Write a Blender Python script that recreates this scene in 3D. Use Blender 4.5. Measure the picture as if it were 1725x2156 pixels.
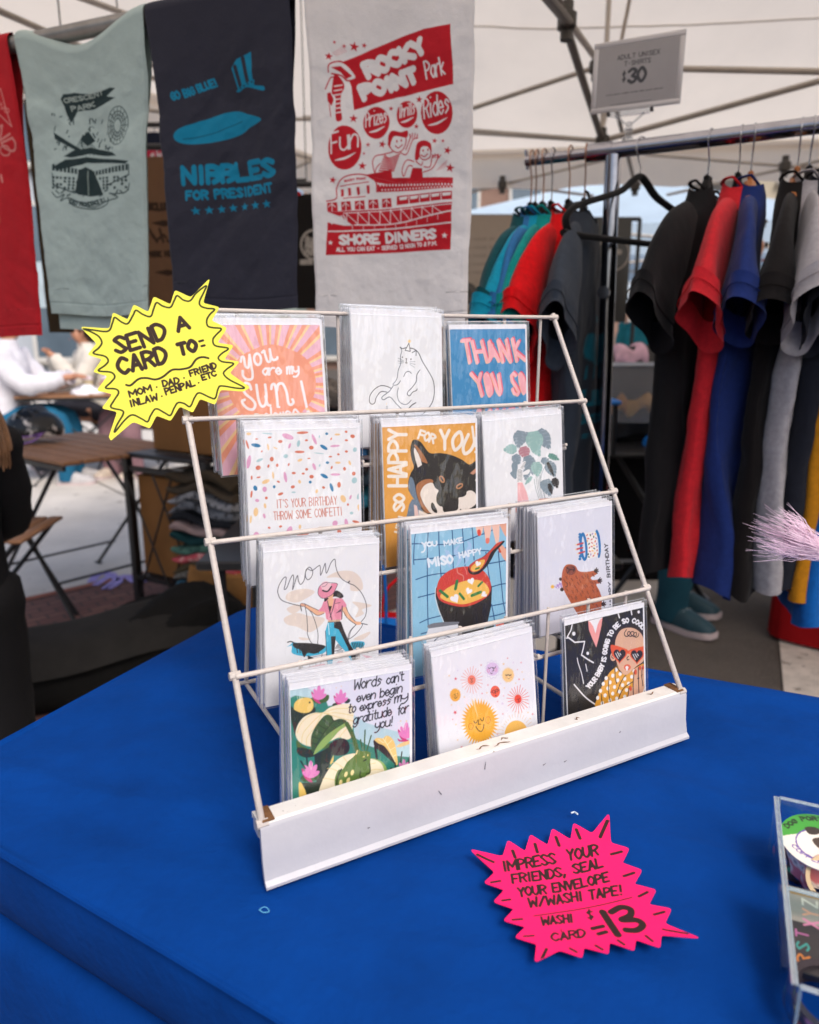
import bpy, math, random
import numpy as np
from mathutils import Matrix, Vector, Euler
from mathutils.geometry import tessellate_polygon
random.seed(7)
RNG = np.random.default_rng(11)
rad = math.radians
SC = bpy.context.scene
for _o in list(bpy.data.objects):
    bpy.data.objects.remove(_o)

# ------------------------------------------------------------------ camera
EYE = 1.17
PIT = rad(13.2)
FPX, CX, CY = 1501.0, 862.5, 1078.0        # focal length and centre for a 1725 x 2156 picture
cd = bpy.data.cameras.new('camera')
cam = bpy.data.objects.new('camera', cd)
SC.collection.objects.link(cam)
cam.location = (0, 0, EYE)
cam.rotation_euler = (rad(90) - PIT, 0, 0)
cd.sensor_fit = 'HORIZONTAL'
cd.sensor_width = 24.0
cd.lens = 24.0 * FPX / 1725.0
cd.clip_start = 0.02
cd.clip_end = 500
cd.dof.use_dof = True
cd.dof.focus_distance = 0.70
cd.dof.aperture_fstop = 4.5
SC.camera = cam

# ------------------------------------------------------------------ sky, sun, exposure
SUN_EL, SUN_AZ = rad(50), rad(153)        # azimuth the light comes from, clockwise from +Y
W = bpy.data.worlds.new('World')
SC.world = W
W.use_nodes = True
_nt = W.node_tree
_sky = _nt.nodes.new('ShaderNodeTexSky')
_sky.sky_type = 'NISHITA'
_sky.sun_disc = False
_sky.sun_elevation = SUN_EL
_sky.sun_rotation = SUN_AZ
_sky.air_density = 1.0
_sky.dust_density = 4.0
_sky.ozone_density = 1.0
_bg = _nt.nodes['Background']
_nt.links.new(_sky.outputs[0], _bg.inputs[0])
_bg.inputs[1].default_value = 0.15
sd = bpy.data.lights.new('sun', 'SUN')
sd.energy = 1.5
sd.angle = rad(18)
sd.color = (1.0, 0.96, 0.91)
sun = bpy.data.objects.new('sun', sd)
SC.collection.objects.link(sun)
_d = Vector((math.sin(SUN_AZ) * math.cos(SUN_EL), math.cos(SUN_AZ) * math.cos(SUN_EL), math.sin(SUN_EL)))
sun.rotation_euler = _d.to_track_quat('Z', 'Y').to_euler()
SC.view_settings.view_transform = 'Standard'
SC.view_settings.look = 'None'
SC.view_settings.exposure = 0.37
SC.view_settings.gamma = 1.0
SC.cycles.transparent_max_bounces = 40
SC.cycles.max_bounces = 8
SC.cycles.diffuse_bounces = 4
SC.cycles.caustics_reflective = False
SC.cycles.caustics_refractive = False

# ------------------------------------------------------------------ measuring helpers
_c, _s = math.cos(PIT), math.sin(PIT)
def rayn(P):
    P = np.asarray(P, float).reshape(-1, 2)
    a = (P[:, 0] - CX) / FPX
    b = -(P[:, 1] - CY) / FPX
    return np.stack([a, _c + b * _s, -_s + b * _c], -1)
ORI = np.array([0, 0, EYE])
def onz(x, y, z):
    d = rayn((x, y))[0]
    return ORI + d * (z - EYE) / d[2]
def atY(x, y, Y):
    d = rayn((x, y))[0]
    return ORI + d * Y / d[1]
def onplane(P, o, n):
    d = rayn(P)
    t = ((np.asarray(o) - ORI) @ n) / (d @ n)
    return ORI + d * t[:, None]
def nrm(v):
    v = np.asarray(v, float)
    return v / np.linalg.norm(v)

# ------------------------------------------------------------------ colours and materials
def lin(c):
    c = np.asarray(c, float)
    return np.where(c <= 0.04045, c / 12.92, ((c + 0.055) / 1.055) ** 2.4)
def hexc(h):
    h = h.lstrip('#')
    return np.array([int(h[i:i + 2], 16) / 255 for i in (0, 2, 4)])
def C(h, k=1.0):
    return tuple(lin(hexc(h)) * k)
MATS = {}
def mat(name, col='#808080', rough=0.6, var=0.12, vscale=6.0, bump=0.0, bscale=60.0, metal=0.0, spec=0.5,
        attr=None, second=None, thr=0.62, tscale=20.0, transl=0.0, sheen=0.0, stretch=None, coat=0.0, alb=1.0):
    if name in MATS:
        return MATS[name]
    m = bpy.data.materials.new(name)
    m.use_nodes = True
    nt = m.node_tree
    N = nt.nodes
    L = nt.links.new
    b = N['Principled BSDF']
    b.inputs['Roughness'].default_value = rough
    b.inputs['Metallic'].default_value = metal
    b.inputs['Specular IOR Level'].default_value = spec if rough < .7 else spec * .35
    if coat:
        b.inputs['Coat Weight'].default_value = coat
        b.inputs['Coat Roughness'].default_value = 0.12
    if sheen:
        b.inputs['Sheen Weight'].default_value = sheen * .25
    tc = N.new('ShaderNodeTexCoord')
    src = tc.outputs['Object']
    if stretch:
        mp = N.new('ShaderNodeMapping')
        mp.inputs['Scale'].default_value = stretch
        L(src, mp.inputs[0])
        src = mp.outputs[0]
    if attr:
        at = N.new('ShaderNodeAttribute')
        at.attribute_name = attr
        colsock = at.outputs['Color']
    else:
        rgb = N.new('ShaderNodeRGB')
        rgb.outputs[0].default_value = (*C(col, alb), 1)
        colsock = rgb.outputs[0]
    if var:
        nz = N.new('ShaderNodeTexNoise')
        nz.inputs['Scale'].default_value = vscale
        nz.inputs['Detail'].default_value = 6
        nz.inputs['Roughness'].default_value = 0.65
        L(src, nz.inputs['Vector'])
        mr = N.new('ShaderNodeMapRange')
        mr.inputs[1].default_value = 0.3
        mr.inputs[2].default_value = 0.7
        mr.inputs[3].default_value = 1 - var
        mr.inputs[4].default_value = 1 + var
        L(nz.outputs[0], mr.inputs[0])
        mx = N.new('ShaderNodeVectorMath')
        mx.operation = 'SCALE'
        L(colsock, mx.inputs[0])
        L(mr.outputs[0], mx.inputs['Scale'])
        colsock = mx.outputs[0]
    if second:
        n2 = N.new('ShaderNodeTexNoise')
        n2.inputs['Scale'].default_value = tscale
        n2.inputs['Detail'].default_value = 8
        n2.inputs['Roughness'].default_value = 0.7
        L(src, n2.inputs['Vector'])
        rp = N.new('ShaderNodeMapRange')
        rp.inputs[1].default_value = thr
        rp.inputs[2].default_value = thr + 0.03
        L(n2.outputs[0], rp.inputs[0])
        mm = N.new('ShaderNodeMix')
        mm.data_type = 'RGBA'
        L(rp.outputs[0], mm.inputs[0])
        L(colsock, mm.inputs[6])
        mm.inputs[7].default_value = (*C(second), 1)
        colsock = mm.outputs[2]
    L(colsock, b.inputs['Base Color'])
    if bump:
        n3 = N.new('ShaderNodeTexNoise')
        n3.inputs['Scale'].default_value = bscale
        n3.inputs['Detail'].default_value = 5
        L(src, n3.inputs['Vector'])
        bp = N.new('ShaderNodeBump')
        bp.inputs['Strength'].default_value = bump
        bp.inputs['Distance'].default_value = 0.004
        L(n3.outputs[0], bp.inputs['Height'])
        L(bp.outputs[0], b.inputs['Normal'])
    if transl:
        tr = N.new('ShaderNodeBsdfTranslucent')
        L(colsock, tr.inputs[0])
        ms = N.new('ShaderNodeMixShader')
        ms.inputs[0].default_value = transl
        L(b.outputs[0], ms.inputs[1])
        L(tr.outputs[0], ms.inputs[2])
        L(ms.outputs[0], N['Material Output'].inputs[0])
    MATS[name] = m
    return m
def clear_mat(name, tint=(1, 1, 1), refl=1.0, rough=0.06, bump=0.25, bscale=14.0, haze=0.0, base=0.03):
    """thin clear film or sheet: lets light through, mirrors a little at grazing angles"""
    if name in MATS:
        return MATS[name]
    m = bpy.data.materials.new(name)
    m.use_nodes = True
    nt = m.node_tree
    N = nt.nodes
    L = nt.links.new
    N.remove(N['Principled BSDF'])
    tr = N.new('ShaderNodeBsdfTransparent')
    tr.inputs[0].default_value = (*tint, 1)
    gl = N.new('ShaderNodeBsdfGlossy')
    gl.inputs['Roughness'].default_value = rough
    gl.inputs[0].default_value = (1, 1, 1, 1)
    lw = N.new('ShaderNodeLayerWeight')      # 'Facing' is the same from both sides of the film
    fr = N.new('ShaderNodeMath')
    fr.operation = 'POWER'
    fr.inputs[1].default_value = 4.5
    L(lw.outputs['Facing'], fr.inputs[0])
    ml = N.new('ShaderNodeMath')
    ml.operation = 'MULTIPLY_ADD'
    ml.inputs[1].default_value = refl
    ml.inputs[2].default_value = base
    L(fr.outputs[0], ml.inputs[0])
    if bump:
        tc = N.new('ShaderNodeTexCoord')
        mp = N.new('ShaderNodeMapping')
        mp.inputs['Scale'].default_value = (3.0, 1.0, 1.0)
        mp.inputs['Rotation'].default_value = (0, 0, 0.2)
        L(tc.outputs['Object'], mp.inputs[0])
        nz = N.new('ShaderNodeTexNoise')
        nz.inputs['Scale'].default_value = bscale
        nz.inputs['Detail'].default_value = 3
        L(mp.outputs[0], nz.inputs['Vector'])
        bp = N.new('ShaderNodeBump')
        bp.inputs['Strength'].default_value = bump
        bp.inputs['Distance'].default_value = 0.02
        L(nz.outputs[0], bp.inputs['Height'])
        L(bp.outputs[0], gl.inputs['Normal'])
    mx = N.new('ShaderNodeMixShader')
    L(ml.outputs[0], mx.inputs[0])
    L(tr.outputs[0], mx.inputs[1])
    L(gl.outputs[0], mx.inputs[2])
    out = mx
    if haze:
        df = N.new('ShaderNodeBsdfDiffuse')
        df.inputs[0].default_value = (0.8, 0.82, 0.86, 1)
        m2 = N.new('ShaderNodeMixShader')
        m2.inputs[0].default_value = haze
        L(mx.outputs[0], m2.inputs[1])
        L(df.outputs[0], m2.inputs[2])
        out = m2
    L(out.outputs[0], N['Material Output'].inputs[0])
    MATS[name] = m
    return m

# ------------------------------------------------------------------ objects
ORG = {}
def tag(o, label=None, cat=None, group=None, kind=None):
    if label: o['label'] = label
    if cat: o['category'] = cat
    if group: o['group'] = group
    if kind: o['kind'] = kind
    return o
def thing(name, label, cat, loc=(0, 0, 0), group=None, M=None):
    o = bpy.data.objects.new(name, None)
    o.empty_display_size = 0.02
    SC.collection.objects.link(o)
    if M is not None:
        o.matrix_world = M
        o.location = M.translation
        o.rotation_euler = M.to_euler()
        ORG[o] = np.zeros(3)
    else:
        o.location = loc
        ORG[o] = np.array(loc, float)
    return tag(o, label, cat, group)
def link(name, me, mats, parent=None, smooth=True, org=None):
    if not isinstance(mats, (list, tuple)): mats = [mats]
    for m in mats: me.materials.append(m)
    if smooth:
        me.polygons.foreach_set('use_smooth', np.ones(len(me.polygons), bool))
    o = bpy.data.objects.new(name, me)
    SC.collection.objects.link(o)
    if parent is not None:
        o.parent = parent
        ORG[o] = ORG[parent]
    else:
        o.location = org if org is not None else (0, 0, 0)
        ORG[o] = np.array(o.location)
    return o
def copy_tree(o, parent=None):
    c = o.copy()
    SC.collection.objects.link(c)
    if parent is not None: c.parent = parent
    for ch in list(o.children): copy_tree(ch, c)
    return c
def frame(d):
    d = nrm(d)
    u = np.array([0, 0, 1.0]) if abs(d[2]) < 0.9 else np.array([1.0, 0, 0])
    a = nrm(np.cross(d, u))
    return a, np.cross(d, a)
class MB:
    def __init__(s):
        s.v, s.f, s.m = [], [], []
        s.n = 0
    def add(s, V, F, mi=0):
        V = np.asarray(V, float).reshape(-1, 3)
        s.v.append(V)
        for q in F:
            s.f.append(tuple(i + s.n for i in q))
            s.m.append(mi)
        s.n += len(V)
    def box(s, c, size, R=None, mi=0, bev=0.0):
        sx, sy, sz = [x / 2 for x in size]
        if bev:
            b = min(bev, sx * .9, sy * .9, sz * .9)
            rings = []
            for z, ins in ((-sz, b), (-sz + b, 0), (sz - b, 0), (sz, b)):
                x, y = sx - ins, sy - ins
                bb = b * 0.8
                rings.append([(x, -y + bb, z), (x, y - bb, z), (x - bb, y, z), (-x + bb, y, z), (-x, y - bb, z), (-x, -y + bb, z), (-x + bb, -y, z), (x - bb, -y, z)])
            V = np.array(rings).reshape(-1, 3)
            F = []
            for r in range(3):
                for i in range(8):
                    j = (i + 1) % 8
                    F.append((r * 8 + i, r * 8 + j, r * 8 + 8 + j, r * 8 + 8 + i))
            F.append(tuple(range(7, -1, -1)))
            F.append(tuple(range(24, 32)))
        else:
            V = np.array([(x, y, z) for z in (-sz, sz) for y in (-sy, sy) for x in (-sx, sx)])
            F = [(0, 2, 3, 1), (4, 5, 7, 6), (0, 1, 5, 4), (2, 6, 7, 3), (0, 4, 6, 2), (1, 3, 7, 5)]
        if R is not None: V = V @ np.asarray(R, float).T
        s.add(V + np.asarray(c, float), F, mi)
    def tube(s, pts, r, n=10, mi=0, closed=False, flat=1.0):
        P = np.asarray(pts, float)
        k = len(P)
        rr = np.broadcast_to(np.asarray(r, float), (k,))
        T = np.zeros_like(P)
        for i in range(k):
            if closed: T[i] = P[(i + 1) % k] - P[i - 1]
            else: T[i] = P[min(i + 1, k - 1)] - P[max(i - 1, 0)]
        a, b = frame(T[0])
        V = []
        for i in range(k):
            t = nrm(T[i])
            a = a - t * (a @ t)
            a = nrm(a)
            b = np.cross(t, a)
            for j in range(n):
                th = 2 * math.pi * j / n
                V.append(P[i] + rr[i] * (math.cos(th) * a + flat * math.sin(th) * b))
        F = []
        for i in range(k if closed else k - 1):
            i2 = (i + 1) % k
            for j in range(n):
                j2 = (j + 1) % n
                F.append((i * n + j, i * n + j2, i2 * n + j2, i2 * n + j))
        if not closed:
            F.append(tuple(range(n - 1, -1, -1)))
            F.append(tuple((k - 1) * n + j for j in range(n)))
        s.add(V, F, mi)
    def loft(s, rings, mi=0, caps=True, closed=True):
        R = np.asarray(rings, float)
        k, n = R.shape[:2]
        F = []
        for i in range(k - 1):
            for j in range(n if closed else n - 1):
                j2 = (j + 1) % n
                F.append((i * n + j, i * n + j2, (i + 1) * n + j2, (i + 1) * n + j))
        if caps and closed:
            F.append(tuple(range(n - 1, -1, -1)))
            F.append(tuple((k - 1) * n + j for j in range(n)))
        s.add(R.reshape(-1, 3), F, mi)
    def prism(s, pts2, o, U, V, N, t, mi=0, mi_side=None):
        """flat outline (metres in the U,V frame) with thickness t along N"""
        P = [Vector((p[0], p[1], 0)) for p in pts2]
        tri = tessellate_polygon([P])
        pts = np.array([(p.x, p.y) for p in P])
        A = o + pts[:, :1] * U + pts[:, 1:] * V
        n = len(P)
        F = [tuple(q) for q in tri]
        k = s.n
        s.add(A + N * t, F, mi)
        s.add(A, [tuple(reversed(q)) for q in tri], mi)
        s.add(np.concatenate([A, A + N * t]), [(i, (i + 1) % n, n + (i + 1) % n, n + i) for i in range(n)], mi if mi_side is None else mi_side)
    def build(s, name, mats, parent=None, smooth=True, org=None, sharp=None):
        V = np.concatenate(s.v)
        if parent is not None: V = V - ORG[parent]
        elif org is not None: V = V - np.asarray(org)
        me = bpy.data.meshes.new(name)
        me.from_pydata(V.tolist(), [], s.f)
        me.polygons.foreach_set('material_index', np.array(s.m, np.int32))
        me.update()
        o = link(name, me, mats, parent, smooth, org)
        if smooth:
            try:
                me.set_sharp_from_angle(angle=rad(sharp or 40))
            except Exception:
                pass
        return o
def grid(name, P, mats, parent=None, col=None, org=None, wrapu=False, back=None):
    """P (rows, cols, 3) -> quad sheet; col (rows, cols, 3) sRGB painted per vertex"""
    P = np.asarray(P, float)
    ny, nx = P.shape[:2]
    V = P.reshape(-1, 3)
    if parent is not None: V = V - ORG[parent]
    elif org is not None: V = V - np.asarray(org)
    idx = np.arange(nx * ny).reshape(ny, nx)
    if wrapu: idx = np.concatenate([idx, idx[:, :1]], 1)
    Q = np.stack([idx[1:, :-1], idx[1:, 1:], idx[:-1, 1:], idx[:-1, :-1]], -1).reshape(-1, 4)
    extra = []
    if back is not None:          # card: four back corners, sides and back
        b0 = len(V)
        cs = [idx[0, 0], idx[0, -1], idx[-1, -1], idx[-1, 0]]
        V = np.concatenate([V, V[cs] + np.asarray(back)])
        for a in range(4):
            c2 = (a + 1) % 4
            extra.append([cs[a], cs[c2], b0 + c2, b0 + a])
        extra.append([b0, b0 + 1, b0 + 2, b0 + 3])
        Q = np.concatenate([Q, np.array(extra)])
    me = bpy.data.meshes.new(name)
    nq = len(Q)
    me.vertices.add(len(V))
    me.vertices.foreach_set('co', V.ravel().astype(np.float32))
    me.loops.add(nq * 4)
    me.loops.foreach_set('vertex_index', Q.ravel().astype(np.int32))
    me.polygons.add(nq)
    me.polygons.foreach_set('loop_start', (np.arange(nq) * 4).astype(np.int32))
    me.polygons.foreach_set('loop_total', np.full(nq, 4, np.int32))
    me.update(calc_edges=True)
    me.validate()
    if col is not None:
        at = me.color_attributes.new('art', 'FLOAT_COLOR', 'POINT')
        A = np.ones((len(V), 4), np.float32)
        A[:, :3] = lin([.93, .93, .93]) * .85
        A[:nx * ny, :3] = lin(np.clip(np.asarray(col), 0, 1).reshape(-1, 3)) * .85
        at.data.foreach_set('color', A.ravel())
    return link(name, me, mats, parent, True, org)

# ------------------------------------------------------------------ smooth noise on arrays
_T = RNG.random((257, 257))
def vnoise(x, y):
    x = np.asarray(x, float); y = np.asarray(y, float)
    xi = np.floor(x).astype(int); yi = np.floor(y).astype(int)
    fx = x - xi; fy = y - yi
    fx = fx * fx * (3 - 2 * fx); fy = fy * fy * (3 - 2 * fy)
    a = _T[xi % 256, yi % 256]; b = _T[(xi + 1) % 256, yi % 256]
    c = _T[xi % 256, (yi + 1) % 256]; d = _T[(xi + 1) % 256, (yi + 1) % 256]
    return (a * (1 - fx) + b * fx) * (1 - fy) + (c * (1 - fx) + d * fx) * fy - 0.5
def fbm(x, y, o=4):
    r = 0; a = 1.0
    for i in range(o):
        r = r + a * vnoise(x * 2 ** i + 17.3 * i, y * 2 ** i + 9.1 * i)
        a *= .5
    return r
def cr(pts, n=6, closed=False):
    P = np.asarray(pts, float)
    k = len(P)
    if k < 3: return P
    out = []
    for i in range(k if closed else k - 1):
        if closed: p0, p1, p2, p3 = P[i - 1], P[i], P[(i + 1) % k], P[(i + 2) % k]
        else: p0, p1, p2, p3 = P[max(i - 1, 0)], P[i], P[i + 1], P[min(i + 2, k - 1)]
        for j in range(n):
            t = j / n
            out.append(.5 * ((2 * p1) + (-p0 + p2) * t + (2 * p0 - 5 * p1 + 4 * p2 - p3) * t * t + (-p0 + 3 * p1 - 3 * p2 + p3) * t ** 3))
    if not closed: out.append(P[-1])
    return np.array(out)
# ------------------------------------------------------------------ lettering: single-stroke alphabet, x 0..6, y 0..9 (baseline 2, x-height 6, cap 8)
F_ = {
'A': '022842 1434', 'B': '0208 ~0828474625 05 ~0525444322 02', 'C': '~472806042243', 'D': '0208 ~082846442202', 'E': '48080242 0535',
'F': '480802 0535', 'G': '~472806042243 434525', 'H': '0802 4842 0545', 'I': '1812', 'J': '~48442203', 'K': '0802 480542', 'L': '080242',
'M': '0208346862', 'N': '02084248', 'O': '~28060422444628', 'P': '0208 ~082847462505', 'Q': '~28060422444628 2442', 'R': '0208 ~082847462505 2542',
'S': '~4728071634432203', 'T': '0848 2822', 'U': '~0804224448', 'V': '082248', 'W': '0812365268', 'X': '0842 0248', 'Y': '082548 2522', 'Z': '08480242',
'0': '~28060422444628', '1': '172822', '2': '~0728462402 0242', '3': '~07284725 ~2544432203', '4': '380444 3832', '5': '480805 ~0526442203',
'6': '~4828042244250 4', '7': '084822', '8': '~2507284725032243 25', '9': '~4525064846 4742',
'a': '~4526042245 4642', 'b': '0802 ~0526442203', 'c': '~4526042243', 'd': '~4526042243 4842', 'e': '0444 ~4426042243', 'f': '~38272622 1636',
'g': '~4526042245 ~46422001', 'h': '0802 ~04264542', 'i': '1612 1818', 'j': '~26221000 2828', 'k': '0802 360432', 'l': '1812',
'm': '0602 ~04162622 ~24364642', 'n': '0602 ~04264542', 'o': '~2604224426', 'p': '0600 ~0526442203', 'q': '~4526042243 4640', 'r': '0602 ~042646',
's': '~4526153433120 3', 't': '~18132232 0636', 'u': '~06032243 4642', 'v': '062246', 'w': '0612253246', 'x': '0642 0246', 'y': '~0604234 4 ~46422000', 'z': '06460242',
'.': '1212', ',': '1301', '!': '1814 1212', "'": '1817', ':': '1515 1313', '-': '1535', '$': '~4728071634432203 2921', '/': '0248', '=': '0636 0434', '+': '0545 2723',
'*': '1515', '&': '~420738270322443 4'}
GW = {'I': 2, 'i': 2, 'l': 2, '.': 2, ',': 2, '!': 2, "'": 1.6, ':': 2, '*': 2.4, 'm': 4, 'W': 6, 'M': 6, '1': 3, 'f': 3, 't': 3, ' ': 2.6, 'j': 2, '-': 4}
def glyph(ch):
    out = []
    for st in F_.get(ch, '').split():
        sm = st.startswith('~')
        st = st.lstrip('~')
        p = [(int(st[i]), int(st[i + 1]) - 2) for i in range(0, len(st) - 1, 2)]
        if sm and len(p) > 2:
            p = cr(p, 5, False) if p[0] != p[-1] else cr(p[:-1] , 5, True).tolist() + [p[0]]
        out.append(np.array(p, float))
    return out
for _k in list(F_): F_[_k] = F_[_k].replace(' 4 ', '4 ') if False else F_[_k]
F_['6'] = '~47280604224425 04'.replace(' 04', '05'); F_['8'] = '~252847250322432 5'.replace(' ', ''); F_['s'] = '~452615343312'; F_['y'] = '~06042344 ~46422000'; F_['&'] = '~42273827032244'
F_['9'] = '~452506284745 4532'

class Art:
    """paint flat artwork on a fine grid; every grid point becomes a coloured vertex"""
    def __init__(s, w, h, nx, bg, fmap=None):
        s.w, s.h, s.px = w, h, (nx - 1) / w
        s.nx, s.ny = nx, int(round(h * s.px)) + 1
        s.c = np.empty((s.ny, s.nx, 3))
        s.c[:] = hexc(bg) if isinstance(bg, str) else bg
        s.f = fmap
        s.k = None
    def mp(s, P):
        P = np.asarray(P, float).reshape(-1, 2)
        return (s.f(P) if s.f else P) * s.px
    def scale(s, p):
        q = s.mp([p, (p[0] + 20, p[1]), (p[0], p[1] + 20)])
        return math.sqrt(abs(np.cross(q[1] - q[0], q[2] - q[0]))) / 20
    def _win(s, P, m):
        x0 = max(int(P[:, 0].min() - m), 0); x1 = min(int(P[:, 0].max() + m) + 2, s.nx)
        y0 = max(int(P[:, 1].min() - m), 0); y1 = min(int(P[:, 1].max() + m) + 2, s.ny)
        if x1 <= x0 or y1 <= y0: return None
        Y, X = np.mgrid[y0:y1, x0:x1]
        return x0, x1, y0, y1, X, Y
    def _blend(s, w, a, col):
        x0, x1, y0, y1 = w[:4]
        v = s.c[y0:y1, x0:x1]
        v += (hexc(col) - v) * a[..., None]
    def poly(s, pts, col, sm=False, a=1.0, raw=False):
        P = np.asarray(pts, float).reshape(-1, 2)
        if sm: P = cr(P, 6, True)
        if not raw: P = s.mp(P)
        w = s._win(P, 1)
        if w is None: return
        X, Y = w[4], w[5]
        ins = np.zeros(X.shape, bool)
        d2 = np.full(X.shape, 9.0)
        n = len(P)
        for i in range(n):
            ax, ay = P[i]; bx, by = P[(i + 1) % n]
            if ay != by:
                cnd = ((ay > Y) != (by > Y)) & (X < (bx - ax) * (Y - ay) / (by - ay) + ax)
                ins ^= cnd
            ex, ey = bx - ax, by - ay
            L = ex * ex + ey * ey
            if L < 1e-9: continue
            t = np.clip(((X - ax) * ex + (Y - ay) * ey) / L, 0, 1)
            d2 = np.minimum(d2, (X - ax - t * ex) ** 2 + (Y - ay - t * ey) ** 2)
        d = np.sqrt(d2)
        s._blend(w, a * np.clip(.5 + np.where(ins, d, -d), 0, 1), col)
    def line(s, pts, lw, col, sm=True, closed=False, a=1.0, raw=False, taper=False):
        P = np.asarray(pts, float).reshape(-1, 2)
        if not raw:
            lw = lw * s.scale(P.mean(0))
        if sm and len(P) > 2: P = cr(P, 6, closed)
        elif closed: P = np.concatenate([P, P[:1]])
        if not raw: P = s.mp(P)
        w = s._win(P, lw + 1)
        if w is None: return
        X, Y = w[4], w[5]
        cov = np.zeros(X.shape)
        n = len(P)
        for i in range(max(n - 1, 1)):
            ax, ay = P[i]; bx, by = P[min(i + 1, n - 1)]
            ex, ey = bx - ax, by - ay
            L = ex * ex + ey * ey + 1e-9
            t = np.clip(((X - ax) * ex + (Y - ay) * ey) / L, 0, 1)
            h = lw / 2
            if taper:
                q = (i + .5) / n
                h = h * (0.35 + 1.3 * math.sin(math.pi * min(q * 1.1, 1)))
            cov = np.maximum(cov, np.clip(.5 + h - np.sqrt((X - ax - t * ex) ** 2 + (Y - ay - t * ey) ** 2), 0, 1) * min(1, lw / 0.8 if lw < .8 else 1))
        s._blend(w, a * cov, col)
    def ell(s, x, y, rx, ry, col, rot=0, a=1.0, lw=None, n=26):
        t = np.linspace(0, 2 * math.pi, n, endpoint=False)
        c_, s_ = math.cos(rad(rot)), math.sin(rad(rot))
        X = rx * np.cos(t); Y = ry * np.sin(t)
        P = np.stack([x + X * c_ - Y * s_, y + X * s_ + Y * c_], -1)
        if lw: s.line(P, lw, col, False, True, a)
        else: s.poly(P, col, False, a)
    def star(s, x, y, r, col, rot=0, n=5, q=.42, a=1.0):
        P = []
        for i in range(2 * n):
            t = rad(rot - 90) + math.pi * i / n
            rr = r if i % 2 == 0 else r * q
            P.append((x + rr * math.cos(t), y + rr * math.sin(t)))
        s.poly(P, col, a=a)
    def text(s, txt, base, h, lw, col, sl=0.0, jit=0.0, gap=1.5, sh=None, a=1.0):
        """letters along a baseline polyline, cap height h, all in the units of the map"""
        B = np.asarray(base, float).reshape(-1, 2)
        e0 = nrm(B[1] - B[0]); e1 = nrm(B[-1] - B[-2])     # keep the thick stroke inside the measured letter size
        B[0] += e0 * lw * .45; B[-1] -= e1 * lw * .45
        B = B + np.array([e0[1], -e0[0]]) * lw * .45
        h = h - lw * .9
        if len(B) > 2: B = cr(B, 8)
        seg = np.linalg.norm(np.diff(B, axis=0), axis=1)
        cum = np.concatenate([[0], np.cumsum(seg)])
        tot = sum(GW.get(ch, 4) + gap for ch in txt) - gap
        ux = cum[-1] / tot
        x = 0.0
        uy = h / 6.0
        rg = random.Random(len(txt) * 31 + int(h))
        for ch in txt:
            wd = GW.get(ch, 4)
            jr = rg.uniform(-1, 1) * jit; jy = rg.uniform(-1, 1) * jit * h * .6
            for g in glyph(ch):
                Q = []
                for gx, gy in g:
                    pos = (x + gx) * ux
                    i = int(np.clip(np.searchsorted(cum, (x + wd / 2) * ux) - 1, 0, len(seg) - 1))
                    e = (B[i + 1] - B[i]) / (seg[i] + 1e-9)
                    nn = np.array([e[1], -e[0]])
                    p = B[i] + e * (pos - cum[i])
                    p = p + nn * (gy * uy + jy + jr * (gx - wd / 2) * ux) + e * gy * uy * sl
                    Q.append(p)
                if len(Q) == 2 and np.allclose(Q[0], Q[1]): Q[1] = Q[0] + np.array([.01, 0])
                if sh: s.line(np.array(Q) + np.array(sh[:2]), lw, sh[2], False, a=a)
                s.line(Q, lw, col, False, a=a)
            x += wd + gap
# ================================================================== the wire rack
YAW, SL, SPC, RW = rad(28.1), rad(58.7), 0.113, 0.45
C0 = np.array([-.112, .473, .816])           # front left corner of the tray lip
EX = np.array([math.cos(YAW), math.sin(YAW), 0]); EY = np.array([-math.sin(YAW), math.cos(YAW), 0]); EZ = np.array([0, 0, 1.0])
TABLE_Z = .7655
def rk(x, y, z):
    return C0 + EX * x + EY * y + EZ * z
DY, DZ = SPC * math.cos(SL), SPC * math.sin(SL)
M_WIRE = mat('rack_wire_paint', '#d6ccc6', .42, .10, 40, .25, 300, second='#4a3324', thr=.735, tscale=55, alb=.72)
M_TRAY = mat('rack_tray_paint', '#dad9e2', .38, .05, 14, .12, 90, second='#6a5344', thr=.755, tscale=46, alb=.62)
M_LIP = mat('rack_lip_paint', '#e6e3e0', .45, .07, 30, .2, 120, second='#5a4434', thr=.665, tscale=70, alb=.8)
M_RUST = mat('bare_steel', '#6a4a30', .7, .35, 80, .4, 200)
rack = thing('card_rack', 'white painted wire greeting card rack with worn sign tray on the blue table', 'display rack', rk(.22, .1, -.05))
for sx in (0, RW):
    mb = MB()
    mb.tube([rk(sx, 0, -.012), rk(sx, 0, 0), rk(sx, 4 * DY, 4 * DZ), rk(sx, 4 * DY + .002, 4 * DZ + .004)], .0027, 10)
    for k in range(5):                       # weld blobs where the bars meet the post
        p = rk(sx, k * DY, k * DZ)
        mb.tube([p - EX * .0045, p + EX * .0045], .0036, 8)
    mb.build('side_post', M_WIRE, rack)
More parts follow.
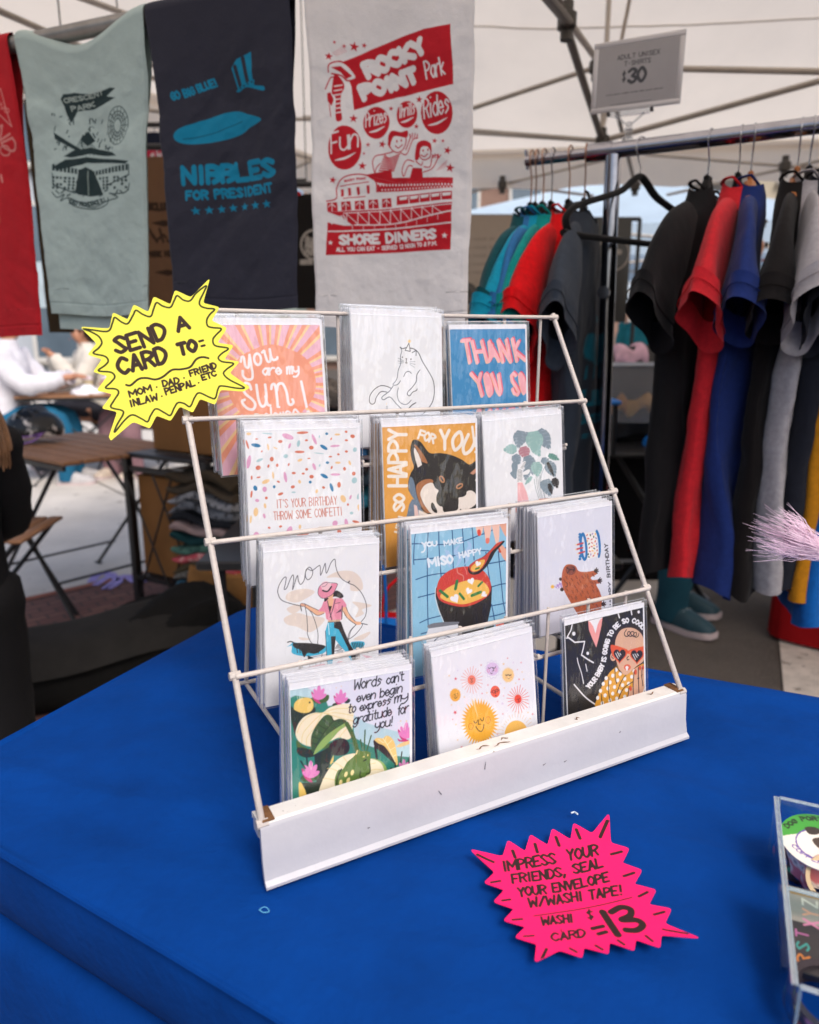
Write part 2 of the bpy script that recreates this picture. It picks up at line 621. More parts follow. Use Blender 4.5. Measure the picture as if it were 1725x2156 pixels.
for k in range(4):                           # tier k: rail, back wires and shelf, from the top down
    t = 4 - k
    mb = MB()
    sag = .0012
    mb.tube([rk(x, t * DY - .003, t * DZ - sag * math.sin(math.pi * x / RW) + (.0008 if k == 1 else 0)) for x in np.linspace(0, RW, 9)], .0022, 10)
    rail = mb.build('rail', M_WIRE, rack)
    off = (.064, .05, .046, .055)[k]
    zlow = max(-.148, TABLE_Z + .008 - (C0[2] + t * DZ))
    for i in range(8):
        x = off + i * .0523
        if x > RW - .012: continue
        b = MB()
        y = t * DY
        b.tube([rk(x, y, t * DZ + .001), rk(x, y, t * DZ - .03), rk(x, y + .001, t * DZ + zlow + .008), rk(x, y - .006, t * DZ + zlow), rk(x, y - DY + .006, t * DZ + zlow), rk(x, y - DY + .001, t * DZ + zlow + .002)], .0018, 8)
        b.build('shelf_wire', M_WIRE, rack)
    for yy in (t * DY - .008, t * DY - DY + .006):
        b = MB()
        b.tube([rk(off - .004, yy, t * DZ + zlow - .003), rk(off + .0523 * 7 + .003, yy, t * DZ + zlow - .003)], .0022, 8)
        b.build('shelf_rod', M_WIRE, rack)
TZ = TABLE_Z - C0[2]
for sx, ly in ((.0748, .322), (.392, .30)):  # folding back legs
    mb = MB()
    mb.tube([rk(sx - .006, .20, 3.0 * DZ), rk(sx - .004, .25, 1.7 * DZ), rk(sx, ly, TZ + .006)], .0026, 8)
    mb.build('back_leg', M_WIRE, rack)
    mb = MB()
    mb.tube([rk(sx, ly, TZ + .005), rk(sx + .002, .02, TZ + .006)], .0026, 8)
    mb.build('base_rod', M_WIRE, rack)
mb = MB(); mb.tube([rk(.06, .320, TZ + .0085), rk(.41, .30, TZ + .0085)], .0026, 8); mb.build('base_rod', M_WIRE, rack)
# sign tray: a bent steel strip
prof = [(.004, -.014), (.0155, -.0135), (.0165, -.0005), (.015, .001), (-.001, .0015), (-.0025, 0), (-.004, -.003), (-.006, -.030), (-.009, -.044), (-.0125, TZ + .0035), (-.0125, TZ + .0012), (-.008, TZ + .0012), (-.0045, -.043), (-.002, -.030), (0, -.0025), (.003, -.0025)]
xs = np.linspace(-.0025, RW + .004, 40)
mb = MB()
mb.loft([[rk(x, y, z) for y, z in prof] for x in xs])
tray = mb.build('sign_tray', M_TRAY, rack, sharp=28)
mb = MB()
mb.loft([[rk(x, y, z) for y, z in ((-.0030, .0006), (-.0015, .0024), (.0152, .0018), (.0172, .0002), (.0160, -.004), (.0154, .0010), (-.0012, .0014))] for x in np.linspace(-.0032, RW + .0046, 30)])
mb.build('tray_lip', M_LIP, tray, sharp=30)
for x in (.0045, RW - .004):
    mb = MB()
    mb.box(rk(x, .0066, .0025), (.010, .019, .0016), np.stack([EX, EY, EZ], 1), bev=.0006)
    mb.build('rust_patch', M_RUST, tray)
for x, y, l in ((.197, .006, .014), (.214, .003, .018), (.226, .009, .008), (.41, .008, .01), (.31, .005, .006)):
    P = [rk(x + l * q + .0004 * math.sin(q * 9), y + .0015 * math.sin(q * 7 + x * 50), .00265) for q in np.linspace(0, 1, 7)]
    mb = MB(); mb.tube(P, [.0001, .0004, .0008, .0004, .0007, .0005, .0001], 5, flat=.4); mb.build('paint_chip', M_RUST, tray)
for x, z, l, a in ((.155, -.022, .006, 2.1), (.265, -.027, .003, .4), (.36, -.02, .002, 1), (.20, -.012, .008, 1.5), (.29, -.031, .003, .3), (.085, -.03, .002, 0)):
    y0 = -.0042 - .0021 * (abs(z) - .003) / .027
    mb = MB(); mb.tube([rk(x, y0 - .0002, z), rk(x + l * math.cos(a), y0 - .0002 - .0003 * math.sin(a), z + l * math.sin(a) * .9)], [.0005, .0002], 5); mb.build('paint_scuff', mat('scuff_grey', '#77757a', .7, .2, 50), tray)

# ================================================================== greeting cards
M_ART = mat('printed_card', attr='art', rough=.45, var=.03, vscale=40, coat=.25)
M_PAPER = mat('envelope_paper', '#e9e9f0', .7, .03, 25, .06, 200, alb=.86)
M_SLV = clear_mat('clear_sleeve', (.99, .99, .995), .9, .08, .8, 13, .004, .058)
M_SLVE = clear_mat('sleeve_fold', (.93, .94, .96), 2.2, .12, .1, 30, .16, .10)
def sleeve_mesh(w, h, seed):
    """front film, side folds and back film, slightly puckered"""
    nx, ny = 22, 28
    x0, x1, y0, y1 = -.0022, w + .0052, .0085, -h - .0016
    X, Y = np.meshgrid(np.linspace(x0, x1, nx), np.linspace(y0, y1, ny))
    e = np.minimum.reduce([X - x0, x1 - X, (y0 - Y) * .7, Y - y1]) / .012
    Z = .0005 + np.clip(e, 0, 1) * (.0004 + .0009 * np.abs(fbm(X * 38 + seed, Y * 15 + seed * 3, 3))) + .0011 * np.clip(1 - e, 0, 1) * fbm(X * 60 + seed, Y * 60, 2)
    mb = MB()
    V = np.stack([X, Y, Z], -1)
    F = [(i * nx + j, (i + 1) * nx + j, (i + 1) * nx + j + 1, i * nx + j + 1) for i in range(ny - 1) for j in range(nx - 1)]
    mb.add(V, F, 0)
    zb = -.0021
    mb.add([(x0, y0 - .004, zb), (x0, y1, zb), (x1, y1, zb), (x1, y0 - .004, zb)], [(3, 2, 1, 0)], 0)
    for xa, s_ in ((x0, 1), (x1, -1)):      # welded side seams
        a = [(xa, y, .0004) for y in np.linspace(y0, y1, 8)] + [(xa + s_ * .0007, y, .0007) for y in np.linspace(y0, y1, 8)]
        mb.add(a, [(i, i + 1, 9 + i, 8 + i) for i in range(7)], 1)
        a = [(xa, y0, .0004), (xa, y1, .0004), (xa, y1, zb), (xa, y0, zb)]
        mb.add(a, [(0, 1, 2, 3)], 1)
    for ya, dy in ((y0, -.0009), (y1, .0009)):
        mb.add([(x0, ya, .0006), (x1, ya, .0006), (x1, ya + dy, .0008), (x0, ya + dy, .0008)], [(0, 1, 2, 3)], 1)
    mb.add([(x0, y0 - .0075, .0014), (x1, y0 - .0075, .0014), (x1, y0 - .0081, .0015), (x0, y0 - .0081, .0015)], [(0, 1, 2, 3)], 1)
    me = bpy.data.meshes.new('sleeve')
    me.from_pydata(np.concatenate(mb.v).tolist(), [], mb.f)
    me.polygons.foreach_set('material_index', np.array(mb.m, np.int32))
    me.update()
    return me
class Pocket:
    def __init__(s, view, k, TL, TR, d, lean=4.0):
        s.view = view
        t = 4 - k
        N = nrm(-EY * math.cos(rad(lean)) + EZ * math.sin(rad(lean)))
        o = rk(0, t * DY - d, t * DZ)
        A, B = onplane([s.dp(TL), s.dp(TR)], o, N)
        s.w = np.linalg.norm(B - A)
        s.U = nrm(B - A); s.N = N; s.V = np.cross(s.U, N)   # V points down the card
        if s.V[2] > 0: s.V = -s.V
        s.o = A
        s.h = s.w * 1.30
        M = Matrix(((s.U[0], -s.V[0], N[0], A[0]), (s.U[1], -s.V[1], N[1], A[1]), (s.U[2], -s.V[2], N[2], A[2]), (0, 0, 0, 1)))
        s.M = M
    def dp(s, p):
        v = s.view
        return ((v[0] + p[0] * v[2]) * .69, (v[1] + p[1] * v[2]) * .69)
    def fmap(s, P):
        P = np.asarray(P, float)
        v = s.view
        D = np.stack([(v[0] + P[:, 0] * v[2]) * .69, (v[1] + P[:, 1] * v[2]) * .69], -1)
        X = onplane(D, s.o, s.N) - s.o
        return np.stack([X @ s.U, X @ s.V], -1)
    def art(s, bg, nx=250):
        return Art(s.w, s.h, nx, bg, s.fmap)
    def place(s, art, label, rear_label, n_rear, group, step=.0027, fan=.55, seed=1):
        t = thing('greeting_card', label, 'greeting card', group=group, M=s.M)
        X, Y = np.meshgrid(np.linspace(0, s.w, art.nx), np.linspace(0, -s.h, art.ny))
        Z = .0002 * np.sin(X / s.w * math.pi)
        grid('card', np.stack([X, Y, Z], -1), M_ART, t, art.c, back=(0, 0, -.0007))
        mb = MB()
        mb.box((s.w / 2 + .0012, -s.h / 2 + .0022, -.0013), (s.w + .0034, s.h + .0052, .0009))
        mb.build('envelope', M_PAPER, t, smooth=False)
        link('sleeve', sleeve_mesh(s.w, s.h, seed), [M_SLV, M_SLVE], t)
        rg = random.Random(seed)
        bpy.context.view_layer.update()
        for j in range(1, n_rear + 1):
            c = copy_tree(t)
            a = rad(fan * j + rg.uniform(-.15, .15))
            L = Matrix.Translation((rg.uniform(-.0016, .0016), rg.uniform(-.001, .0016) + .0007 * j, -step * j)) @ Matrix.Rotation(a, 4, 'X') @ Matrix.Rotation(rad(rg.uniform(-.5, .5)), 4, 'Z')
            M = s.M @ L
            c.location = M.translation
            c.rotation_euler = M.to_euler()
            c['label'] = rear_label
        return t
GC = 'greeting cards in the wire rack'
BK = '#26241f'
# ---- sunburst card
p = Pocket((640, 950, 400 / 1725), 0, (0, 178), (1445, 178), .017)
A = p.art('#ebb4c8')
OR, YE = '#f09a7c', '#f5cd98'
cx, cy = 800, 960
for i, (a, wd) in enumerate([(-158, 7), (-147, 6), (-135, 6.5), (-119, 6), (-104, 6), (-93, 5), (-83, 5.5), (-70, 6), (-60, 5.5), (-48, 6.5), (-32, 6), (-20, 6), (-12, 5), (0, 5.5), (8, 5), (19, 6), (31, 6), (43, 7), (57, 6), (70, 6), (84, 6), (97, 6), (110, 6), (123, 6), (136, 6.5), (149, 6.5), (161, 6), (172, 6), (184, 6), (193, 5.5)]):
    for off, c_ in ((wd * .42, YE), (0, OR)):
        a0, a1 = rad(a - wd * .33 + off), rad(a + wd * .33 + off)
        A.poly([(cx + 300 * math.cos(a0), cy + 300 * math.sin(a0)), (cx + 1900 * math.cos(a0), cy + 1900 * math.sin(a0)), (cx + 1900 * math.cos(a1), cy + 1900 * math.sin(a1)), (cx + 300 * math.cos(a1), cy + 300 * math.sin(a1))], c_)
A.poly([(cx + (600 if math.cos(t) > 0 else 560) * math.cos(t + .02), cy + 515 * math.sin(t) * (1 + .02 * math.sin(7 * t))) for t in np.linspace(0, 2 * math.pi, 40)[:-1]], OR, True)
WH = '#f3ecf2'
L_ = lambda *q, lw=34, c=WH: A.line(q, lw, c)
L_((410, 660), (420, 605), (450, 610), (470, 720), (510, 735), (520, 640), (525, 575)); L_((525, 575), (545, 700), (565, 830), (550, 890), (490, 895), (440, 850), (435, 785))
A.ell(630, 630, 45, 75, WH, -8, lw=34)
L_((690, 540), (715, 520), (730, 570), (760, 655), (795, 655), (800, 590), (790, 500)); L_((790, 500), (810, 600), (840, 640), (885, 625), (890, 605))
A.text('are my', [(690, 850), (930, 838), (1185, 825)], 150, 28, WH, gap=1)
L_((545, 1025), (520, 960), (465, 945), (435, 1000), (470, 1085), (560, 1160), (600, 1230), (570, 1290), (500, 1280), (440, 1220), (430, 1180), (460, 1165), lw=36)
L_((615, 970), (640, 1150), (680, 1245), (730, 1230), (745, 1120), (730, 965), lw=36); L_((735, 1120), (760, 1220), (795, 1240), lw=36)
L_((810, 1020), (820, 970), (855, 965), (880, 1080), (895, 1255), lw=36); L_((885, 1040), (900, 965), (960, 955), (1010, 1060), (1035, 1200), (1070, 1230), (1100, 1200), (1090, 1160), lw=36)
L_((1205, 925), (1240, 1090), (1275, 1255), lw=36); A.ell(1295, 1325, 24, 24, WH)
A.text('shine', [(690, 1520), (950, 1505), (1220, 1440)], 260, 28, WH, gap=1)
sunburst = p.place(A, 'pink and orange sunburst card lettered you are my sunshine', 'sunburst card stacked behind the front one, clear sleeve edges showing at its left', 4, GC, .0038, .8, 1)
# ---- cat card
p = Pocket((1000, 930, 400 / 1725), 0, (310, 125), (1475, 170), .013)
A = p.art('#eaebf0')
G1, G2, G3 = '#23242c', '#5a6470', '#8a93a0'
A.line([(955, 560), (975, 605), (958, 680), (962, 770), (930, 860), (915, 960), (890, 1010), (860, 1045), (880, 1060), (925, 1045), (958, 1000)], 9, G2)
A.line([(955, 558), (985, 577), (1035, 565), (1100, 572), (1150, 590), (1200, 640), (1250, 750), (1330, 880), (1385, 985), (1405, 1100), (1395, 1230), (1350, 1330), (1260, 1430), (1180, 1470), (1085, 1500)], 10, G1)
A.poly([(1070, 503), (1020, 600), (1087, 612)], '#f4f4f6'); A.line([(1070, 503), (1020, 600), (1087, 612)], 8, G1, False, True)
A.star(1075, 480, 26, '#f2cf90', n=8, q=.6)
A.line([(1112, 630), (1165, 600), (1163, 668)], 9, G1, False)
A.ell(983, 690, 7, 9, BK); A.ell(1096, 717, 8, 11, BK)
A.poly([(1022, 703), (1048, 708), (1036, 720)], BK); A.line([(1036, 715), (1036, 765)], 7, BK); A.line([(1022, 762), (1036, 768), (1050, 764)], 6, BK)
for q in (((928, 703), (998, 737)), ((928, 740), (998, 748)), ((938, 770), (998, 762)), ((1082, 750), (1150, 748)), ((1082, 768), (1152, 785)), ((1084, 785), (1143, 824))): A.line(q, 4.5, G2, False)
A.line([(1000, 945), (1030, 890), (1070, 878), (1102, 902)], 8, G1); A.line([(1215, 858), (1175, 920), (1165, 1010), (1110, 1090), (1060, 1140), (1050, 1180), (1080, 1198), (1120, 1150), (1165, 1130), (1178, 1108)], 9, G1)
A.line([(860, 1070), (810, 1140), (730, 1200), (712, 1230), (740, 1250), (820, 1215), (900, 1300), (980, 1380)], 10, G2)
A.line([(835, 1100), (780, 1075), (700, 1065), (620, 1110), (560, 1190), (550, 1270), (580, 1308), (620, 1290), (640, 1220), (700, 1145), (780, 1150)], 9, G1)
A.line([(930, 1095), (915, 1180), (940, 1270), (1000, 1310), (1050, 1305), (1100, 1255)], 9, G2); A.line([(1160, 1290), (1110, 1320), (1060, 1375), (1020, 1430), (975, 1508)], 11, G1)
A.line([(772, 1388), (772, 1335), (786, 1335), (786, 1388)], 4, G2, False); A.ell(775, 1305, 5, 15, '#f2dcc0')
A.line([(720, 1440), (715, 1465), (740, 1480), (780, 1470), (850, 1475), (845, 1440)], 6, G1); 
for x in range(725, 850, 22): A.line([(x, 1480), (x + 4, 1560)], 5, G1, False); A.line([(x - 8, 1470), (x + 12, 1445)], 5, G1, False)
A.line([(720, 1480), (735, 1570), (830, 1570), (845, 1480)], 5, G1, False)
p.place(A, 'white card with a line drawn sitting cat in a party hat', 'white cat card fanned behind the front one on the top tier, plain left edges', 7, GC, .0036, .75, 2)
# ---- thank you card
p = Pocket((1340, 960, 360 / 1725), 0, (160, 215), (1260, 205), .009)
A = p.art('#2f86bd')
PK, RD, YL = '#f3a9b4', '#e2506c', '#f2c48d'
def block(q, lw=46):
    for off, c_ in (((16, -16), RD), ((-7, 6), YL), ((0, 0), PK)):
        for st in q: A.line([(x + off[0], y + off[1]) for x, y in st], lw, c_, False)
block([[(335, 382), (445, 370)], [(395, 390), (450, 700)]]); block([[(485, 395), (560, 700)], [(625, 390), (705, 690)], [(545, 545), (650, 535)]])
block([[(735, 400), (760, 620), (730, 680)], [(735, 410), (880, 675)], [(770, 520), (820, 590), (760, 590), (770, 450)]], 50); block([[(865, 380), (935, 690)], [(870, 385), (1050, 690)], [(985, 375), (1050, 680)]], 46)
block([[(1075, 360), (1140, 675)], [(1165, 395), (1105, 520)], [(1115, 540), (1265, 665)]])
block([[(470, 865), (575, 990), (630, 1185)], [(610, 865), (580, 985)]])
for off, c_ in (((14, -14), RD), ((-6, 5), YL), ((0, 0), PK)): A.poly([(x + off[0], y + off[1]) for x, y in ((660, 870), (690, 845), (740, 900), (780, 1030), (785, 1150), (740, 1212), (700, 1150), (668, 1020), (650, 920))], c_, True)
block([[(770, 870), (855, 1120), (890, 1170), (905, 1110), (870, 880)]], 44)
block([[(1125, 890), (1090, 855), (1060, 890), (1070, 970), (1130, 1060), (1170, 1130), (1150, 1175), (1100, 1150), (1075, 1090)]], 38)
for off, c_ in (((14, -14), RD), ((-6, 5), YL), ((0, 0), PK)): A.poly([(x + off[0], y + off[1]) for x, y in ((1165, 870), (1195, 840), (1240, 890), (1275, 1000), (1280, 1120), (1240, 1175), (1200, 1110), (1170, 980))], c_, True)
block([[(575, 1620), (575, 1400), (680, 1500), (740, 1400), (800, 1620)], [(840, 1400), (880, 1560), (940, 1560), (940, 1400)], [(1080, 1390), (1020, 1400), (1040, 1560), (1120, 1560)], [(1190, 1330), (1240, 1560)], [(1210, 1450), (1330, 1420)], [(1370, 1300), (1400, 1560)]])
p.place(A, 'blue card with pink block letters reading thank you so much', 'blue thank you card tucked behind the front one at the top right', 2, GC, .0032, .5, 3)
# ---- confetti card
p = Pocket((600, 1250, 650 / 1649), 1, (375, 165), (1245, 140), .021)
A = p.art('#ebecf1')
for x, y, a_, b_, r_, c_ in [(405, 187, 18, 11, 0, 'y'), (548, 185, 42, 5, 4, 't'), (706, 208, 46, 20, 20, 'p'), (465, 227, 12, 5, 0, 'o'), (566, 215, 15, 7, -8, 'o'), (648, 246, 17, 12, 0, 'o'), (393, 270, 8, 36, -18, 'o'), (460, 276, 37, 14, 10, 'b'), (554, 290, 8, 26, -8, 'y'), (610, 297, 18, 5, 25, 'y'), (345, 322, 7, 32, -18, 'o'), (505, 323, 6, 8, 20, 'o'), (720, 280, 9, 22, 20, 'p'), (789, 262, 12, 26, 10, 't'), (850, 237, 12, 8, 0, 'o'), (911, 230, 12, 44, -24, 'p'), (951, 208, 5, 10, 10, 't'), (1008, 186, 11, 10, 0, 'b'), (1090, 192, 22, 8, 0, 'y'), (1042, 226, 6, 11, 20, 'o'), (1158, 171, 11, 9, 20, 'o'), (1208, 206, 18, 14, 10, 'o'), (888, 294, 18, 15, 0, 'o'), (985, 291, 33, 13, 32, 'b'), (1072, 281, 38, 9, -4, 'p'), (797, 327, 38, 10, 0, 'o'), (948, 338, 40, 4, 6, 't'), (1160, 237, 13, 8, 5, 'o'), (1160, 324, 12, 9, 10, 'o'), (1226, 310, 15, 18, 20, 't'), (690, 360, 18, 15, -20, 't'), (582, 383, 15, 18, 0, 'o'), (488, 391, 28, 10, -25, 't'), (404, 405, 16, 52, 10, 'p'), (372, 470, 15, 45, 10, 'p'), (477, 450, 20, 17, -20, 'o'), (556, 437, 8, 14, 15, 'o'), (624, 431, 10, 13, 0, 'o'), (713, 425, 7, 12, 20, 'o'), (800, 391, 20, 10, -20, 'y'), (870, 378, 12, 5, 0, 'o'), (1036, 364, 14, 6, 0, 'o'), (1098, 346, 10, 8, 20, 'o'), (1013, 410, 13, 10, 0, 'b'), (1094, 411, 22, 9, 0, 'y'), (1186, 412, 9, 19, -20, 'y'), (910, 441, 12, 28, -20, 'p'), (852, 462, 12, 10, 0, 'o'), (953, 432, 6, 10, 20, 't'), (1046, 448, 7, 13, 20, 'o'), (1146, 458, 11, 14, -15, 'o'), (1217, 495, 14, 15, 0, 'o'), (592, 508, 8, 28, -5, 'y'), (536, 557, 32, 15, -22, 'y'), (687, 522, 12, 42, -10, 'p'), (752, 491, 16, 9, 0, 'o'), (825, 495, 12, 8, 0, 'o'), (890, 519, 17, 14, 0, 'o'), (988, 514, 32, 13, 28, 'b'), (1075, 502, 38, 10, 0, 'p'), (880, 561, 11, 11, 0, 'b'), (797, 558, 11, 15, -20, 'y'), (633, 558, 13, 7, 25, 'o'), (601, 597, 10, 12, 0, 'b'), (527, 617, 17, 21, 0, 'p'), (455, 608, 15, 21, -20, 'b'), (745, 598, 16, 12, -15, 'o'), (1045, 602, 12, 34, -18, 'b'), (983, 603, 12, 9, 20, 'o'), (1103, 582, 14, 22, 0, 'o'), (1222, 548, 20, 24, 20, 't'), (930, 632, 10, 16, 15, 'y'), (650, 653, 22, 10, -20, 'o'), (751, 640, 16, 6, 0, 't'), (1254, 672, 12, 24, 15, 't'), (540, 684, 11, 11, 0, 'o'), (469, 704, 16, 12, 10, 'p'), (459, 793, 18, 34, 5, 'y'), (530, 745, 10, 20, -10, 'y'), (524, 824, 10, 20, -15, 'p'), (1135, 690, 20, 30, -25, 'y'), (1192, 678, 8, 18, 20, 'p'), (1265, 762, 18, 30, -20, 'y'), (1200, 801, 14, 11, 0, 't'), (1172, 735, 8, 10, 0, 'o'), (1072, 880, 20, 22, 40, 'p'), (1105, 948, 16, 24, -10, 'o'), (1226, 985, 24, 34, 20, 'p'), (1126, 1013, 32, 12, 0, 'b'), (722, 1040, 34, 11, -5, 'b'), (820, 970, 55, 14, -18, 'o'), (715, 950, 22, 50, 20, 'p'), (850, 1017, 10, 10, 0, 'b'), (562, 915, 11, 8, 20, 'o'), (650, 905, 12, 9, -20, 'o'), (800, 908, 10, 18, 0, 'y'), (463, 975, 22, 28, 0, 'p'), (1280, 930, 18, 14, -30, 'b'), (620, 1020, 6, 12, 10, 'o'), (1160, 880, 14, 36, -10, 'p'), (1235, 870, 30, 10, 15, 'o'), (1283, 830, 8, 8, 0, 'o'), (497, 1060, 20, 16, 30, 'o'), (420, 850, 8, 30, 5, 'y'), (425, 655, 8, 28, 8, 'o'), (427, 527, 7, 16, 0, 'o'), (480, 524, 16, 6, -10, 'o'), (820, 178, 45, 10, -3, 'o')]:
    A.ell(x, y, a_, b_, dict(o='#d4735a', y='#efc894', p='#dca0c4', b='#1f76a8', t='#a6c8d0')[c_], r_)
A.text("IT'S YOUR BIRTHDAY", [(620, 765), (1090, 735)], 68, 5.5, '#c7705f', jit=.02)
A.text('THROW SOME CONFETTI', [(597, 858), (1130, 820)], 68, 5.5, '#c7705f', jit=.02)
p.place(A, 'white card speckled with confetti reading its your birthday throw some confetti', 'confetti card stacked behind the front one, speckled left edge in clear film', 6, GC, .0034, .75, 4)
# ---- dog card
p = Pocket((1110, 1240, 400 / 1725), 1, (245, 275), (1470, 215), .018)
A = p.art('#e2a045')
DK, BL, TN, CR = '#241f1c', '#6a7d92', '#a76c42', '#eadfd6'
A.poly([(560, 1600), (565, 1450), (600, 1290), (640, 1220), (700, 1240), (740, 1330), (800, 1400), (780, 1700), (560, 1750)], BL); A.poly([(660, 1290), (700, 1310), (740, 1500), (760, 1700), (700, 1700), (670, 1450)], '#e5c3bd')
A.poly([(720, 1360), (850, 1420), (1000, 1480), (1250, 1480), (1400, 1420), (1600, 1390), (1650, 2200), (760, 2200), (740, 1500)], CR)
A.poly([(1330, 1480), (1450, 1300), (1540, 1240), (1600, 1390), (1640, 1600), (1350, 1600)], BL); A.poly([(1480, 1400), (1560, 1380), (1620, 1400), (1650, 1600), (1500, 1560)], DK)
A.poly([(640, 455), (690, 440), (760, 480), (840, 590), (900, 620), (1010, 615), (1150, 640), (1290, 700), (1390, 765), (1470, 720), (1530, 705), (1560, 900), (1540, 1040), (1500, 1110), (1540, 1240), (1480, 1330), (1380, 1420), (1200, 1480), (1000, 1480), (850, 1420), (740, 1330), (650, 1180), (590, 1100), (590, 980), (620, 880), (660, 800), (630, 690), (615, 560)], DK, True)
A.poly([(610, 930), (660, 980), (700, 1180), (760, 1340), (700, 1270), (620, 1160), (590, 1060)], BL, True)
A.poly([(660, 505), (700, 520), (790, 640), (840, 745), (800, 740), (760, 720), (720, 620), (690, 560)], TN, True); A.poly([(662, 540), (685, 560), (720, 625), (750, 700), (768, 770), (712, 808), (680, 700), (660, 600)], CR)
A.poly([(690, 1050), (760, 980), (850, 955), (910, 970), (905, 1010), (830, 1020), (770, 1080), (750, 1180), (790, 1290), (880, 1390), (830, 1400), (760, 1320), (705, 1180)], TN, True)
A.poly([(905, 1008), (940, 1070), (985, 1110), (960, 1170), (960, 1260), (1000, 1310), (1040, 1330), (1060, 1420), (1040, 1470), (900, 1420), (820, 1330), (770, 1240), (745, 1150), (775, 1070), (830, 1020)], CR, True)
A.poly([(1360, 1120), (1420, 1108), (1480, 1160), (1490, 1260), (1440, 1320), (1350, 1370), (1270, 1420), (1200, 1470), (1130, 1470), (1130, 1390), (1240, 1350), (1240, 1215), (1310, 1190), (1350, 1160)], CR, True)
A.poly([(1040, 1150), (1230, 1180), (1240, 1330), (1190, 1380), (1060, 1385), (1040, 1320)], DK, True)
A.line([(900, 1275), (920, 1340), (960, 1395)], 34, DK, taper=True); A.line([(980, 1455), (1030, 1490), (1100, 1450), (1110, 1490), (1200, 1490), (1260, 1430), (1275, 1360)], 20, DK); A.line([(930, 1510), (990, 1545), (1080, 1540), (1160, 1510)], 20, DK)
for x, y, r_ in ((1030, 960, 60), (1262, 1050, -35)):
    A.ell(x, y, 34, 52, '#b9805a', -r_ * .5 + (r_ < 0) * 40); A.ell(x, y, 12, 34, DK, -r_ * .5 + (r_ < 0) * 40)
A.poly([(1400, 880), (1500, 790), (1540, 780), (1540, 830), (1440, 900)], '#c98e72'); A.poly([(1465, 970), (1550, 870), (1555, 930), (1495, 1015)], CR)
WD = '#f0e6dc'
A.text('HAPPY', [(580, 1065), (580, 290)], 270, 42, WD, gap=.9); A.text('SO', [(545, 1390), (550, 1150)], 165, 38, WD, gap=1)
A.text("I'M", [(480, 1700), (540, 1460)], 90, 26, WD, gap=1)
A.text('FOR', [(700, 425), (925, 500)], 135, 30, WD, gap=1); A.text('YOU', [(990, 580), (1190, 590), (1400, 670)], 285, 44, WD, gap=.9); A.line([(1430, 270), (1462, 520)], 34, WD, False); A.ell(1475, 600, 19, 19, WD)
p.place(A, 'mustard card with a sleepy black dog reading im so happy for you', 'mustard dog card fanned behind the front one, orange left edge showing', 6, GC, .0036, .75, 5)
# ---- plant card
p = Pocket((1440, 1230, 360 / 1725), 1, (165, 270), (1290, 160), .013)
A = p.art('#ebecf1')
GB, GT, GD, RP = '#8193a0', '#92b7b4', '#2b2829', '#b6808c'
def leaf(x, y, l, wd, rot, c_, cuts=5):
    c1, s1 = math.cos(rad(rot)), math.sin(rad(rot))
    T = lambda a_, b_: (x + a_ * c1 - b_ * s1, y + a_ * s1 + b_ * c1)
    out = []
    n = cuts
    for sd in (1, -1):
        rng_ = range(n) if sd == 1 else range(n - 1, -1, -1)
        for i in rng_:
            f0 = i / n; f1 = (i + .62) / n; f2 = (i + .8) / n
            wf = lambda f: math.sin(math.pi * min(.12 + f * .88, 1) ** .8) * wd / 2
            seg = [T(l * (f0 - .45), sd * wf(f0) * 1), T(l * (f1 - .45 + .06), sd * wf(f1)), T(l * (f2 - .5), sd * wf(f2) * .22)]
            out += seg if sd == 1 else seg[::-1]
        if sd == 1: out.append(T(l * .58, 0))
    A.poly(out, c_)
for q in ((910, 1110, 990, 1420), (940, 1080, 1010, 1420), (960, 1050, 1030, 1420), (985, 1040, 1040, 1400), (1000, 1050, 1070, 1400), (1060, 1150, 1075, 1400), (1070, 930, 1010, 1100), (1250, 760, 1050, 850)):
    A.line([(q[0], q[1]), ((q[0] + q[2]) / 2 - 12, (q[1] + q[3]) / 2), (q[2], q[3])], 6, '#6f8288')
leaf(700, 520, 260, 200, 100, GB, 6); leaf(1050, 520, 330, 220, 58, GB, 6); leaf(565, 675, 200, 150, 175, GT, 5); leaf(800, 490, 150, 100, 110, GB, 4); leaf(920, 560, 330, 260, 80, GT, 6); leaf(940, 680, 220, 140, 60, GT, 5)
leaf(770, 720, 190, 170, 75, RP, 5); leaf(655, 820, 160, 140, 60, GB, 5); leaf(850, 900, 300, 190, 70, GB, 6); leaf(950, 960, 220, 170, 85, GT, 6); leaf(1080, 850, 150, 110, 20, GB, 4); leaf(1195, 790, 180, 90, 25, '#5e9186', 5); leaf(1160, 960, 250, 170, 65, GB, 6); leaf(1150, 960, 230, 60, 65, GD, 4); leaf(1110, 1230, 260, 190, 75, GB, 6); leaf(1150, 1250, 170, 70, 75, GD, 4); leaf(1225, 1165, 160, 110, 70, GD, 5); leaf(1035, 1210, 150, 80, 80, GB, 4); leaf(830, 1130, 160, 60, 130, GT, 4); leaf(800, 1030, 190, 110, 100, GB, 5)
A.poly([(600, 870), (660, 860), (670, 960), (655, 1090), (620, 1105), (560, 1030), (590, 990), (580, 920)], GB, True)
A.poly([(700, 930), (760, 850), (790, 870), (750, 960), (740, 1010), (820, 970), (850, 985), (820, 1040), (740, 1060), (735, 1155), (665, 1160), (660, 990)], '#eeeef0', True)
for i in range(9): A.line([(668, 985 + i * 20), (702, 975 + i * 20), (736, 990 + i * 19)], 5, '#55555c')
for i in range(5): A.line([(715 + i * 12, 945 - i * 19), (750 + i * 10, 950 - i * 19)], 5, '#55555c', False)
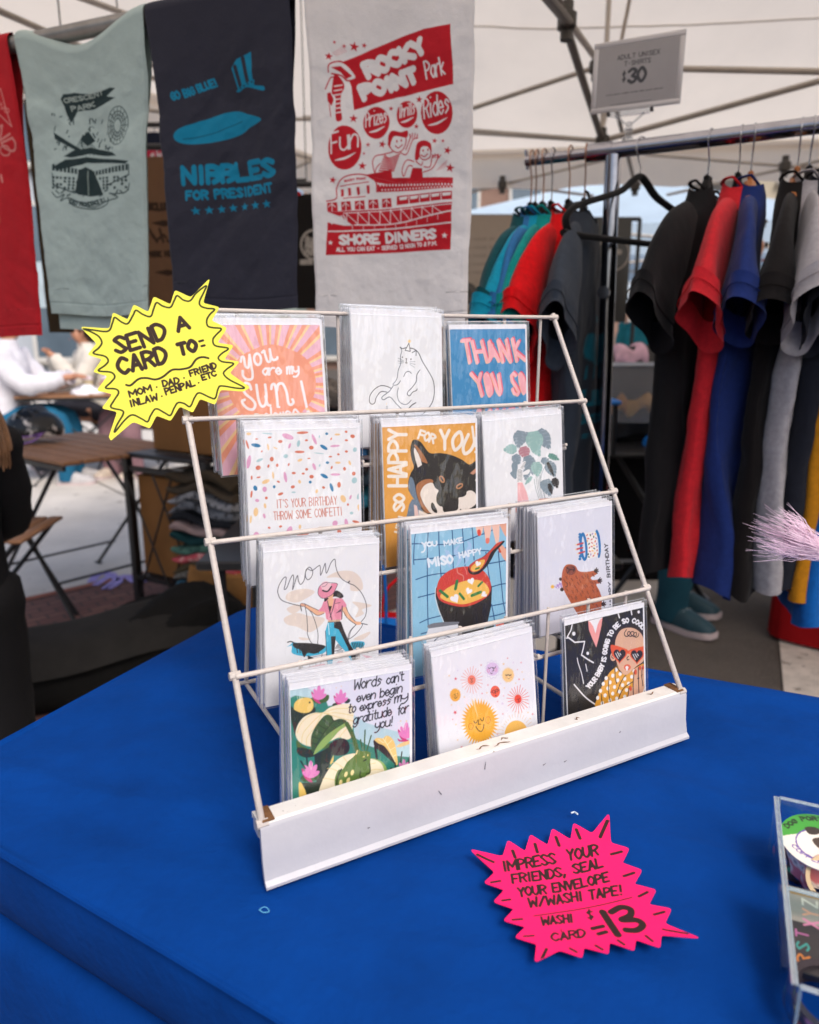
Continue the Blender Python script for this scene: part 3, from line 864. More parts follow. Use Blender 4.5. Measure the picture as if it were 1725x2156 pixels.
A.poly([(668, 1162), (738, 1160), (800, 1300), (870, 1560), (760, 1600), (720, 1590), (670, 1450)], '#eeb4b8'); A.line([(690, 1200), (710, 1350), (765, 1470)], 5, '#f7dcdc'); A.poly([(640, 1530), (760, 1500), (750, 1590), (640, 1600)], '#d97c60')
A.poly([(980, 1400), (1110, 1395), (1140, 1540), (1010, 1560)], '#e08a70'); A.ell(1265, 1500, 35, 15, GD)
p.place(A, 'white card of a person hidden behind big monstera leaves', 'white monstera leaf card behind the front one, silvery film edges at its left', 5, GC, .0032, .6, 6)
# ---- cowgirl mom card
p = Pocket((780, 1630, 440 / 1664), 2, (95, 215), (1400, 105), .020)
A = p.art('#eaebf0')
BE, PI, TQ, SK = '#e2cfc2', '#e58ea6', '#3fb2d6', '#ecb592'
for q in ([(820, 500), (950, 430), (1120, 430), (1220, 520), (1230, 640), (1100, 650), (1080, 560), (950, 500)], [(390, 670), (560, 630), (680, 660), (620, 720), (470, 790), (350, 750)], [(360, 860), (480, 810), (520, 860), (430, 920)], [(330, 970), (470, 910), (600, 940), (800, 980), (640, 1130), (480, 1070), (360, 1040)], [(1120, 780), (1340, 820), (1230, 870), (1250, 920), (1150, 960), (1190, 860)], [(1130, 1210), (1300, 1130), (1320, 1150), (1230, 1220)], [(500, 1190), (640, 1210), (540, 1225)]): A.poly(q, BE, True, .8)
LN = '#33323a'
mm = [(515, 828), (400, 800), (300, 760), (258, 680), (268, 600), (320, 510), (352, 500), (345, 570), (330, 635), (360, 620), (400, 520), (430, 470), (440, 520), (428, 640), (480, 480), (495, 540), (520, 580), (560, 530), (580, 430), (620, 380), (660, 430), (640, 500), (600, 525), (575, 480), (590, 400), (650, 420), (720, 370), (745, 370), (750, 475), (790, 370), (805, 340), (818, 450), (870, 330), (915, 290), (925, 370), (950, 450), (1000, 520), (1070, 560), (1085, 540), (1072, 565), (1150, 600), (1230, 690), (1280, 820), (1270, 940), (1220, 1010)]
A.line(mm, 7.5, LN)
A.line([(570, 830), (590, 940), (600, 1100), (600, 1160), (650, 1260), (740, 1280), (850, 1350), (980, 1330), (1060, 1250), (1100, 1120), (1160, 1045)], 6.5, LN); A.line([(575, 840), (640, 900), (690, 1020), (720, 1150), (720, 1280), (770, 1340), (735, 1580)], 6.5, LN)
A.line([(1165, 1040), (1090, 1120), (1070, 1210), (1150, 1160), (1230, 1060), (1215, 1020)], 6.5, LN); A.line([(1220, 1030), (1290, 1045)], 8, LN); A.line([(520, 830), (530, 885)], 10, LN)
A.poly([(430, 1250), (560, 1270), (800, 1290), (790, 1370), (600, 1410), (430, 1380), (420, 1310)], TQ, True); A.poly([(365, 1300), (430, 1255), (440, 1280)], TQ); A.poly([(440, 1260), (640, 1260), (800, 1290), (760, 1340), (680, 1380), (600, 1370), (560, 1420), (520, 1340), (450, 1310)], '#1e1a1a', True)
for i in range(9): A.line([(470 + i * 32, 1290), (485 + i * 30, 1370)], 9, '#1e1a1a', False)
A.line([(370, 1248), (410, 1240), (450, 1258)], 12, '#1e1a1a'); A.poly([(1100, 1250), (1240, 1240), (1250, 1290), (1140, 1330)], TQ, True)
for i in range(7): A.line([(1115 + i * 20, 1255), (1135 + i * 18, 1320)], 9, '#1e1a1a', False)
for i in range(5): A.line([(920 + i * 16, 1320), (950 + i * 10, 1270)], 6, LN, False); A.line([(940 + i * 15, 1365), (950 + i * 15, 1340)], 5, LN, False)
for q in (((640, 1420), (820, 1390)), ((560, 1450), (800, 1440)), ((900, 1390), (1030, 1370)), ((1120, 1340), (1300, 1370))): A.line(q, 4, LN, False)
A.poly([(600, 1400), (690, 1440), (670, 1460), (605, 1450)], '#1e1a1a'); A.line([(625, 1470), (622, 1530), (650, 1530)], 5, LN, False); A.line([(690, 1450), (700, 1530)], 5, LN, False)
for q in ([(515, 1580), (640, 1530), (800, 1500), (770, 1570), (600, 1605)], [(920, 1500), (960, 1470), (1010, 1475), (940, 1520)], [(1240, 1400), (1350, 1420), (1330, 1450), (1220, 1480), (1280, 1440)]): A.poly(q, PI, True)
A.poly([(835, 1020), (940, 1015), (1010, 1090), (1060, 1240), (1140, 1350), (1190, 1470), (1120, 1490), (1040, 1360), (970, 1280), (890, 1180), (890, 1400), (890, 1540), (830, 1560), (815, 1300), (805, 1120)], TQ); A.poly([(905, 1015), (985, 1010), (1020, 1110), (1090, 1270), (1170, 1400), (1200, 1490), (1130, 1490), (1060, 1300), (960, 1100), (905, 1080)], '#241c1c'); A.poly([(870, 1180), (925, 1180), (905, 1400), (880, 1400)], '#241c1c'); A.poly([(820, 1540), (890, 1525), (890, 1560), (815, 1565)], '#241c1c')
A.line([(805, 1120), (815, 1300), (830, 1560)], 6, LN); A.line([(840, 1030), (850, 1160)], 9, '#d9f0f5', False)
A.poly([(570, 805), (740, 880), (800, 870), (790, 915), (715, 938), (640, 890), (555, 830)], SK, True); A.line([(560, 800), (640, 840), (740, 885)], 5, LN); A.line([(560, 830), (640, 890), (715, 938), (790, 915)], 5, LN); A.ell(545, 817, 30, 18, '#dba58c', 10); A.ell(545, 817, 30, 18, LN, 10, lw=4)
A.poly([(1000, 830), (1045, 840), (1075, 920), (1150, 1000), (1215, 1015), (1210, 1045), (1150, 1040), (1060, 970), (1010, 900)], SK, True); A.line([(1045, 840), (1080, 920), (1150, 1005)], 5, LN); A.line([(1015, 890), (1060, 970), (1160, 1045)], 6, LN)
A.poly([(790, 770), (830, 750), (980, 740), (1020, 770), (1050, 830), (1000, 860), (990, 990), (830, 990), (800, 900), (725, 890), (760, 840)], PI, True); A.poly([(830, 760), (880, 740), (900, 760), (870, 880), (840, 830)], SK, True); A.poly([(840, 830), (880, 830), (860, 900)], '#241c1c')
A.line([(830, 770), (850, 870), (880, 990)], 8, LN); A.line([(920, 750), (890, 870), (860, 960)], 8, LN); A.line([(1000, 830), (995, 980)], 10, LN); A.line([(920, 800), (975, 790)], 5, LN, False)
for i in range(5): A.line([(930 + i * 10, 910 - i * 8), (985, 890 - i * 6)], 4, LN, False)
A.poly([(835, 995), (975, 985), (975, 1010), (835, 1018)], '#c9a98f'); A.line([(835, 1018), (975, 1010)], 5, LN, False)
A.poly([(890, 690), (930, 650), (990, 680), (1015, 720), (980, 740), (920, 720), (850, 740), (800, 780), (795, 740), (840, 720)], '#241f22', True)
A.poly([(760, 700), (830, 720), (900, 690), (890, 740), (850, 745)], SK)
A.poly([(720, 650), (740, 600), (790, 590), (870, 570), (940, 570), (935, 610), (900, 680), (830, 735), (770, 740), (725, 700)], PI, True); A.poly([(755, 600), (770, 560), (820, 545), (860, 570), (875, 600), (850, 650), (790, 665)], '#f0c3cc', True); A.line([(775, 650), (830, 660), (875, 605)], 16, '#241c1c'); A.line([(720, 650), (740, 600), (800, 560), (850, 560), (940, 570), (930, 620), (880, 700), (780, 742), (725, 700), (720, 650)], 5, LN)
A.line([(770, 605), (800, 600), (830, 570)], 4, LN)
p.place(A, 'white card of a cowgirl in a pink hat whose lasso spells mom', 'white cowgirl mom card behind the front one, its film showing blue table at the left', 5, GC, .0036, .75, 7)
# ---- miso card
p = Pocket((1200, 1560, 400 / 1725), 2, (240, 305), (1490, 160), .021)
A = p.art('#8fc3e0')
NV = '#1d4f82'
for q in ([(295, 300), (280, 400), (270, 640), (275, 700)], [(460, 280), (450, 500), (450, 850), (450, 1100), (460, 1500)], [(600, 260), (605, 500), (630, 850), (640, 1000)], [(775, 240), (785, 450), (790, 750)], [(910, 225), (925, 430), (945, 720)], [(1038, 210), (1050, 350), (1065, 640)], [(1190, 190), (1200, 300)], [(1220, 540), (1250, 780), (1270, 900)], [(1385, 530), (1400, 700), (1430, 1000), (1450, 1200), (1495, 1400)], [(1295, 1230), (1320, 1350), (1335, 1450)], [(235, 430), (350, 428), (450, 435), (600, 440), (850, 415), (1050, 350), (1150, 310), (1200, 295)], [(270, 640), (450, 625), (600, 610), (800, 585), (930, 545), (1100, 520), (1260, 520)], [(300, 900), (450, 850), (620, 820), (760, 815)], [(330, 1135), (450, 1105), (550, 1080)], [(350, 1470), (460, 1420), (630, 1375)], [(370, 1615), (460, 1590)], [(1260, 690), (1400, 665), (1480, 650)], [(1300, 995), (1430, 960), (1560, 950)], [(1300, 1245), (1430, 1220), (1580, 1180)], [(1270, 1390), (1400, 1360), (1590, 1300)], [(1460, 485), (1515, 480)], [(1280, 260), (1400, 210)]): A.line(q, 13, NV)
for q in ([(870, 450), (820, 510), (840, 560), (880, 600), (860, 680), (830, 730)], [(980, 400), (1010, 460), (960, 560), (980, 620), (940, 700)], [(690, 520), (720, 560), (700, 640), (750, 740)]): A.line(q, 38, '#a9c6ea', a=.85, taper=True)
SK1, SK2 = '#f3c5b4', '#e9ab92'
A.poly([(1090, 180), (1180, 170), (1175, 260), (1150, 320), (1110, 310), (1095, 250)], SK1, True); A.poly([(1110, 250), (1145, 245), (1155, 300), (1140, 325), (1112, 310)], '#dc4a34', True)
A.poly([(1195, 165), (1285, 160), (1290, 240), (1265, 380), (1250, 425), (1220, 410), (1205, 300), (1190, 230)], SK1, True); A.poly([(1222, 360), (1262, 355), (1268, 400), (1245, 427), (1220, 412)], '#ea7a68', True)
A.poly([(1300, 150), (1390, 150), (1400, 260), (1390, 400), (1360, 440), (1330, 330), (1305, 220)], SK1, True); A.poly([(1400, 150), (1500, 140), (1490, 250), (1510, 320), (1480, 330), (1430, 240)], SK2, True)
A.poly([(1380, 450), (1440, 450), (1520, 560), (1540, 700), (1460, 630), (1420, 560)], SK2, True); A.poly([(1375, 480), (1400, 480), (1425, 540), (1400, 550)], '#c7472f')
A.poly([(560, 1010), (560, 1130), (600, 1290), (680, 1480), (740, 1620), (1150, 1640), (1240, 1470), (1290, 1250), (1300, 1000), (1250, 870)], '#231d1b')
A.line([(560, 1000), (555, 1130), (600, 1300), (665, 1460)], 9, '#e4e4e4')
A.poly([(575, 1000), (620, 880), (740, 780), (880, 735), (1040, 730), (1180, 780), (1260, 880), (1290, 1000), (1250, 1110), (1120, 1200), (960, 1255), (800, 1245), (640, 1190), (580, 1110)], '#d1402f', True)
A.poly([(620, 1110), (700, 1020), (850, 945), (1010, 905), (1140, 910), (1220, 960), (1265, 1040), (1230, 1110), (1100, 1175), (920, 1225), (760, 1200), (650, 1160)], '#f3bd57', True)
def heart(x, y, r, rot, c_='#f2eef4'):
    c1, s1 = math.cos(rad(rot)), math.sin(rad(rot))
    P = []
    for t in np.linspace(0, 2 * math.pi, 24, endpoint=False):
        hx = .95 * math.sin(t) ** 3; hy = -(13 * math.cos(t) - 5 * math.cos(2 * t) - 2 * math.cos(3 * t) - math.cos(4 * t)) / 15
        P.append((x + r * (hx * c1 - hy * s1), y + r * (hx * s1 + hy * c1)))
    A.poly(P, c_)
heart(1025, 920, 48, -20); heart(995, 1050, 46, 25); heart(812, 1150, 62, -30); heart(1195, 1095, 42, 60)
for q in ((840, 920, 820, 1020, 40), (615, 1045, 715, 1125, 34), (875, 1085, 930, 1155, 30), (1035, 1110, 1150, 1065, 36), (1120, 985, 1170, 935, 28)): A.line([(q[0], q[1]), (q[2], q[3])], q[4], '#2f7a3c', False)
A.line([(840, 740), (850, 810), (920, 850), (925, 910)], 14, '#e39a90', a=.8); A.line([(935, 730), (960, 780), (970, 830)], 10, '#e39a90', a=.8)
A.poly([(985, 770), (1000, 720), (1080, 650), (1180, 600), (1270, 520), (1340, 450), (1430, 395), (1465, 405), (1350, 530), (1290, 640), (1220, 740), (1130, 820), (1050, 835), (1000, 810)], '#221b1a', True)
A.poly([(1000, 745), (1010, 705), (1100, 640), (1200, 590), (1290, 500), (1360, 425), (1440, 395), (1400, 440), (1290, 540), (1230, 660), (1160, 760), (1080, 800), (1020, 790)], '#c94533', True); A.poly([(1020, 755), (1060, 700), (1150, 645), (1205, 640), (1190, 700), (1120, 780), (1050, 790)], '#eeb54f', True)
heart(1115, 690, 40, 20); A.line([(1085, 760), (1130, 745)], 20, '#2f7a3c', False)
A.poly([(450, 1525), (480, 1490), (600, 1465), (850, 1455), (860, 1480), (800, 1520), (650, 1545), (520, 1560)], '#7b7e88', True); A.poly([(465, 1545), (850, 1490), (905, 1620), (910, 1800), (445, 1800), (430, 1640)], '#e7e9f2'); A.ell(670, 1790, 150, 150, '#2a3a5a', lw=12); A.line([(590, 1725), (640, 1715)], 16, '#1f2a44', False); A.line([(660, 1710), (700, 1700)], 18, '#1f2a44', False); A.line([(680, 1680), (685, 1720)], 16, '#1f2a44', False)
A.poly([(1180, 1600), (1260, 1450), (1330, 1440), (1320, 1620)], '#2f3f30'); A.poly([(1350, 1470), (1590, 1430), (1605, 1600), (1350, 1600)], '#ea7a66')
for x in (1400, 1455, 1520, 1575): A.line([(x, 1450), (x + 10, 1600)], 12, '#d5452f', False)
A.text('YOU', [(375, 480), (585, 460)], 75, 22, '#e2ebf6', gap=1); A.line([(425, 440), (410, 520), (375, 540)], 20, '#e2ebf6')
A.text('MAKE', [(670, 465), (925, 415)], 80, 19, '#e2ebf6'); A.text('MISO', [(462, 745), (800, 690)], 130, 30, '#e2ebf6', gap=1.2); A.text('HAPPY', [(870, 625), (1175, 565)], 88, 20, '#e2ebf6', gap=1.2)
p.place(A, 'light blue checked card with a red bowl reading you make miso happy', 'blue miso soup card stepped behind the front one, blue check edge at its left', 7, GC, .0033, .7, 8)
# ---- capybara birthday card
p = Pocket((1560, 1510, 360 / 1552), 2, (355, 300), (1310, 140), .022)
A = p.art('#dfe0ee')
A.poly([(975, 500), (1120, 480), (1155, 810), (980, 850)], '#f0ece9')
for i, (x, y, r_) in enumerate([(998, 530, 60), (1042, 530, 20), (1070, 513, 70), (1108, 516, 30), (1015, 575, -40), (1060, 586, 80), (1087, 552, 30), (1118, 570, -20), (1000, 605, 20), (1106, 612, 50), (1065, 632, -30), (1025, 645, 70), (1125, 645, 50), (1092, 665, -40), (1060, 680, -30), (1030, 697, 60), (1094, 706, -30), (1130, 683, 40), (1072, 737, -40), (1035, 742, -30), (1132, 730, 50), (1015, 782, 40), (1048, 785, 40), (1101, 768, 50), (1084, 802, 80), (1140, 778, 20), (1022, 818, -50)]):
    A.ell(x, y, 16, 8, ['#d0666a', '#2f4a3c', '#a58cc4', '#f0b454', '#d4555a'][i % 5], r_ + 60)
A.line([(940, 515), (920, 560), (915, 650), (925, 740), (945, 820), (970, 850), (990, 800), (990, 700), (975, 590), (955, 530)], 34, '#2374b4', True, True); A.line([(1125, 478), (1150, 540), (1165, 650), (1168, 740), (1155, 810)], 34, '#2374b4')
for y in np.arange(520, 850, 36): A.ell(915 + 12 * math.sin(y / 50), y, 20, 18, '#2374b4')
for (x, y) in ((870, 655), (865, 715), (890, 768)): A.line([(x, y), (x + 75, y - 20)], 20, '#c9484e', False); A.ell(x - 14, y + 4, 12, 9, '#f6d9a0')
CB = '#b8603c'; BRN = '#3c2724'
A.ell(650, 1110, 20, 22, BRN); A.ell(668, 1245, 24, 26, BRN)
A.poly([(565, 1205), (660, 1135), (672, 1215), (610, 1238)], '#b194d2'); 
for x, y in ((590, 1200), (620, 1170), (640, 1200), (655, 1150), (645, 1222), (612, 1222)): A.ell(x, y, 9, 9, '#f1ecf6')
A.star(545, 1210, 30, '#f3bb3c', n=9, q=.6)
A.poly([(680, 990), (720, 925), (790, 915), (850, 940), (885, 1000), (960, 1015), (1080, 1000), (1110, 985), (1130, 1040), (1050, 1085), (1070, 1120), (1150, 1120), (1165, 1165), (1120, 1180), (1165, 1270), (1195, 1380), (1190, 1500), (1200, 1800), (1040, 1800), (870, 1560), (790, 1430), (710, 1290), (670, 1180), (665, 1090)], CB, True)
rg = random.Random(4)
for x, y in [(720, 1075), (790, 1100), (850, 1070), (930, 1070), (1000, 1080), (1070, 1040), (765, 1150), (830, 1190), (900, 1120), (870, 1150), (960, 1190), (1030, 1130), (980, 1180), (1060, 1190), (720, 1230), (800, 1260), (860, 1240), (930, 1260), (1000, 1270), (1070, 1250), (1120, 1240), (750, 1310), (850, 1330), (910, 1300), (980, 1340), (1030, 1340), (1090, 1350), (1150, 1340), (880, 1450), (940, 1430), (1000, 1440), (1060, 1420), (1120, 1440), (960, 1530), (1030, 1500), (1090, 1500), (1150, 1480), (690, 1110), (960, 1040), (1000, 1045), (840, 1350), (790, 1340), (1100, 1140), (1060, 1140)]:
    t = rad(58 + rg.uniform(-8, 8)); A.line([(x, y), (x + 38 * math.cos(t), y + 38 * math.sin(t))], 15, '#8e4a33', False)
A.ell(785, 990, 68, 66, '#8a4a3a'); A.line([(730, 960), (765, 985), (740, 1030)], 13, BRN); A.line([(765, 985), (825, 985)], 13, BRN, False); A.line([(810, 950), (830, 965), (830, 995), (815, 1005)], 12, BRN)
A.line([(720, 1150), (740, 1170), (735, 1205), (712, 1212)], 9, BRN)
for x, y in ((1112, 1000), (1158, 1130), (1208, 1440)):
    A.ell(x, y, 22, 26, BRN)
    for a_ in (-70, -30, 10, 55): A.line([(x, y), (x + 36 * math.cos(rad(a_)), y + 40 * math.sin(rad(a_)))], 15, BRN, False)
A.text('HAPPY', [(1352, 1500), (1325, 1145)], 52, 11, '#22242e', gap=1.6); A.text('BIRTHDAY', [(1312, 1085), (1275, 640)], 52, 11, '#22242e', gap=1.6)
p.place(A, 'white card of a brown capybara in a party hat lettered happy birthday', 'white capybara birthday card fanned behind the front one, thick pale stack of edges', 8, GC, .0040, .55, 9)
# ---- frog card
p = Pocket((840, 2000, 480 / 1725), 3, (165, 385), (1470, 160), .024, 7)
A = p.art('#dedff0')
TL_, DG, PB, IV, GR, PKF = '#2c8272', '#203024', '#b4d3de', '#f2e6c9', '#5d7c38', '#e283c2'
A.poly([(100, 400), (300, 330), (520, 440), (560, 540), (650, 560), (800, 600), (870, 660), (1000, 740), (1200, 800), (1400, 850), (1700, 600), (1800, 1800), (100, 1800)], PB)
A.poly([(100, 500), (220, 440), (400, 470), (560, 500), (580, 560), (650, 540), (850, 700), (870, 900), (1000, 980), (1080, 1010), (1300, 1100), (1600, 1130), (1700, 1800), (100, 1800)], TL_)
A.poly([(150, 560), (250, 600), (420, 560), (430, 640), (300, 760), (240, 900), (200, 800)], DG, True)
A.poly([(390, 480), (440, 450), (520, 470), (560, 435), (590, 440), (580, 490), (530, 520), (450, 525)], '#3f5f30', True); A.ell(790, 500, 35, 24, DG, -25); A.ell(680, 545, 55, 26, DG)
def lily(x, y, r, c_=PKF, base=True):
    if base: A.poly([(x - r, y - r * .35), (x - r * .8, y - r * .4), (x + r * .2, y + r * .95), (x - r * .1, y + r), (x - r * .7, y + r * .5)], '#c13a7a', True)
    for a_, l in ((-60, 1.0), (-30, 1.25), (0, 1.5), (28, 1.3), (58, 1.05)):
        t = rad(a_ - 90); A.ell(x + r * .45 * l * math.cos(t), y + r * .5 + r * .62 * l * math.sin(t), r * .62 * l, r * .27, c_, a_ - 90)
A.poly([(205, 580), (215, 520), (280, 470), (370, 465), (415, 510), (415, 580), (370, 625), (290, 630), (215, 600)], '#eec86a', True); A.ell(378, 516, 10, 9, BK)
for a_ in (250, 275, 300): A.line([(a_, 480), (a_ - 10, 450)], 6, '#d8e0c0', False)
lily(480, 440, 85); lily(720, 480, 80)
A.poly([(225, 880), (240, 780), (310, 680), (420, 630), (520, 625), (600, 570), (720, 535), (830, 540), (860, 600), (855, 720), (830, 900), (750, 920), (700, 900), (560, 960), (400, 1000), (280, 960)], IV, True)
for q in ([(520, 630), (400, 650), (290, 740), (240, 850)], [(520, 630), (420, 720), (310, 850), (290, 960)], [(510, 640), (440, 780), (350, 900), (345, 990)], [(530, 635), (640, 590), (800, 580)], [(540, 640), (680, 630), (850, 660)], [(560, 640), (700, 680), (850, 720)], [(830, 760), (740, 850), (700, 910)]): A.line(q, 7, '#e6cf8a')
A.poly([(235, 930), (300, 990), (420, 1030), (600, 960), (640, 1000), (430, 1050), (420, 1080), (300, 1100), (240, 1020)], '#4c6a35', True); A.poly([(250, 1010), (400, 1040), (440, 1100), (330, 1120), (250, 1080)], DG, True)
A.poly([(590, 1000), (640, 940), (740, 910), (800, 950), (815, 1020), (780, 1080), (680, 1100), (620, 1080)], '#241f1c', True); A.poly([(430, 1090), (600, 1000), (640, 1060), (600, 1180), (560, 1500), (480, 1560), (440, 1300)], DG)
A.poly([(390, 960), (400, 870), (450, 770), (520, 680), (570, 650), (620, 665), (645, 710), (700, 695), (760, 705), (780, 730), (700, 790), (600, 850), (520, 930), (440, 1040), (410, 1060), (395, 1010)], '#3d5a33', True); A.poly([(420, 1085), (460, 1000), (540, 900), (640, 820), (770, 740), (790, 765), (700, 830), (620, 920), (520, 1020), (440, 1080)], '#8fb061', True)
for q in ([(640, 715), (540, 840), (440, 1000)], [(640, 720), (760, 720)], [(520, 700), (600, 760)], [(470, 760), (560, 810)], [(440, 820), (520, 860)], [(410, 890), (490, 920)], [(600, 660), (640, 720)], [(700, 700), (690, 740)], [(400, 960), (450, 975)]): A.line(q, 7, '#1c2a1c')
A.line([(785, 750), (850, 880), (900, 1050)], 44, '#46662f')
for q in ((985, 820, 975, 1040), (935, 925, 955, 1030), (1052, 880, 1005, 1040)): A.line([(q[0], q[1]), (q[2], q[3])], 14, '#3d5a33', False)
A.ell(1060, 1280, 170, 150, '#8fb061'); A.poly([(470, 1560), (500, 1420), (580, 1260), (700, 1130), (860, 1075), (1000, 1120), (1130, 1160), (1190, 1240), (1190, 1340), (1100, 1400), (960, 1450), (700, 1530), (560, 1580)], IV, True)
for q in ([(850, 1280), (780, 1160), (740, 1110)], [(820, 1300), (700, 1200), (620, 1170)], [(800, 1330), (640, 1250), (570, 1240)], [(700, 1380), (560, 1350), (520, 1360)], [(680, 1500), (560, 1490), (480, 1510)], [(980, 1280), (1100, 1250), (1180, 1260)], [(980, 1360), (1080, 1380)], [(1000, 1200), (1100, 1180)], [(860, 1090), (860, 1200)]): A.line(q, 7, '#e6cf8a')
A.poly([(870, 1100), (890, 1050), (930, 1040), (950, 1050), (1010, 1050), (1045, 1080), (1040, 1190), (1040, 1290), (1000, 1320), (960, 1360), (970, 1430), (860, 1470), (760, 1490), (700, 1510), (660, 1450), (655, 1350), (690, 1260), (740, 1250), (790, 1170)], GR, True)
A.line([(725, 1250), (690, 1320), (675, 1420), (700, 1500), (740, 1500), (770, 1470)], 18, '#2e3d1c'); A.line([(1035, 1190), (1040, 1280), (1000, 1300)], 14, '#2e3d1c'); A.line([(935, 1270), (930, 1330), (970, 1350)], 14, '#2e3d1c'); A.poly([(880, 1385), (990, 1345), (950, 1380), (975, 1430), (940, 1420)], '#2e3d1c'); A.line([(900, 1045), (890, 1080)], 16, '#e8d59a')
A.poly([(960, 1160), (1000, 1130), (1000, 1150), (970, 1165)], BK); A.ell(970, 1112, 12, 6, '#f0d58a', -20); A.ell(1015, 1095, 7, 12, '#f0d58a')
for x, y, r_ in ((775, 1305, 20), (845, 1285, 15), (800, 1370, 25), (718, 1395, 10)): A.ell(x, y, 18, 32, '#f0dc9a', r_)
A.poly([(1085, 930), (1120, 905), (1180, 910), (1220, 880), (1270, 900), (1310, 960), (1330, 1060), (1345, 1190), (1310, 1190), (1260, 1090), (1190, 1010), (1110, 970)], '#ecc877', True); A.poly([(1080, 930), (1130, 965), (1200, 1000), (1280, 1110), (1320, 1195), (1240, 1130), (1150, 1050), (1090, 1000)], '#211d1c', True)
for q in ([(1180, 910), (1240, 1000), (1320, 1180)], [(1220, 890), (1200, 950)], [(1280, 930), (1230, 980)], [(1310, 1010), (1260, 1040)], [(1325, 1090), (1290, 1110)], [(1130, 920), (1190, 960)]): A.line(q, 6, '#faeec8')
A.line([(1095, 1000), (1115, 1130)], 24, '#1c211c', False); A.line([(1315, 1180), (1325, 1300)], 12, '#1c211c', False); A.line([(1390, 1060), (1370, 1210)], 14, '#1c211c', False)
lily(1440, 860, 95); A.ell(1420, 970, 95, 22, '#eac98c', -20); A.poly([(1345, 910), (1380, 930), (1460, 925), (1440, 945), (1360, 945)], '#c13a7a', True)
for x in (1375, 1440): A.line([(x, 725), (1415 + (x - 1400) * .2, 820)], 4, '#f5f2e4', False); A.ell(x, 720, 7, 7, '#f0c878')
A.poly([(1450, 1300), (1455, 1180), (1490, 1030), (1530, 910), (1560, 1240), (1560, 1300)], '#38592f'); A.poly([(1450, 1300), (1450, 1200), (1480, 1080), (1490, 1250)], '#241f1c'); lily(1410, 1240, 75, base=False); A.line([(1270, 1240), (1310, 1320)], 18, '#1c211c', False); lily(1330, 1340, 60)
for x in (1395, 1435): A.line([(x, 1140), (1415, 1230)], 4, '#dfe8e4', False)
A.ell(385, 1335, 110, 50, '#38592f', -12); lily(390, 1290, 100); A.line([(280, 1160), (330, 1240)], 14, '#1c211c', False); A.line([(345, 1120), (355, 1210)], 14, '#1c211c', False)
for x in (372, 412): A.line([(x, 1180), (395, 1250)], 5, '#e8e8d0', False)
A.poly([(260, 1400), (320, 1450), (370, 1620), (280, 1660)], '#eec86a', True); A.poly([(290, 1400), (470, 1390), (480, 1560), (370, 1620), (330, 1480)], DG); A.ell(470, 1600, 100, 40, '#4c6a35', -15); A.poly([(600, 1180), (640, 1090), (640, 1150), (610, 1200)], '#eec86a')
for x, y in ((668, 355), (725, 338)): A.ell(x, y, 6, 6, '#e9c0a0')
INK = '#17191f'
A.text('Words', [(855, 385), (1165, 330)], 120, 13, INK, .3, gap=.6); A.text("can't", [(1215, 325), (1415, 275)], 105, 13, INK, .3, gap=.6)
A.text('even', [(885, 520), (1100, 475)], 100, 13, INK, .35, gap=.5); A.text('begin', [(1145, 470), (1395, 405)], 105, 13, INK, .35, gap=.5)
A.text('to', [(795, 640), (885, 625)], 105, 13, INK, .35, gap=.6); A.text('express', [(920, 620), (1270, 535)], 95, 13, INK, .35, gap=.5); A.text('my', [(1305, 530), (1460, 485)], 100, 13, INK, .35, gap=.5)
A.text('gratitude', [(850, 765), (1280, 660)], 105, 13, INK, .35, gap=.5); A.text('for', [(1330, 665), (1475, 625)], 110, 13, INK, .35, gap=.5)
A.text('you!', [(1090, 820), (1295, 770)], 105, 13, INK, .35, gap=.6)
p.place(A, 'green frog and water lily card reading words cant even begin to express my gratitude', 'frog card stacked behind the front one, green strip and clear film at its left', 6, GC, .0036, .55, 10)
# ---- suns card
p = Pocket((1280, 1890, 420 / 1725), 3, (160, 480), (1390, 160), .020, 7)
A = p.art('#e9e9f1')
def rays(x, y, r0, r1, n, lw, c_, j=0.0, a0=0, ya=1.22):
    rg = random.Random(n)
    for i in range(n):
        t = rad(a0) + 2 * math.pi * i / n; r = r1 * (1 - j * rg.random())
        A.line([(x + r0 * math.cos(t), y + r0 * ya * math.sin(t)), (x + r * math.cos(t), y + r * ya * math.sin(t))], lw, c_, False)
def spikes(x, y, r0, r1, n, c_, ya=1.2, j=.12):
    rg = random.Random(n + 1)
    P = []
    for i in range(2 * n):
        t = math.pi * i / n; r = r0 if i % 2 else r1 * (1 - j * rg.random())
        P.append((x + r * math.cos(t), y + r * ya * math.sin(t)))
    A.poly(P, c_)
CO = '#ea6f58'
rays(655, 760, 50, 145, 22, 5, '#e58478', .12); A.ell(655, 760, 50, 60, '#ee8168'); A.ell(642, 745, 4, 5, BK); A.ell(668, 742, 4, 5, BK); A.line([(650, 745), (660, 762), (652, 768)], 5, BK); A.line([(643, 780), (655, 790), (668, 778)], 5, BK)
A.line([(915 + 88 * math.cos(t) * (1 + .1 * math.cos(11 * t)), 628 + 108 * math.sin(t) * (1 + .1 * math.cos(11 * t))) for t in np.linspace(0, 2 * math.pi, 90)[:-1]], 7, '#d4cde4', False, True); A.ell(915, 622, 78, 84, '#d9bfe4')
A.line([(862, 607), (880, 615), (900, 602)], 7, BK); A.line([(922, 604), (940, 612), (957, 592)], 7, BK); A.line([(912, 600), (932, 640), (910, 648)], 6, BK); A.line([(892, 668), (903, 682), (915, 672)], 6, BK); A.ell(864, 644, 16, 18, '#dc7f9c', lw=5); A.ell(958, 632, 12, 20, '#dc7f9c', lw=5)
spikes(1112, 700, 66, 88, 34, '#f2c681'); A.ell(1112, 700, 66, 76, '#f5cd8c')
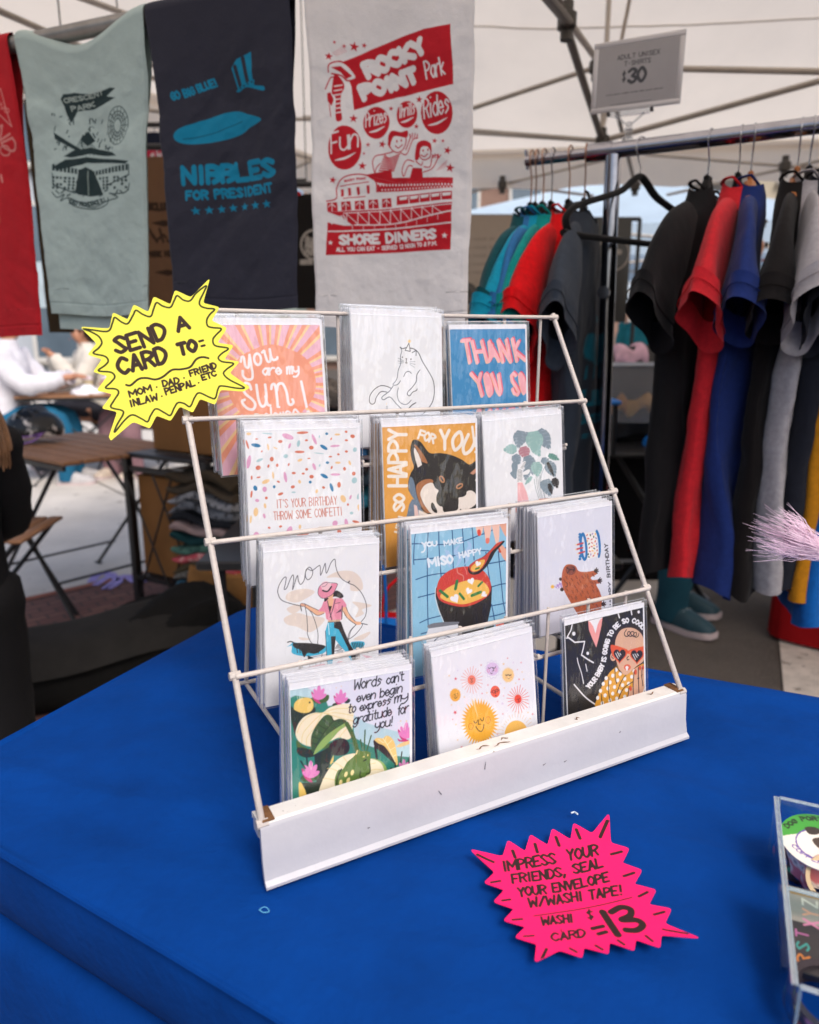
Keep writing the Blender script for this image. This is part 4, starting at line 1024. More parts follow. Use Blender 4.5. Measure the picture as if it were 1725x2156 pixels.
for x0 in (1080, 1120):
    A.line([(x0, 700), (x0 + 16, 706), (x0 + 32, 690)], 5, BK)
    for i in range(4): A.line([(x0 + i * 10, 702), (x0 + i * 10 - 2, 690)], 3.5, BK, False)
A.line([(1118, 695), (1128, 710)], 4, BK); A.line([(1110, 740), (1120, 746), (1128, 738)], 4, BK); A.ell(1090, 725, 10, 12, '#d88a5a', lw=4); A.ell(1147, 720, 9, 12, '#d88a5a', lw=4)
A.ell(950, 906, 60, 74, '#ec6247'); A.ell(930, 905, 16, 18, BK, lw=5); A.ell(970, 892, 16, 18, BK, lw=5); A.line([(892, 915), (914, 908)], 5, BK, False); A.line([(986, 888), (1004, 884)], 5, BK, False); A.line([(945, 900), (956, 925), (945, 930)], 5, BK); A.ell(958, 956, 8, 6, BK); A.ell(930, 905, 3, 3, BK); A.ell(970, 892, 3, 3, BK)
spikes(450, 950, 62, 76, 34, '#eba93c'); A.ell(450, 950, 60, 72, '#f0ad3e'); A.ell(436, 942, 4, 5, BK); A.ell(474, 932, 4, 5, BK); A.line([(450, 932), (446, 962), (460, 962)], 5, BK); A.line([(438, 980), (455, 990), (475, 972)], 6, BK); A.ell(418, 964, 9, 12, '#c97a30', lw=4); A.ell(485, 948, 9, 12, '#c97a30', lw=4)
rays(1236, 1000, 45, 150, 22, 6, '#e35c50', .15, 4); A.ell(1236, 1000, 44, 56, '#e9492f'); A.ell(1226, 1003, 4, 5, BK); A.ell(1253, 995, 4, 5, BK); A.line([(1240, 1000), (1248, 1012), (1240, 1018)], 5, BK); A.line([(1238, 1030), (1248, 1035), (1258, 1025)], 5, BK)
spikes(757, 1290, 178, 252, 38, '#efae32', 1.26, .10); A.ell(757, 1290, 182, 226, '#f0af33')
A.line([(682, 1275), (700, 1300), (720, 1290), (728, 1262)], 8, BK); A.line([(762, 1245), (785, 1272), (800, 1258), (803, 1232)], 8, BK); A.line([(745, 1258), (736, 1315), (765, 1315)], 8, BK, False); A.line([(707, 1345), (740, 1390), (775, 1405), (800, 1370), (808, 1318)], 9, BK); A.ell(645, 1342, 30, 40, '#c9762a', lw=6); A.ell(860, 1262, 30, 42, '#c9762a', lw=6)
for q in [(652, 985), (700, 1100), (720, 1180)]: pass
A.poly([(650, 990), (690, 1030), (738, 1240), (728, 1220)], '#f8d9a4', a=.8)
rays(1217, 1430, 165, 250, 34, 4, '#e5b487', .3); A.ell(1217, 1450, 150, 182, '#f3bd5e')
for x0, y0 in ((1125, 1430), (1245, 1408)):
    A.line([(x0, y0), (x0 + 28, y0 + 12), (x0 + 52, y0 - 12)], 7, BK)
    for i in range(5): A.line([(x0 + 4 + i * 11, y0 + 6 - i * 2), (x0 + i * 11, y0 + 22 - i * 3)], 5, BK, False)
A.line([(1212, 1400), (1192, 1480), (1222, 1478)], 7, BK, False); A.ell(1132, 1500, 26, 30, '#c9562a', lw=6); A.ell(1312, 1455, 26, 30, '#c9562a', lw=6)
A.ell(890, 1640, 60, 62, '#e2603f'); rays(640, 1760, 60, 130, 26, 5, '#e08a80', .2)
for i, (x, y, r_) in enumerate([(455, 745, 22), (372, 706, 14), (370, 812, 12), (448, 1168, 28), (480, 640, 13), (773, 573, 16), (1055, 560, 18), (1178, 540, 14), (1275, 542, 15), (1288, 660, 12), (1250, 752, 16), (1208, 800, 12), (1018, 803, 16), (858, 822, 16), (1308, 752, 14), (786, 930, 14), (562, 975, 14), (1042, 1056, 24), (980, 1030, 13), (403, 1072, 13), (417, 1255, 11), (458, 1318, 14), (1380, 1100, 15), (1045, 1186, 16), (1362, 1168, 14), (1420, 1188, 17), (1390, 1245, 13), (1438, 1328, 14), (978, 1440, 14), (480, 1512, 14), (530, 1603, 20), (495, 1700, 13), (963, 1512, 13), (1055, 960, 12), (845, 920, 13), (1105, 487, 12), (1065, 860, 11), (1100, 1146, 11), (1230, 630, 11)]):
    A.star(x, y, r_, {0: '#e0606a', 1: '#edbf86', 2: '#d8cdE6'.lower(), 3: '#e0606a', 4: '#d8cde6', 5: '#dd9aa0'}.get(i, ['#e38a92', '#efc893', '#dccfe6', '#e8a6ae', '#f0c592'][i % 5]), rot=i * 13)
p.place(A, 'white card covered with smiling yellow and coral suns', 'white smiling suns card stacked behind the front one, blank pale left edges', 4, GC, .0036, .5, 11)
# ---- baby card
p = Pocket((1690, 1810, 370 / 1725), 3, (165, 465), (1270, 205), .016, 7)
A = p.art('#262220')
WT = '#ecebf0'
A.poly([(490, 395), (695, 340), (680, 460), (640, 640), (605, 775), (545, 640), (500, 520)], '#ef9f9c'); A.poly([(490, 395), (695, 340), (650, 390), (620, 460), (595, 575), (560, 470), (520, 410)], WT)
A.line([(265, 440), (245, 530), (195, 620), (300, 700), (440, 688), (420, 790), (395, 880), (480, 940), (565, 990)], 18, WT, False); A.line([(150, 560), (170, 640), (210, 640)], 14, WT, False)
for x, y, r_ in ((287, 577, 24), (484, 856, 20), (1210, 268, 18)): A.ell(x, y, r_, r_ * 1.2, WT)
A.line([(915, 285), (935, 350)], 18, WT, False); A.line([(1100, 240), (1112, 305)], 18, WT, False)
A.line([(335, 925), (350, 1000), (395, 1140), (425, 1285)], 13, WT); A.line([(455, 1010), (475, 1110)], 13, WT, False); A.line([(290, 1300), (450, 1480), (600, 1590), (730, 1680)], 16, WT); A.line([(1410, 1300), (1340, 1460)], 12, WT, False)
A.poly([(820, 750), (850, 620), (900, 540), (1000, 470), (1100, 465), (1230, 520), (1310, 640), (1320, 800), (1330, 1020), (1200, 1130), (960, 1080), (840, 950)], '#35261f', True)
A.poly([(580, 1600), (640, 1430), (720, 1240), (800, 1120), (900, 1035), (980, 1140), (1060, 1150), (1170, 1060), (1270, 1000), (1320, 1040), (1345, 1160), (1300, 1350), (1240, 1480), (1200, 1700), (700, 1720)], '#e0a034')
for i in range(70):
    x = 600 + (i * 137) % 640; y = 1080 + ((i * 89) % 590)
    if y > 1640 - (x - 600) * .25 + 60 or y < 1020 + max(0, (860 - x)) * 1.2: continue
for x, y in ((890, 1090), (945, 1150), (840, 1175), (745, 1210), (800, 1270), (910, 1240), (705, 1290), (865, 1335), (980, 1310), (1010, 1220), (1065, 1290), (1110, 1190), (770, 1355), (665, 1390), (840, 1430), (935, 1400), (730, 1455), (1035, 1380), (625, 1490), (895, 1500), (800, 1525), (1010, 1475), (690, 1565), (860, 1600), (970, 1570), (755, 1630), (1145, 1110), (1310, 1140)): A.ell(x, y, 23, 29, WT, 10)
A.poly([(1130, 1140), (1180, 1060), (1290, 1040), (1320, 1160), (1330, 1230), (1290, 1380), (1240, 1490), (1120, 1600), (1020, 1600), (1060, 1450), (1080, 1330), (1130, 1330)], '#d9a98c', True)
A.line([(1290, 980), (1340, 1110), (1340, 1220), (1280, 1400), (1240, 1490)], 16, WT)
for x, y, h_, r_ in ((1165, 1125, 40, 0), (1228, 1065, 32, 0), (1277, 1058, 30, 0), (1092, 1355, 38, -10)): A.ell(x, y, 19, h_, '#d4502e', r_)
for q in ([(1145, 1120), (1130, 1300), (1135, 1470)], [(1205, 1060), (1205, 1200), (1215, 1450)], [(1260, 1060), (1255, 1180), (1270, 1320)], [(1070, 1350), (1055, 1470), (1025, 1570)], [(870, 1075), (875, 1200), (895, 1285)], [(785, 1195), (780, 1400), (815, 1600)], [(675, 1440), (690, 1560), (710, 1650)], [(1280, 990), (1160, 1050), (1030, 1160), (950, 1280), (900, 1420)], [(1130, 1260), (1000, 1350), (930, 1480), (900, 1600)], [(890, 1040), (940, 1110), (1030, 1165)], [(1195, 1215), (1215, 1210)], [(1250, 1175), (1262, 1165)]): A.line(q, 12, '#201a18')
SKB = '#dcae92'
A.ell(845, 905, 42, 62, SKB); A.ell(1310, 870, 38, 62, SKB); A.line([(835, 870), (825, 910), (850, 930)], 9, '#201a18'); A.line([(1305, 840), (1320, 880), (1295, 900)], 9, '#201a18')
A.poly([(870, 740), (890, 630), (950, 530), (1040, 493), (1140, 500), (1230, 560), (1285, 660), (1300, 800), (1280, 960), (1180, 1040), (1030, 1165), (940, 1090), (895, 980), (875, 860)], SKB, True)
A.line([(1035, 520), (1005, 570), (1020, 610), (1060, 610), (1090, 560), (1060, 550), (1050, 590), (1090, 615), (1130, 600), (1140, 555), (1105, 550), (1100, 590), (1150, 620), (1180, 590), (1170, 560), (1140, 580), (1160, 625), (1200, 615), (1212, 575)], 11, '#241a14')
def hrt(x, y, w_, h_, c_, rot=0):
    P = []
    for t in np.linspace(0, 2 * math.pi, 30, endpoint=False):
        hx = math.sin(t) ** 3; hy = -(13 * math.cos(t) - 5 * math.cos(2 * t) - 2 * math.cos(3 * t) - math.cos(4 * t)) / 15
        P.append((x + w_ * hx + rot * hy * 20, y + h_ * hy))
    A.poly(P, c_)
A.poly([(810, 745), (880, 745), (960, 770), (1040, 800), (1060, 820), (1100, 800), (1180, 780), (1260, 760), (1310, 765), (1300, 850), (1260, 900), (1040, 860), (850, 880)], '#e0592f', True); hrt(935, 880, 112, 118, '#e0592f'); hrt(1185, 890, 108, 118, '#e0592f'); hrt(938, 880, 86, 98, '#2a211d'); hrt(1184, 890, 84, 98, '#2a211d')
for q in ((880, 855, 918, 930), (905, 840, 938, 900), (940, 855, 955, 880), (1127, 870, 1165, 945), (1155, 865, 1187, 915), (1187, 865, 1207, 890)): A.line([(q[0], q[1]), (q[2], q[3])], 10, WT, False)
A.line([(1065, 900), (1042, 920), (1050, 950), (1070, 945)], 11, '#201a18'); A.ell(1048, 1055, 50, 42, '#e0664a'); A.ell(1042, 1060, 22, 24, WT); A.ell(1042, 1088, 12, 16, WT)
A.text('YOUR BABY IS GOING TO BE SO COOL', [(505, 1375), (620, 1240), (735, 1010), (775, 780), (845, 590), (960, 460), (1090, 420), (1190, 450), (1275, 525)], 78, 19, WT, gap=1.2)
p.place(A, 'black card of a baby in heart sunglasses lettered your baby is going to be cool', 'black baby card tucked behind the front one, dark left edge showing', 1, GC, .0042, .8, 12)
# ================================================================== blue padded table
KC = np.array([-.251, 1.10, 0]); TX = nrm([.916, -.4, 0]); TY = np.array([-TX[1], TX[0], 0])
M_BLUE = mat('blue_cloth', '#00357c', .88, .16, 8, .26, 130, spec=.25)
tab = thing('display_table', 'table under a bright royal blue cloth with a thick padded top', 'table', KC + TX * .7 - TY * .3)
def rrect(ins, n=320, x0=0, x1=1.55, y0=-.572, y1=0, r=.055):
    x0, x1, y0, y1 = x0 + ins, x1 - ins, y0 + ins, y1 - ins
    r = max(r - ins, .012)
    per = []
    segs = [((x1 - r, y1 - r), 0), ((x0 + r, y1 - r), 90), ((x0 + r, y0 + r), 180), ((x1 - r, y0 + r), 270)]
    pts = []
    for (cx_, cy_), a0 in segs:
        for a in np.linspace(a0, a0 + 90, 10): pts.append((cx_ + r * math.cos(rad(a)), cy_ + r * math.sin(rad(a))))
    P = np.array(pts + pts[:1])
    d = np.concatenate([[0], np.cumsum(np.linalg.norm(np.diff(P, axis=0), axis=1))])
    t = np.linspace(0, d[-1], n, endpoint=False)
    q = np.stack([np.interp(t, d, P[:, 0]), np.interp(t, d, P[:, 1])], -1)
    q[:, 1] *= 1 + .20 * (q[:, 0] - .16)          # the front edge runs a little askew
    return q
def tabpt(xy, z): return KC + xy[:, :1] * TX + xy[:, 1:] * TY + np.stack([0 * z, 0 * z, z], -1)
def topz(xy):
    x, y = xy[:, 0], xy[:, 1]
    g1 = fbm(x * 4 + y * 3 + 3, y * 9 - x * 2, 4)
    w = .0050 * fbm(x * 3 + 3, y * 5, 3) + .0085 * (.35 - np.abs(g1)) + .0042 * fbm(x * 13 + 7, y * 10 + 4, 4)
    w = w + .0035 * np.exp(-((y + .56) / .05) ** 2) * fbm(x * 22, y * 4, 3)
    rl = .0022 * np.exp(-((y + .03 - .05 * (x - .6)) / .02) ** 2) * (x > .4) + .003 * np.exp(-((y + .09 + .12 * (x - 1.0)) / .018) ** 2) * np.clip((x - .7) * 4, 0, 1)
    return TABLE_Z - .0036 + np.clip(w - .0016, -.0075, .0044) + rl
rings = []
for z, ins in ((.0, -.020), (.25, -.016), (.45, -.010), (.60, -.006), (.640, -.003), (.655, .004), (.661, .014), (.6645, .026), (.6675, .027), (.671, .017), (.678, .006), (.69, .0), (.710, -.003), (.732, -.003), (.745, -.0015), (.7515, .0), (.7535, -.0004), (.7552, -.0020), (.7572, -.0028), (.7592, -.0020), (.7605, -.0002), (.7612, .0022), (.7620, .006), (.7632, .014)):
    xy = rrect(ins)
    k = np.arange(len(xy))
    fold = 0
    if z < .655: fold = .012 * (1 - z / .7) * np.sin(k * .39 + 1.1 * np.sin(k * .07)) * .8
    else: fold = .0030 * fbm(k * .09, np.full(len(k), z * 40), 3)
    nn = xy - xy.mean(0); nn = nn / np.linalg.norm(nn, axis=1)[:, None]
    zz = np.full(len(xy), z) + (.002 * fbm(k * .05, np.full(len(k), 3.3), 2) if z > .655 else 0)
    if z > .7605: zz = zz + (topz(xy) - TABLE_Z + .0016) * .7
    rings.append(tabpt(xy + nn * np.reshape(fold, (-1, 1)), zz))
base = rrect(.026)
cen = np.array([.775, -.296])
for t in np.concatenate([[0, .01, .025], np.linspace(.05, 1.0, 90)]):
    xy = base * (1 - t) + np.array([np.clip(base[:, 0], .29, 1.26), np.full(len(base), -.29)]).T * t
    rings.append(tabpt(xy, topz(xy)))
mb = MB(); mb.loft(rings[::1], caps=False)
mb.build('cloth', M_BLUE, tab, sharp=75)
xy = rrect(-.0026)
mb = MB(); mb.tube(tabpt(xy, np.full(len(xy), .7568) + .0012 * fbm(np.arange(len(xy)) * .06, np.full(len(xy), 5.0), 3)), .0024, 6, closed=True); mb.build('piping', M_BLUE, tab)
for x in (.12, 1.43):
    for y in (-.5, -.09):
        P = KC + TX * x + TY * y
        mb = MB(); mb.box(P + EZ * .34, (.035, .035, .68), np.stack([TX, TY, EZ], 1)); mb.build('leg', mat('table_metal', '#444444', .5), tab, smooth=False)
mb = MB()
for (x, y, r_, c_) in ((1203, 1712, .0012, 0),):
    q = onz(x, y, TABLE_Z + .0015)
    mb.tube([q, q + np.array([.003, .001, .0004]), q + np.array([.005, -.003, .001])], .0008, 5)
tag(mb.build('lint', mat('lint_white', '#c9d6e0', .9), None, org=onz(1203, 1712, TABLE_Z)), 'tiny white lint speck on the blue cloth right of the rack tray', 'lint')
mb = MB(); q = onz(545, 1917, TABLE_Z + .0012)
mb.tube(cr([q, q + np.array([.003, .002, .001]), q + np.array([.006, .001, .0012]), q + np.array([.008, -.002, .0008]), q + np.array([.004, -.003, .001]), q + np.array([.001, -.001, .0012])], 5), .0003, 5)
tag(mb.build('lint', mat('lint_blue', '#5fa6c8', .9), None, org=q), 'pale blue thread curl on the blue cloth in front of the tray', 'lint')

# ================================================================== starburst paper signs
M_SIGN = mat('fluorescent_card', attr='art', rough=.62, var=.03, vscale=30, spec=.25, bump=.05, bscale=500)
def sign(name, label, view, outline, o, N, thick, paint, bg, curl=0.0, edge='#ffffff'):
    def dp(P):
        P = np.asarray(P, float)
        return np.stack([(view[0] + P[:, 0] * view[2]) * .69, (view[1] + P[:, 1] * view[2]) * .69], -1)
    pts = []
    O = [np.array(q, float) for q in outline]
    n = len(O)
    for i in range(n):                       # soften every tip and notch
        a, b, c = O[i - 1], O[i], O[(i + 1) % n]
        f = .16 if i % 2 == 0 else .13
        p0 = b + (a - b) * f; p1 = b + (c - b) * f
        for t in np.linspace(0, 1, 5): pts.append((1 - t) ** 2 * p0 + 2 * t * (1 - t) * b + t * t * p1)
    W3 = onplane(dp(pts), o, N)
    ctr = W3.mean(0)
    U = nrm(np.cross(EZ, N)) if abs(N[2]) < .9 else nrm(np.array([1.0, 0, 0]) - N * N[0])
    V = np.cross(U, N)
    L = np.stack([(W3 - ctr) @ U, (W3 - ctr) @ V], -1)
    lo = L.min(0) - .002; hi = L.max(0) + .002
    fm = lambda P: np.stack([(onplane(dp(P), o, N) - ctr) @ U, (onplane(dp(P), o, N) - ctr) @ V], -1) - lo
    A = Art(hi[0] - lo[0], hi[1] - lo[1], 420, bg, fm)
    paint(A)
    # cut the painted grid to the outline: keep cells inside, snap the border by a fitted polygon fan
    poly = L - lo
    GX, GY = np.meshgrid(np.arange(A.nx) / A.px, np.arange(A.ny) / A.px)
    ins = np.zeros(GX.shape, bool)
    best = np.full(GX.shape, 1e9); NX, NY = GX.copy(), GY.copy()
    k = len(poly)
    for i in range(k):
        (ax, ay), (bx_, by) = poly[i], poly[(i + 1) % k]
        if ay != by: ins ^= ((ay > GY) != (by > GY)) & (GX < (bx_ - ax) * (GY - ay) / (by - ay) + ax)
        ex, ey = bx_ - ax, by - ay
        t = np.clip(((GX - ax) * ex + (GY - ay) * ey) / (ex * ex + ey * ey + 1e-15), 0, 1)
        d2 = (GX - ax - t * ex) ** 2 + (GY - ay - t * ey) ** 2
        m_ = d2 < best
        best = np.where(m_, d2, best); NX = np.where(m_, ax + t * ex, NX); NY = np.where(m_, ay + t * ey, NY)
    cell = ins[:-1, :-1] | ins[1:, :-1] | ins[:-1, 1:] | ins[1:, 1:]
    GX = np.where(ins, GX, NX); GY = np.where(ins, GY, NY)      # outer cells are pulled in onto the cut edge
    idx = np.arange(A.nx * A.ny).reshape(A.ny, A.nx)
    Qf = np.stack([idx[1:, :-1], idx[1:, 1:], idx[:-1, 1:], idx[:-1, :-1]], -1)[cell]
    used, inv = np.unique(Qf, return_inverse=True)
    F = inv.reshape(-1, 4)
    F = [tuple(f) for f in F.tolist()]
    Q = np.stack([GX.ravel()[used], GY.ravel()[used]], -1)
    col = A.c.reshape(-1, 3)[used]
    def put(q2, z):
        xx = q2[:, 0] + lo[0]; yy = q2[:, 1] + lo[1]
        r2 = (xx / hi[0]) ** 2 + (yy / hi[1]) ** 2
        zz = z + curl * (r2 * .6 + .5 * fbm(xx * 20 + 2, yy * 20, 2) * np.minimum(r2, 1))
        return ctr + xx[:, None] * U + yy[:, None] * V + np.asarray(zz)[:, None] * N
    m = MB()
    m.add(put(Q[:, :2], thick), F, 0)
    m.add(put(Q[:, :2], 0), [f[::-1] for f in F], 1)
    m.add(np.concatenate([put(poly, 0), put(poly, thick)]), [(i, (i + 1) % k, k + (i + 1) % k, k + i) for i in range(k)], 1)
    o_ = m.build(name, [M_SIGN, mat('sign_back' + edge, edge, .5)], None, org=ctr)
    at = o_.data.color_attributes.new('art', 'FLOAT_COLOR', 'POINT')
    CC = np.ones((len(o_.data.vertices), 4), np.float32)
    CC[:len(col), :3] = lin(np.clip(col, 0, 1))
    at.data.foreach_set('color', CC.ravel())
    return tag(o_, label, 'sign')
INKY = '#34231d'
def paint_yellow(A):
    wob = [(120, 440), (180, 447), (280, 455), (310, 400), (325, 365), (370, 395), (410, 405), (445, 350), (465, 318), (510, 345), (560, 358), (580, 310), (600, 268), (640, 290), (690, 298), (715, 255), (735, 222), (775, 250), (820, 255), (860, 205), (925, 158), (910, 200), (882, 260), (890, 290), (930, 305), (980, 312), (950, 345), (930, 380), (935, 420), (970, 432), (1025, 440), (990, 480), (970, 510), (985, 550), (1070, 568), (1030, 600), (1005, 630), (1030, 655), (1105, 668), (1060, 705), (1040, 735), (1080, 775), (1175, 825), (1130, 830), (1030, 815), (1005, 830), (985, 895), (950, 890), (880, 860), (850, 890), (820, 950), (780, 930), (740, 925), (715, 960), (690, 1008), (650, 990), (595, 965), (560, 1010), (540, 1050), (500, 1030), (440, 1005), (390, 1040), (325, 1118), (340, 1070), (380, 1000), (370, 975), (300, 955), (320, 910), (350, 860), (330, 835), (265, 828), (300, 790), (325, 755), (300, 725), (218, 715), (260, 680), (282, 650), (260, 620), (185, 600), (220, 565), (240, 530), (220, 490), (170, 460)]
    A.line(wob, 11.5, '#2e3016', True, True)
    K = dict(col=INKY, jit=.05, gap=1.6)
    A.text('SEND', [(325, 610), (480, 580), (680, 500)], 125, 26, **K); A.text('A', [(735, 470), (830, 440)], 105, 26, **K)
    A.text('CARD', [(350, 750), (520, 710), (685, 660)], 125, 27, **K); A.text('TO', [(745, 625), (880, 590)], 95, 27, **K)
    for q in ((880, 522, 905, 515), (895, 553, 915, 548)): A.line([(q[0], q[1]), (q[2], q[3])], 15, INKY, False)
    A.line([(400, 808), (430, 810), (480, 770), (530, 762), (590, 772), (640, 755), (700, 710), (760, 705), (820, 690), (860, 640), (900, 625), (940, 632)], 14, '#33281a')
    A.text('MOM', [(422, 895), (575, 850)], 50, 12.5, **K); A.ell(600, 822, 6, 6, INKY); A.text('DAD', [(640, 825), (755, 800)], 48, 12.5, **K); A.ell(780, 762, 6, 6, INKY); A.text('FRIEND', [(820, 757), (1000, 700)], 48, 12.5, **K)
    A.text('INLAW', [(425, 958), (615, 910)], 52, 12.5, **K); A.ell(634, 882, 6, 6, INKY); A.text('PENPAL', [(660, 880), (860, 815)], 52, 12.5, **K); A.ell(876, 794, 6, 6, INKY); A.text('ETC', [(900, 785), (1000, 750)], 46, 12.5, **K)
YO = [(95, 425), (290, 437), (312, 330), (410, 378), (448, 278), (545, 328), (580, 226), (690, 278), (720, 184), (825, 232), (952, 105), (905, 270), (1015, 298), (962, 385), (1064, 434), (1000, 530), (1107, 548), (1045, 640), (1146, 655), (1080, 730), (1215, 825), (1170, 852), (1020, 840), (985, 938), (885, 900), (838, 990), (752, 950), (692, 1045), (600, 1010), (555, 1095), (445, 1050), (300, 1175), (285, 1150), (340, 985), (238, 962), (308, 868), (205, 845), (275, 750), (182, 722), (240, 640), (145, 610), (205, 535)]
YN = nrm(-EY * math.cos(rad(8)) + EZ * math.sin(rad(8)))
YN = nrm(YN - EX * .18)
sign('starburst_sign', 'yellow starburst sign lettered send a card to clipped on the rack', (200, 800, 800 / 1725), YO, rk(0, 3 * DY - .007, 3 * DZ - .01), YN, .0006, paint_yellow, '#ece452', .0015, '#e4dc46')
def paint_pink(A):
    K = '#2b1a1a'
    for q in ((90, 268, 165, 297, 13), (258, 243, 270, 272, 14), (365, 214, 376, 248, 14), (465, 185, 480, 220, 14), (562, 152, 580, 188, 14), (710, 120, 676, 188, 14), (730, 263, 778, 255, 13), (790, 362, 838, 350, 13), (862, 460, 902, 443, 13), (935, 553, 982, 543, 13), (975, 626, 1092, 658, 10), (895, 655, 925, 682, 13), (762, 676, 790, 698, 13), (655, 700, 686, 722, 13), (533, 714, 562, 732, 13), (420, 716, 398, 765, 14), (312, 652, 358, 648, 10), (258, 573, 303, 567, 11), (208, 482, 246, 475, 11), (155, 397, 198, 387, 11)): A.line([(q[0], q[1]), (q[2], q[3])], q[4], K, False)
    t = dict(col=K, jit=.05, gap=1.4)
    A.text('IMPRESS', [(212, 345), (470, 300)], 56, 11.5, **t); A.text('YOUR', [(520, 290), (672, 265)], 56, 11.5, **t); A.text('FRIENDS, SEAL', [(255, 400), (480, 365), (695, 318)], 52, 11.5, **t)
    A.text('YOUR ENVELOPE', [(285, 465), (500, 430), (725, 385)], 52, 11.5, **t); A.text('W/WASHI TAPE!', [(335, 515), (560, 480), (790, 450)], 54, 11.5, **t)
    A.line([(360, 550), (600, 510), (828, 463)], 6, K)
    A.text('WASHI', [(395, 600), (552, 583)], 50, 11, **t); A.line([(490, 615), (490, 628)], 5, K, False); A.text('CARD', [(445, 682), (610, 655)], 48, 11, **t); A.text('$', [(618, 568), (648, 562)], 46, 9, **t)
    A.line([(640, 612), (690, 600)], 20, K, False); A.line([(668, 640), (705, 630)], 20, K, False); A.line([(690, 530), (760, 645)], 34, K, False); A.line([(730, 530), (775, 508), (820, 520), (820, 550), (780, 570), (850, 575), (880, 600), (850, 625), (800, 622)], 30, K)
PO = [(52, 238), (210, 268), (235, 196), (318, 245), (342, 172), (425, 218), (446, 148), (535, 192), (548, 124), (638, 170), (718, 85), (726, 215), (816, 244), (782, 302), (878, 340), (840, 400), (945, 436), (910, 502), (1018, 530), (985, 598), (1157, 688), (970, 652), (962, 718), (848, 672), (838, 730), (722, 685), (716, 746), (600, 708), (590, 762), (482, 722), (362, 788), (372, 690), (268, 658), (318, 605), (213, 578), (264, 520), (165, 490), (218, 430), (120, 400), (172, 345)]
PO = [(50, 245)] + PO[1:]
sign('starburst_sign', 'hot pink starburst sign lying on the blue cloth lettered impress your friends', (1400, 2450, 1100 / 1725), PO, np.array([0, .45, TABLE_Z + .004]), np.array([0, 0, 1.0]), .0006, paint_pink, '#fb1464', .006, '#f01860')
# ================================================================== acrylic bin and what it holds
M_ACR = clear_mat('clear_acrylic', (.90, .965, .985), 1.1, .03, .03, 8, 0, .02)
M_ACE = clear_mat('acrylic_edge', (.55, .78, .86), 1.2, .08, .1, 30, .22, .12)
B0 = onz(1619.5, 1792.6, TABLE_Z + .002)      # back left bottom corner
B1 = onz(1648, 2170, TABLE_Z + .002)
bF = nrm((B1 - B0) * [1, 1, 0]); bR = np.array([-bF[1], bF[0], 0])
if bR[0] < 0: bR = -bR
BH, BW, BD = .0505, .165, .188
def bx(f, r, z): return B0 + bF * f + bR * r + EZ * z
abin = thing('acrylic_bin', 'clear acrylic divided bin of washi tape at the right edge of the blue cloth', 'bin', bx(BD / 2, BW / 2, 0))
TK = .0028
def panel(name, a, b, h0, h1):
    mb = MB()
    d = nrm(b - a); n_ = np.cross(d, EZ) * TK / 2
    V = [a - n_ + EZ * h0, b - n_ + EZ * h0, b + n_ + EZ * h0, a + n_ + EZ * h0, a - n_ + EZ * h1, b - n_ + EZ * h1, b + n_ + EZ * h1, a + n_ + EZ * h1]
    mb.add(V, [(0, 1, 5, 4), (2, 3, 7, 6), (0, 4, 7, 3), (1, 2, 6, 5)], 0)
    mb.add(V, [(4, 5, 6, 7)], 1)
    r_ = .0007
    for o_ in (n_, -n_): mb.tube([a + o_ * .9 + EZ * (h1 - .0002), b + o_ * .9 + EZ * (h1 - .0002)], r_, 6, 1)
    mb.tube([a + EZ * h0, a + EZ * h1], .0010, 6, 1)
    mb.build(name, [M_ACR, M_ACE], abin, smooth=False)
z3 = lambda f, r: bx(f, r, 0)
panel('side_panel', z3(0, 0), z3(BD, 0), 0, BH); panel('back_panel', z3(0, TK), z3(0, BW), 0, BH)
panel('front_panel', z3(BD, TK), z3(BD, BW), 0, BH); panel('side_panel', z3(0, BW), z3(BD, BW), 0, BH)
panel('divider', z3(.101, TK), z3(.101, BW - TK), .002, BH - .004)
mb = MB(); mb.add([z3(.001, .001), z3(BD, .001), z3(BD, BW), z3(.001, BW)], [(0, 1, 2, 3)], 0); mb.build('floor_panel', M_ACR, abin, smooth=False)
def washi(label, c, r, h, axis, art, core='#c9b08c', name='washi_tape'):
    a, b = frame(axis)
    t = thing(name, label, 'tape roll', c, 'washi tape rolls in the acrylic bin')
    th = np.linspace(0, 2 * math.pi, 96, endpoint=False)
    zs = np.linspace(-h / 2, h / 2, 14)
    P = np.array([[c + r * (math.cos(q) * a + math.sin(q) * b) + nrm(axis) * z for q in th] for z in zs])
    A = Art(2 * math.pi * r, h, 96, '#d98a9a'); art(A)
    ci = np.clip((np.arange(14) / 13 * (A.ny - 1)).astype(int), 0, A.ny - 1)
    grid('tape', P, M_ART, t, A.c[ci][:, :96], wrapu=True)
    mb = MB()
    ax = nrm(axis)
    for s_ in (1, -1):
        ring = [[c + rr * (math.cos(q) * a + math.sin(q) * b) + ax * s_ * h / 2 * (1 if rr > r * .8 else .98) for q in th[::3]] for rr in (r, r * .86, r * .84, r * .82)]
        mb.loft(ring, caps=False)
    mb.loft([[c + r * .82 * (math.cos(q) * a + math.sin(q) * b) + ax * z for q in th[::3]] for z in (-h / 2, h / 2)], caps=False)
    mb.build('core', mat('tape_core' + core, core, .7), t)
    return t
def dots(A):
    for i in range(40): A.ell(((i * 37) % 100) / 100 * A.w, ((i * 53) % 97) / 97 * A.h, .0028, .0026, ['#efe6e4', '#c9ccd6', '#b8405a'][i % 3])
def daisies(A):
    A.c[:] = hexc('#d77a8c')
    for i in range(26): A.ell((i * .131 % 1) * A.w, (i * .37 % 1) * A.h, .004, .004, '#e9e6ea'); A.ell((i * .131 % 1) * A.w, (i * .37 % 1) * A.h, .0014, .0014, '#777a90')
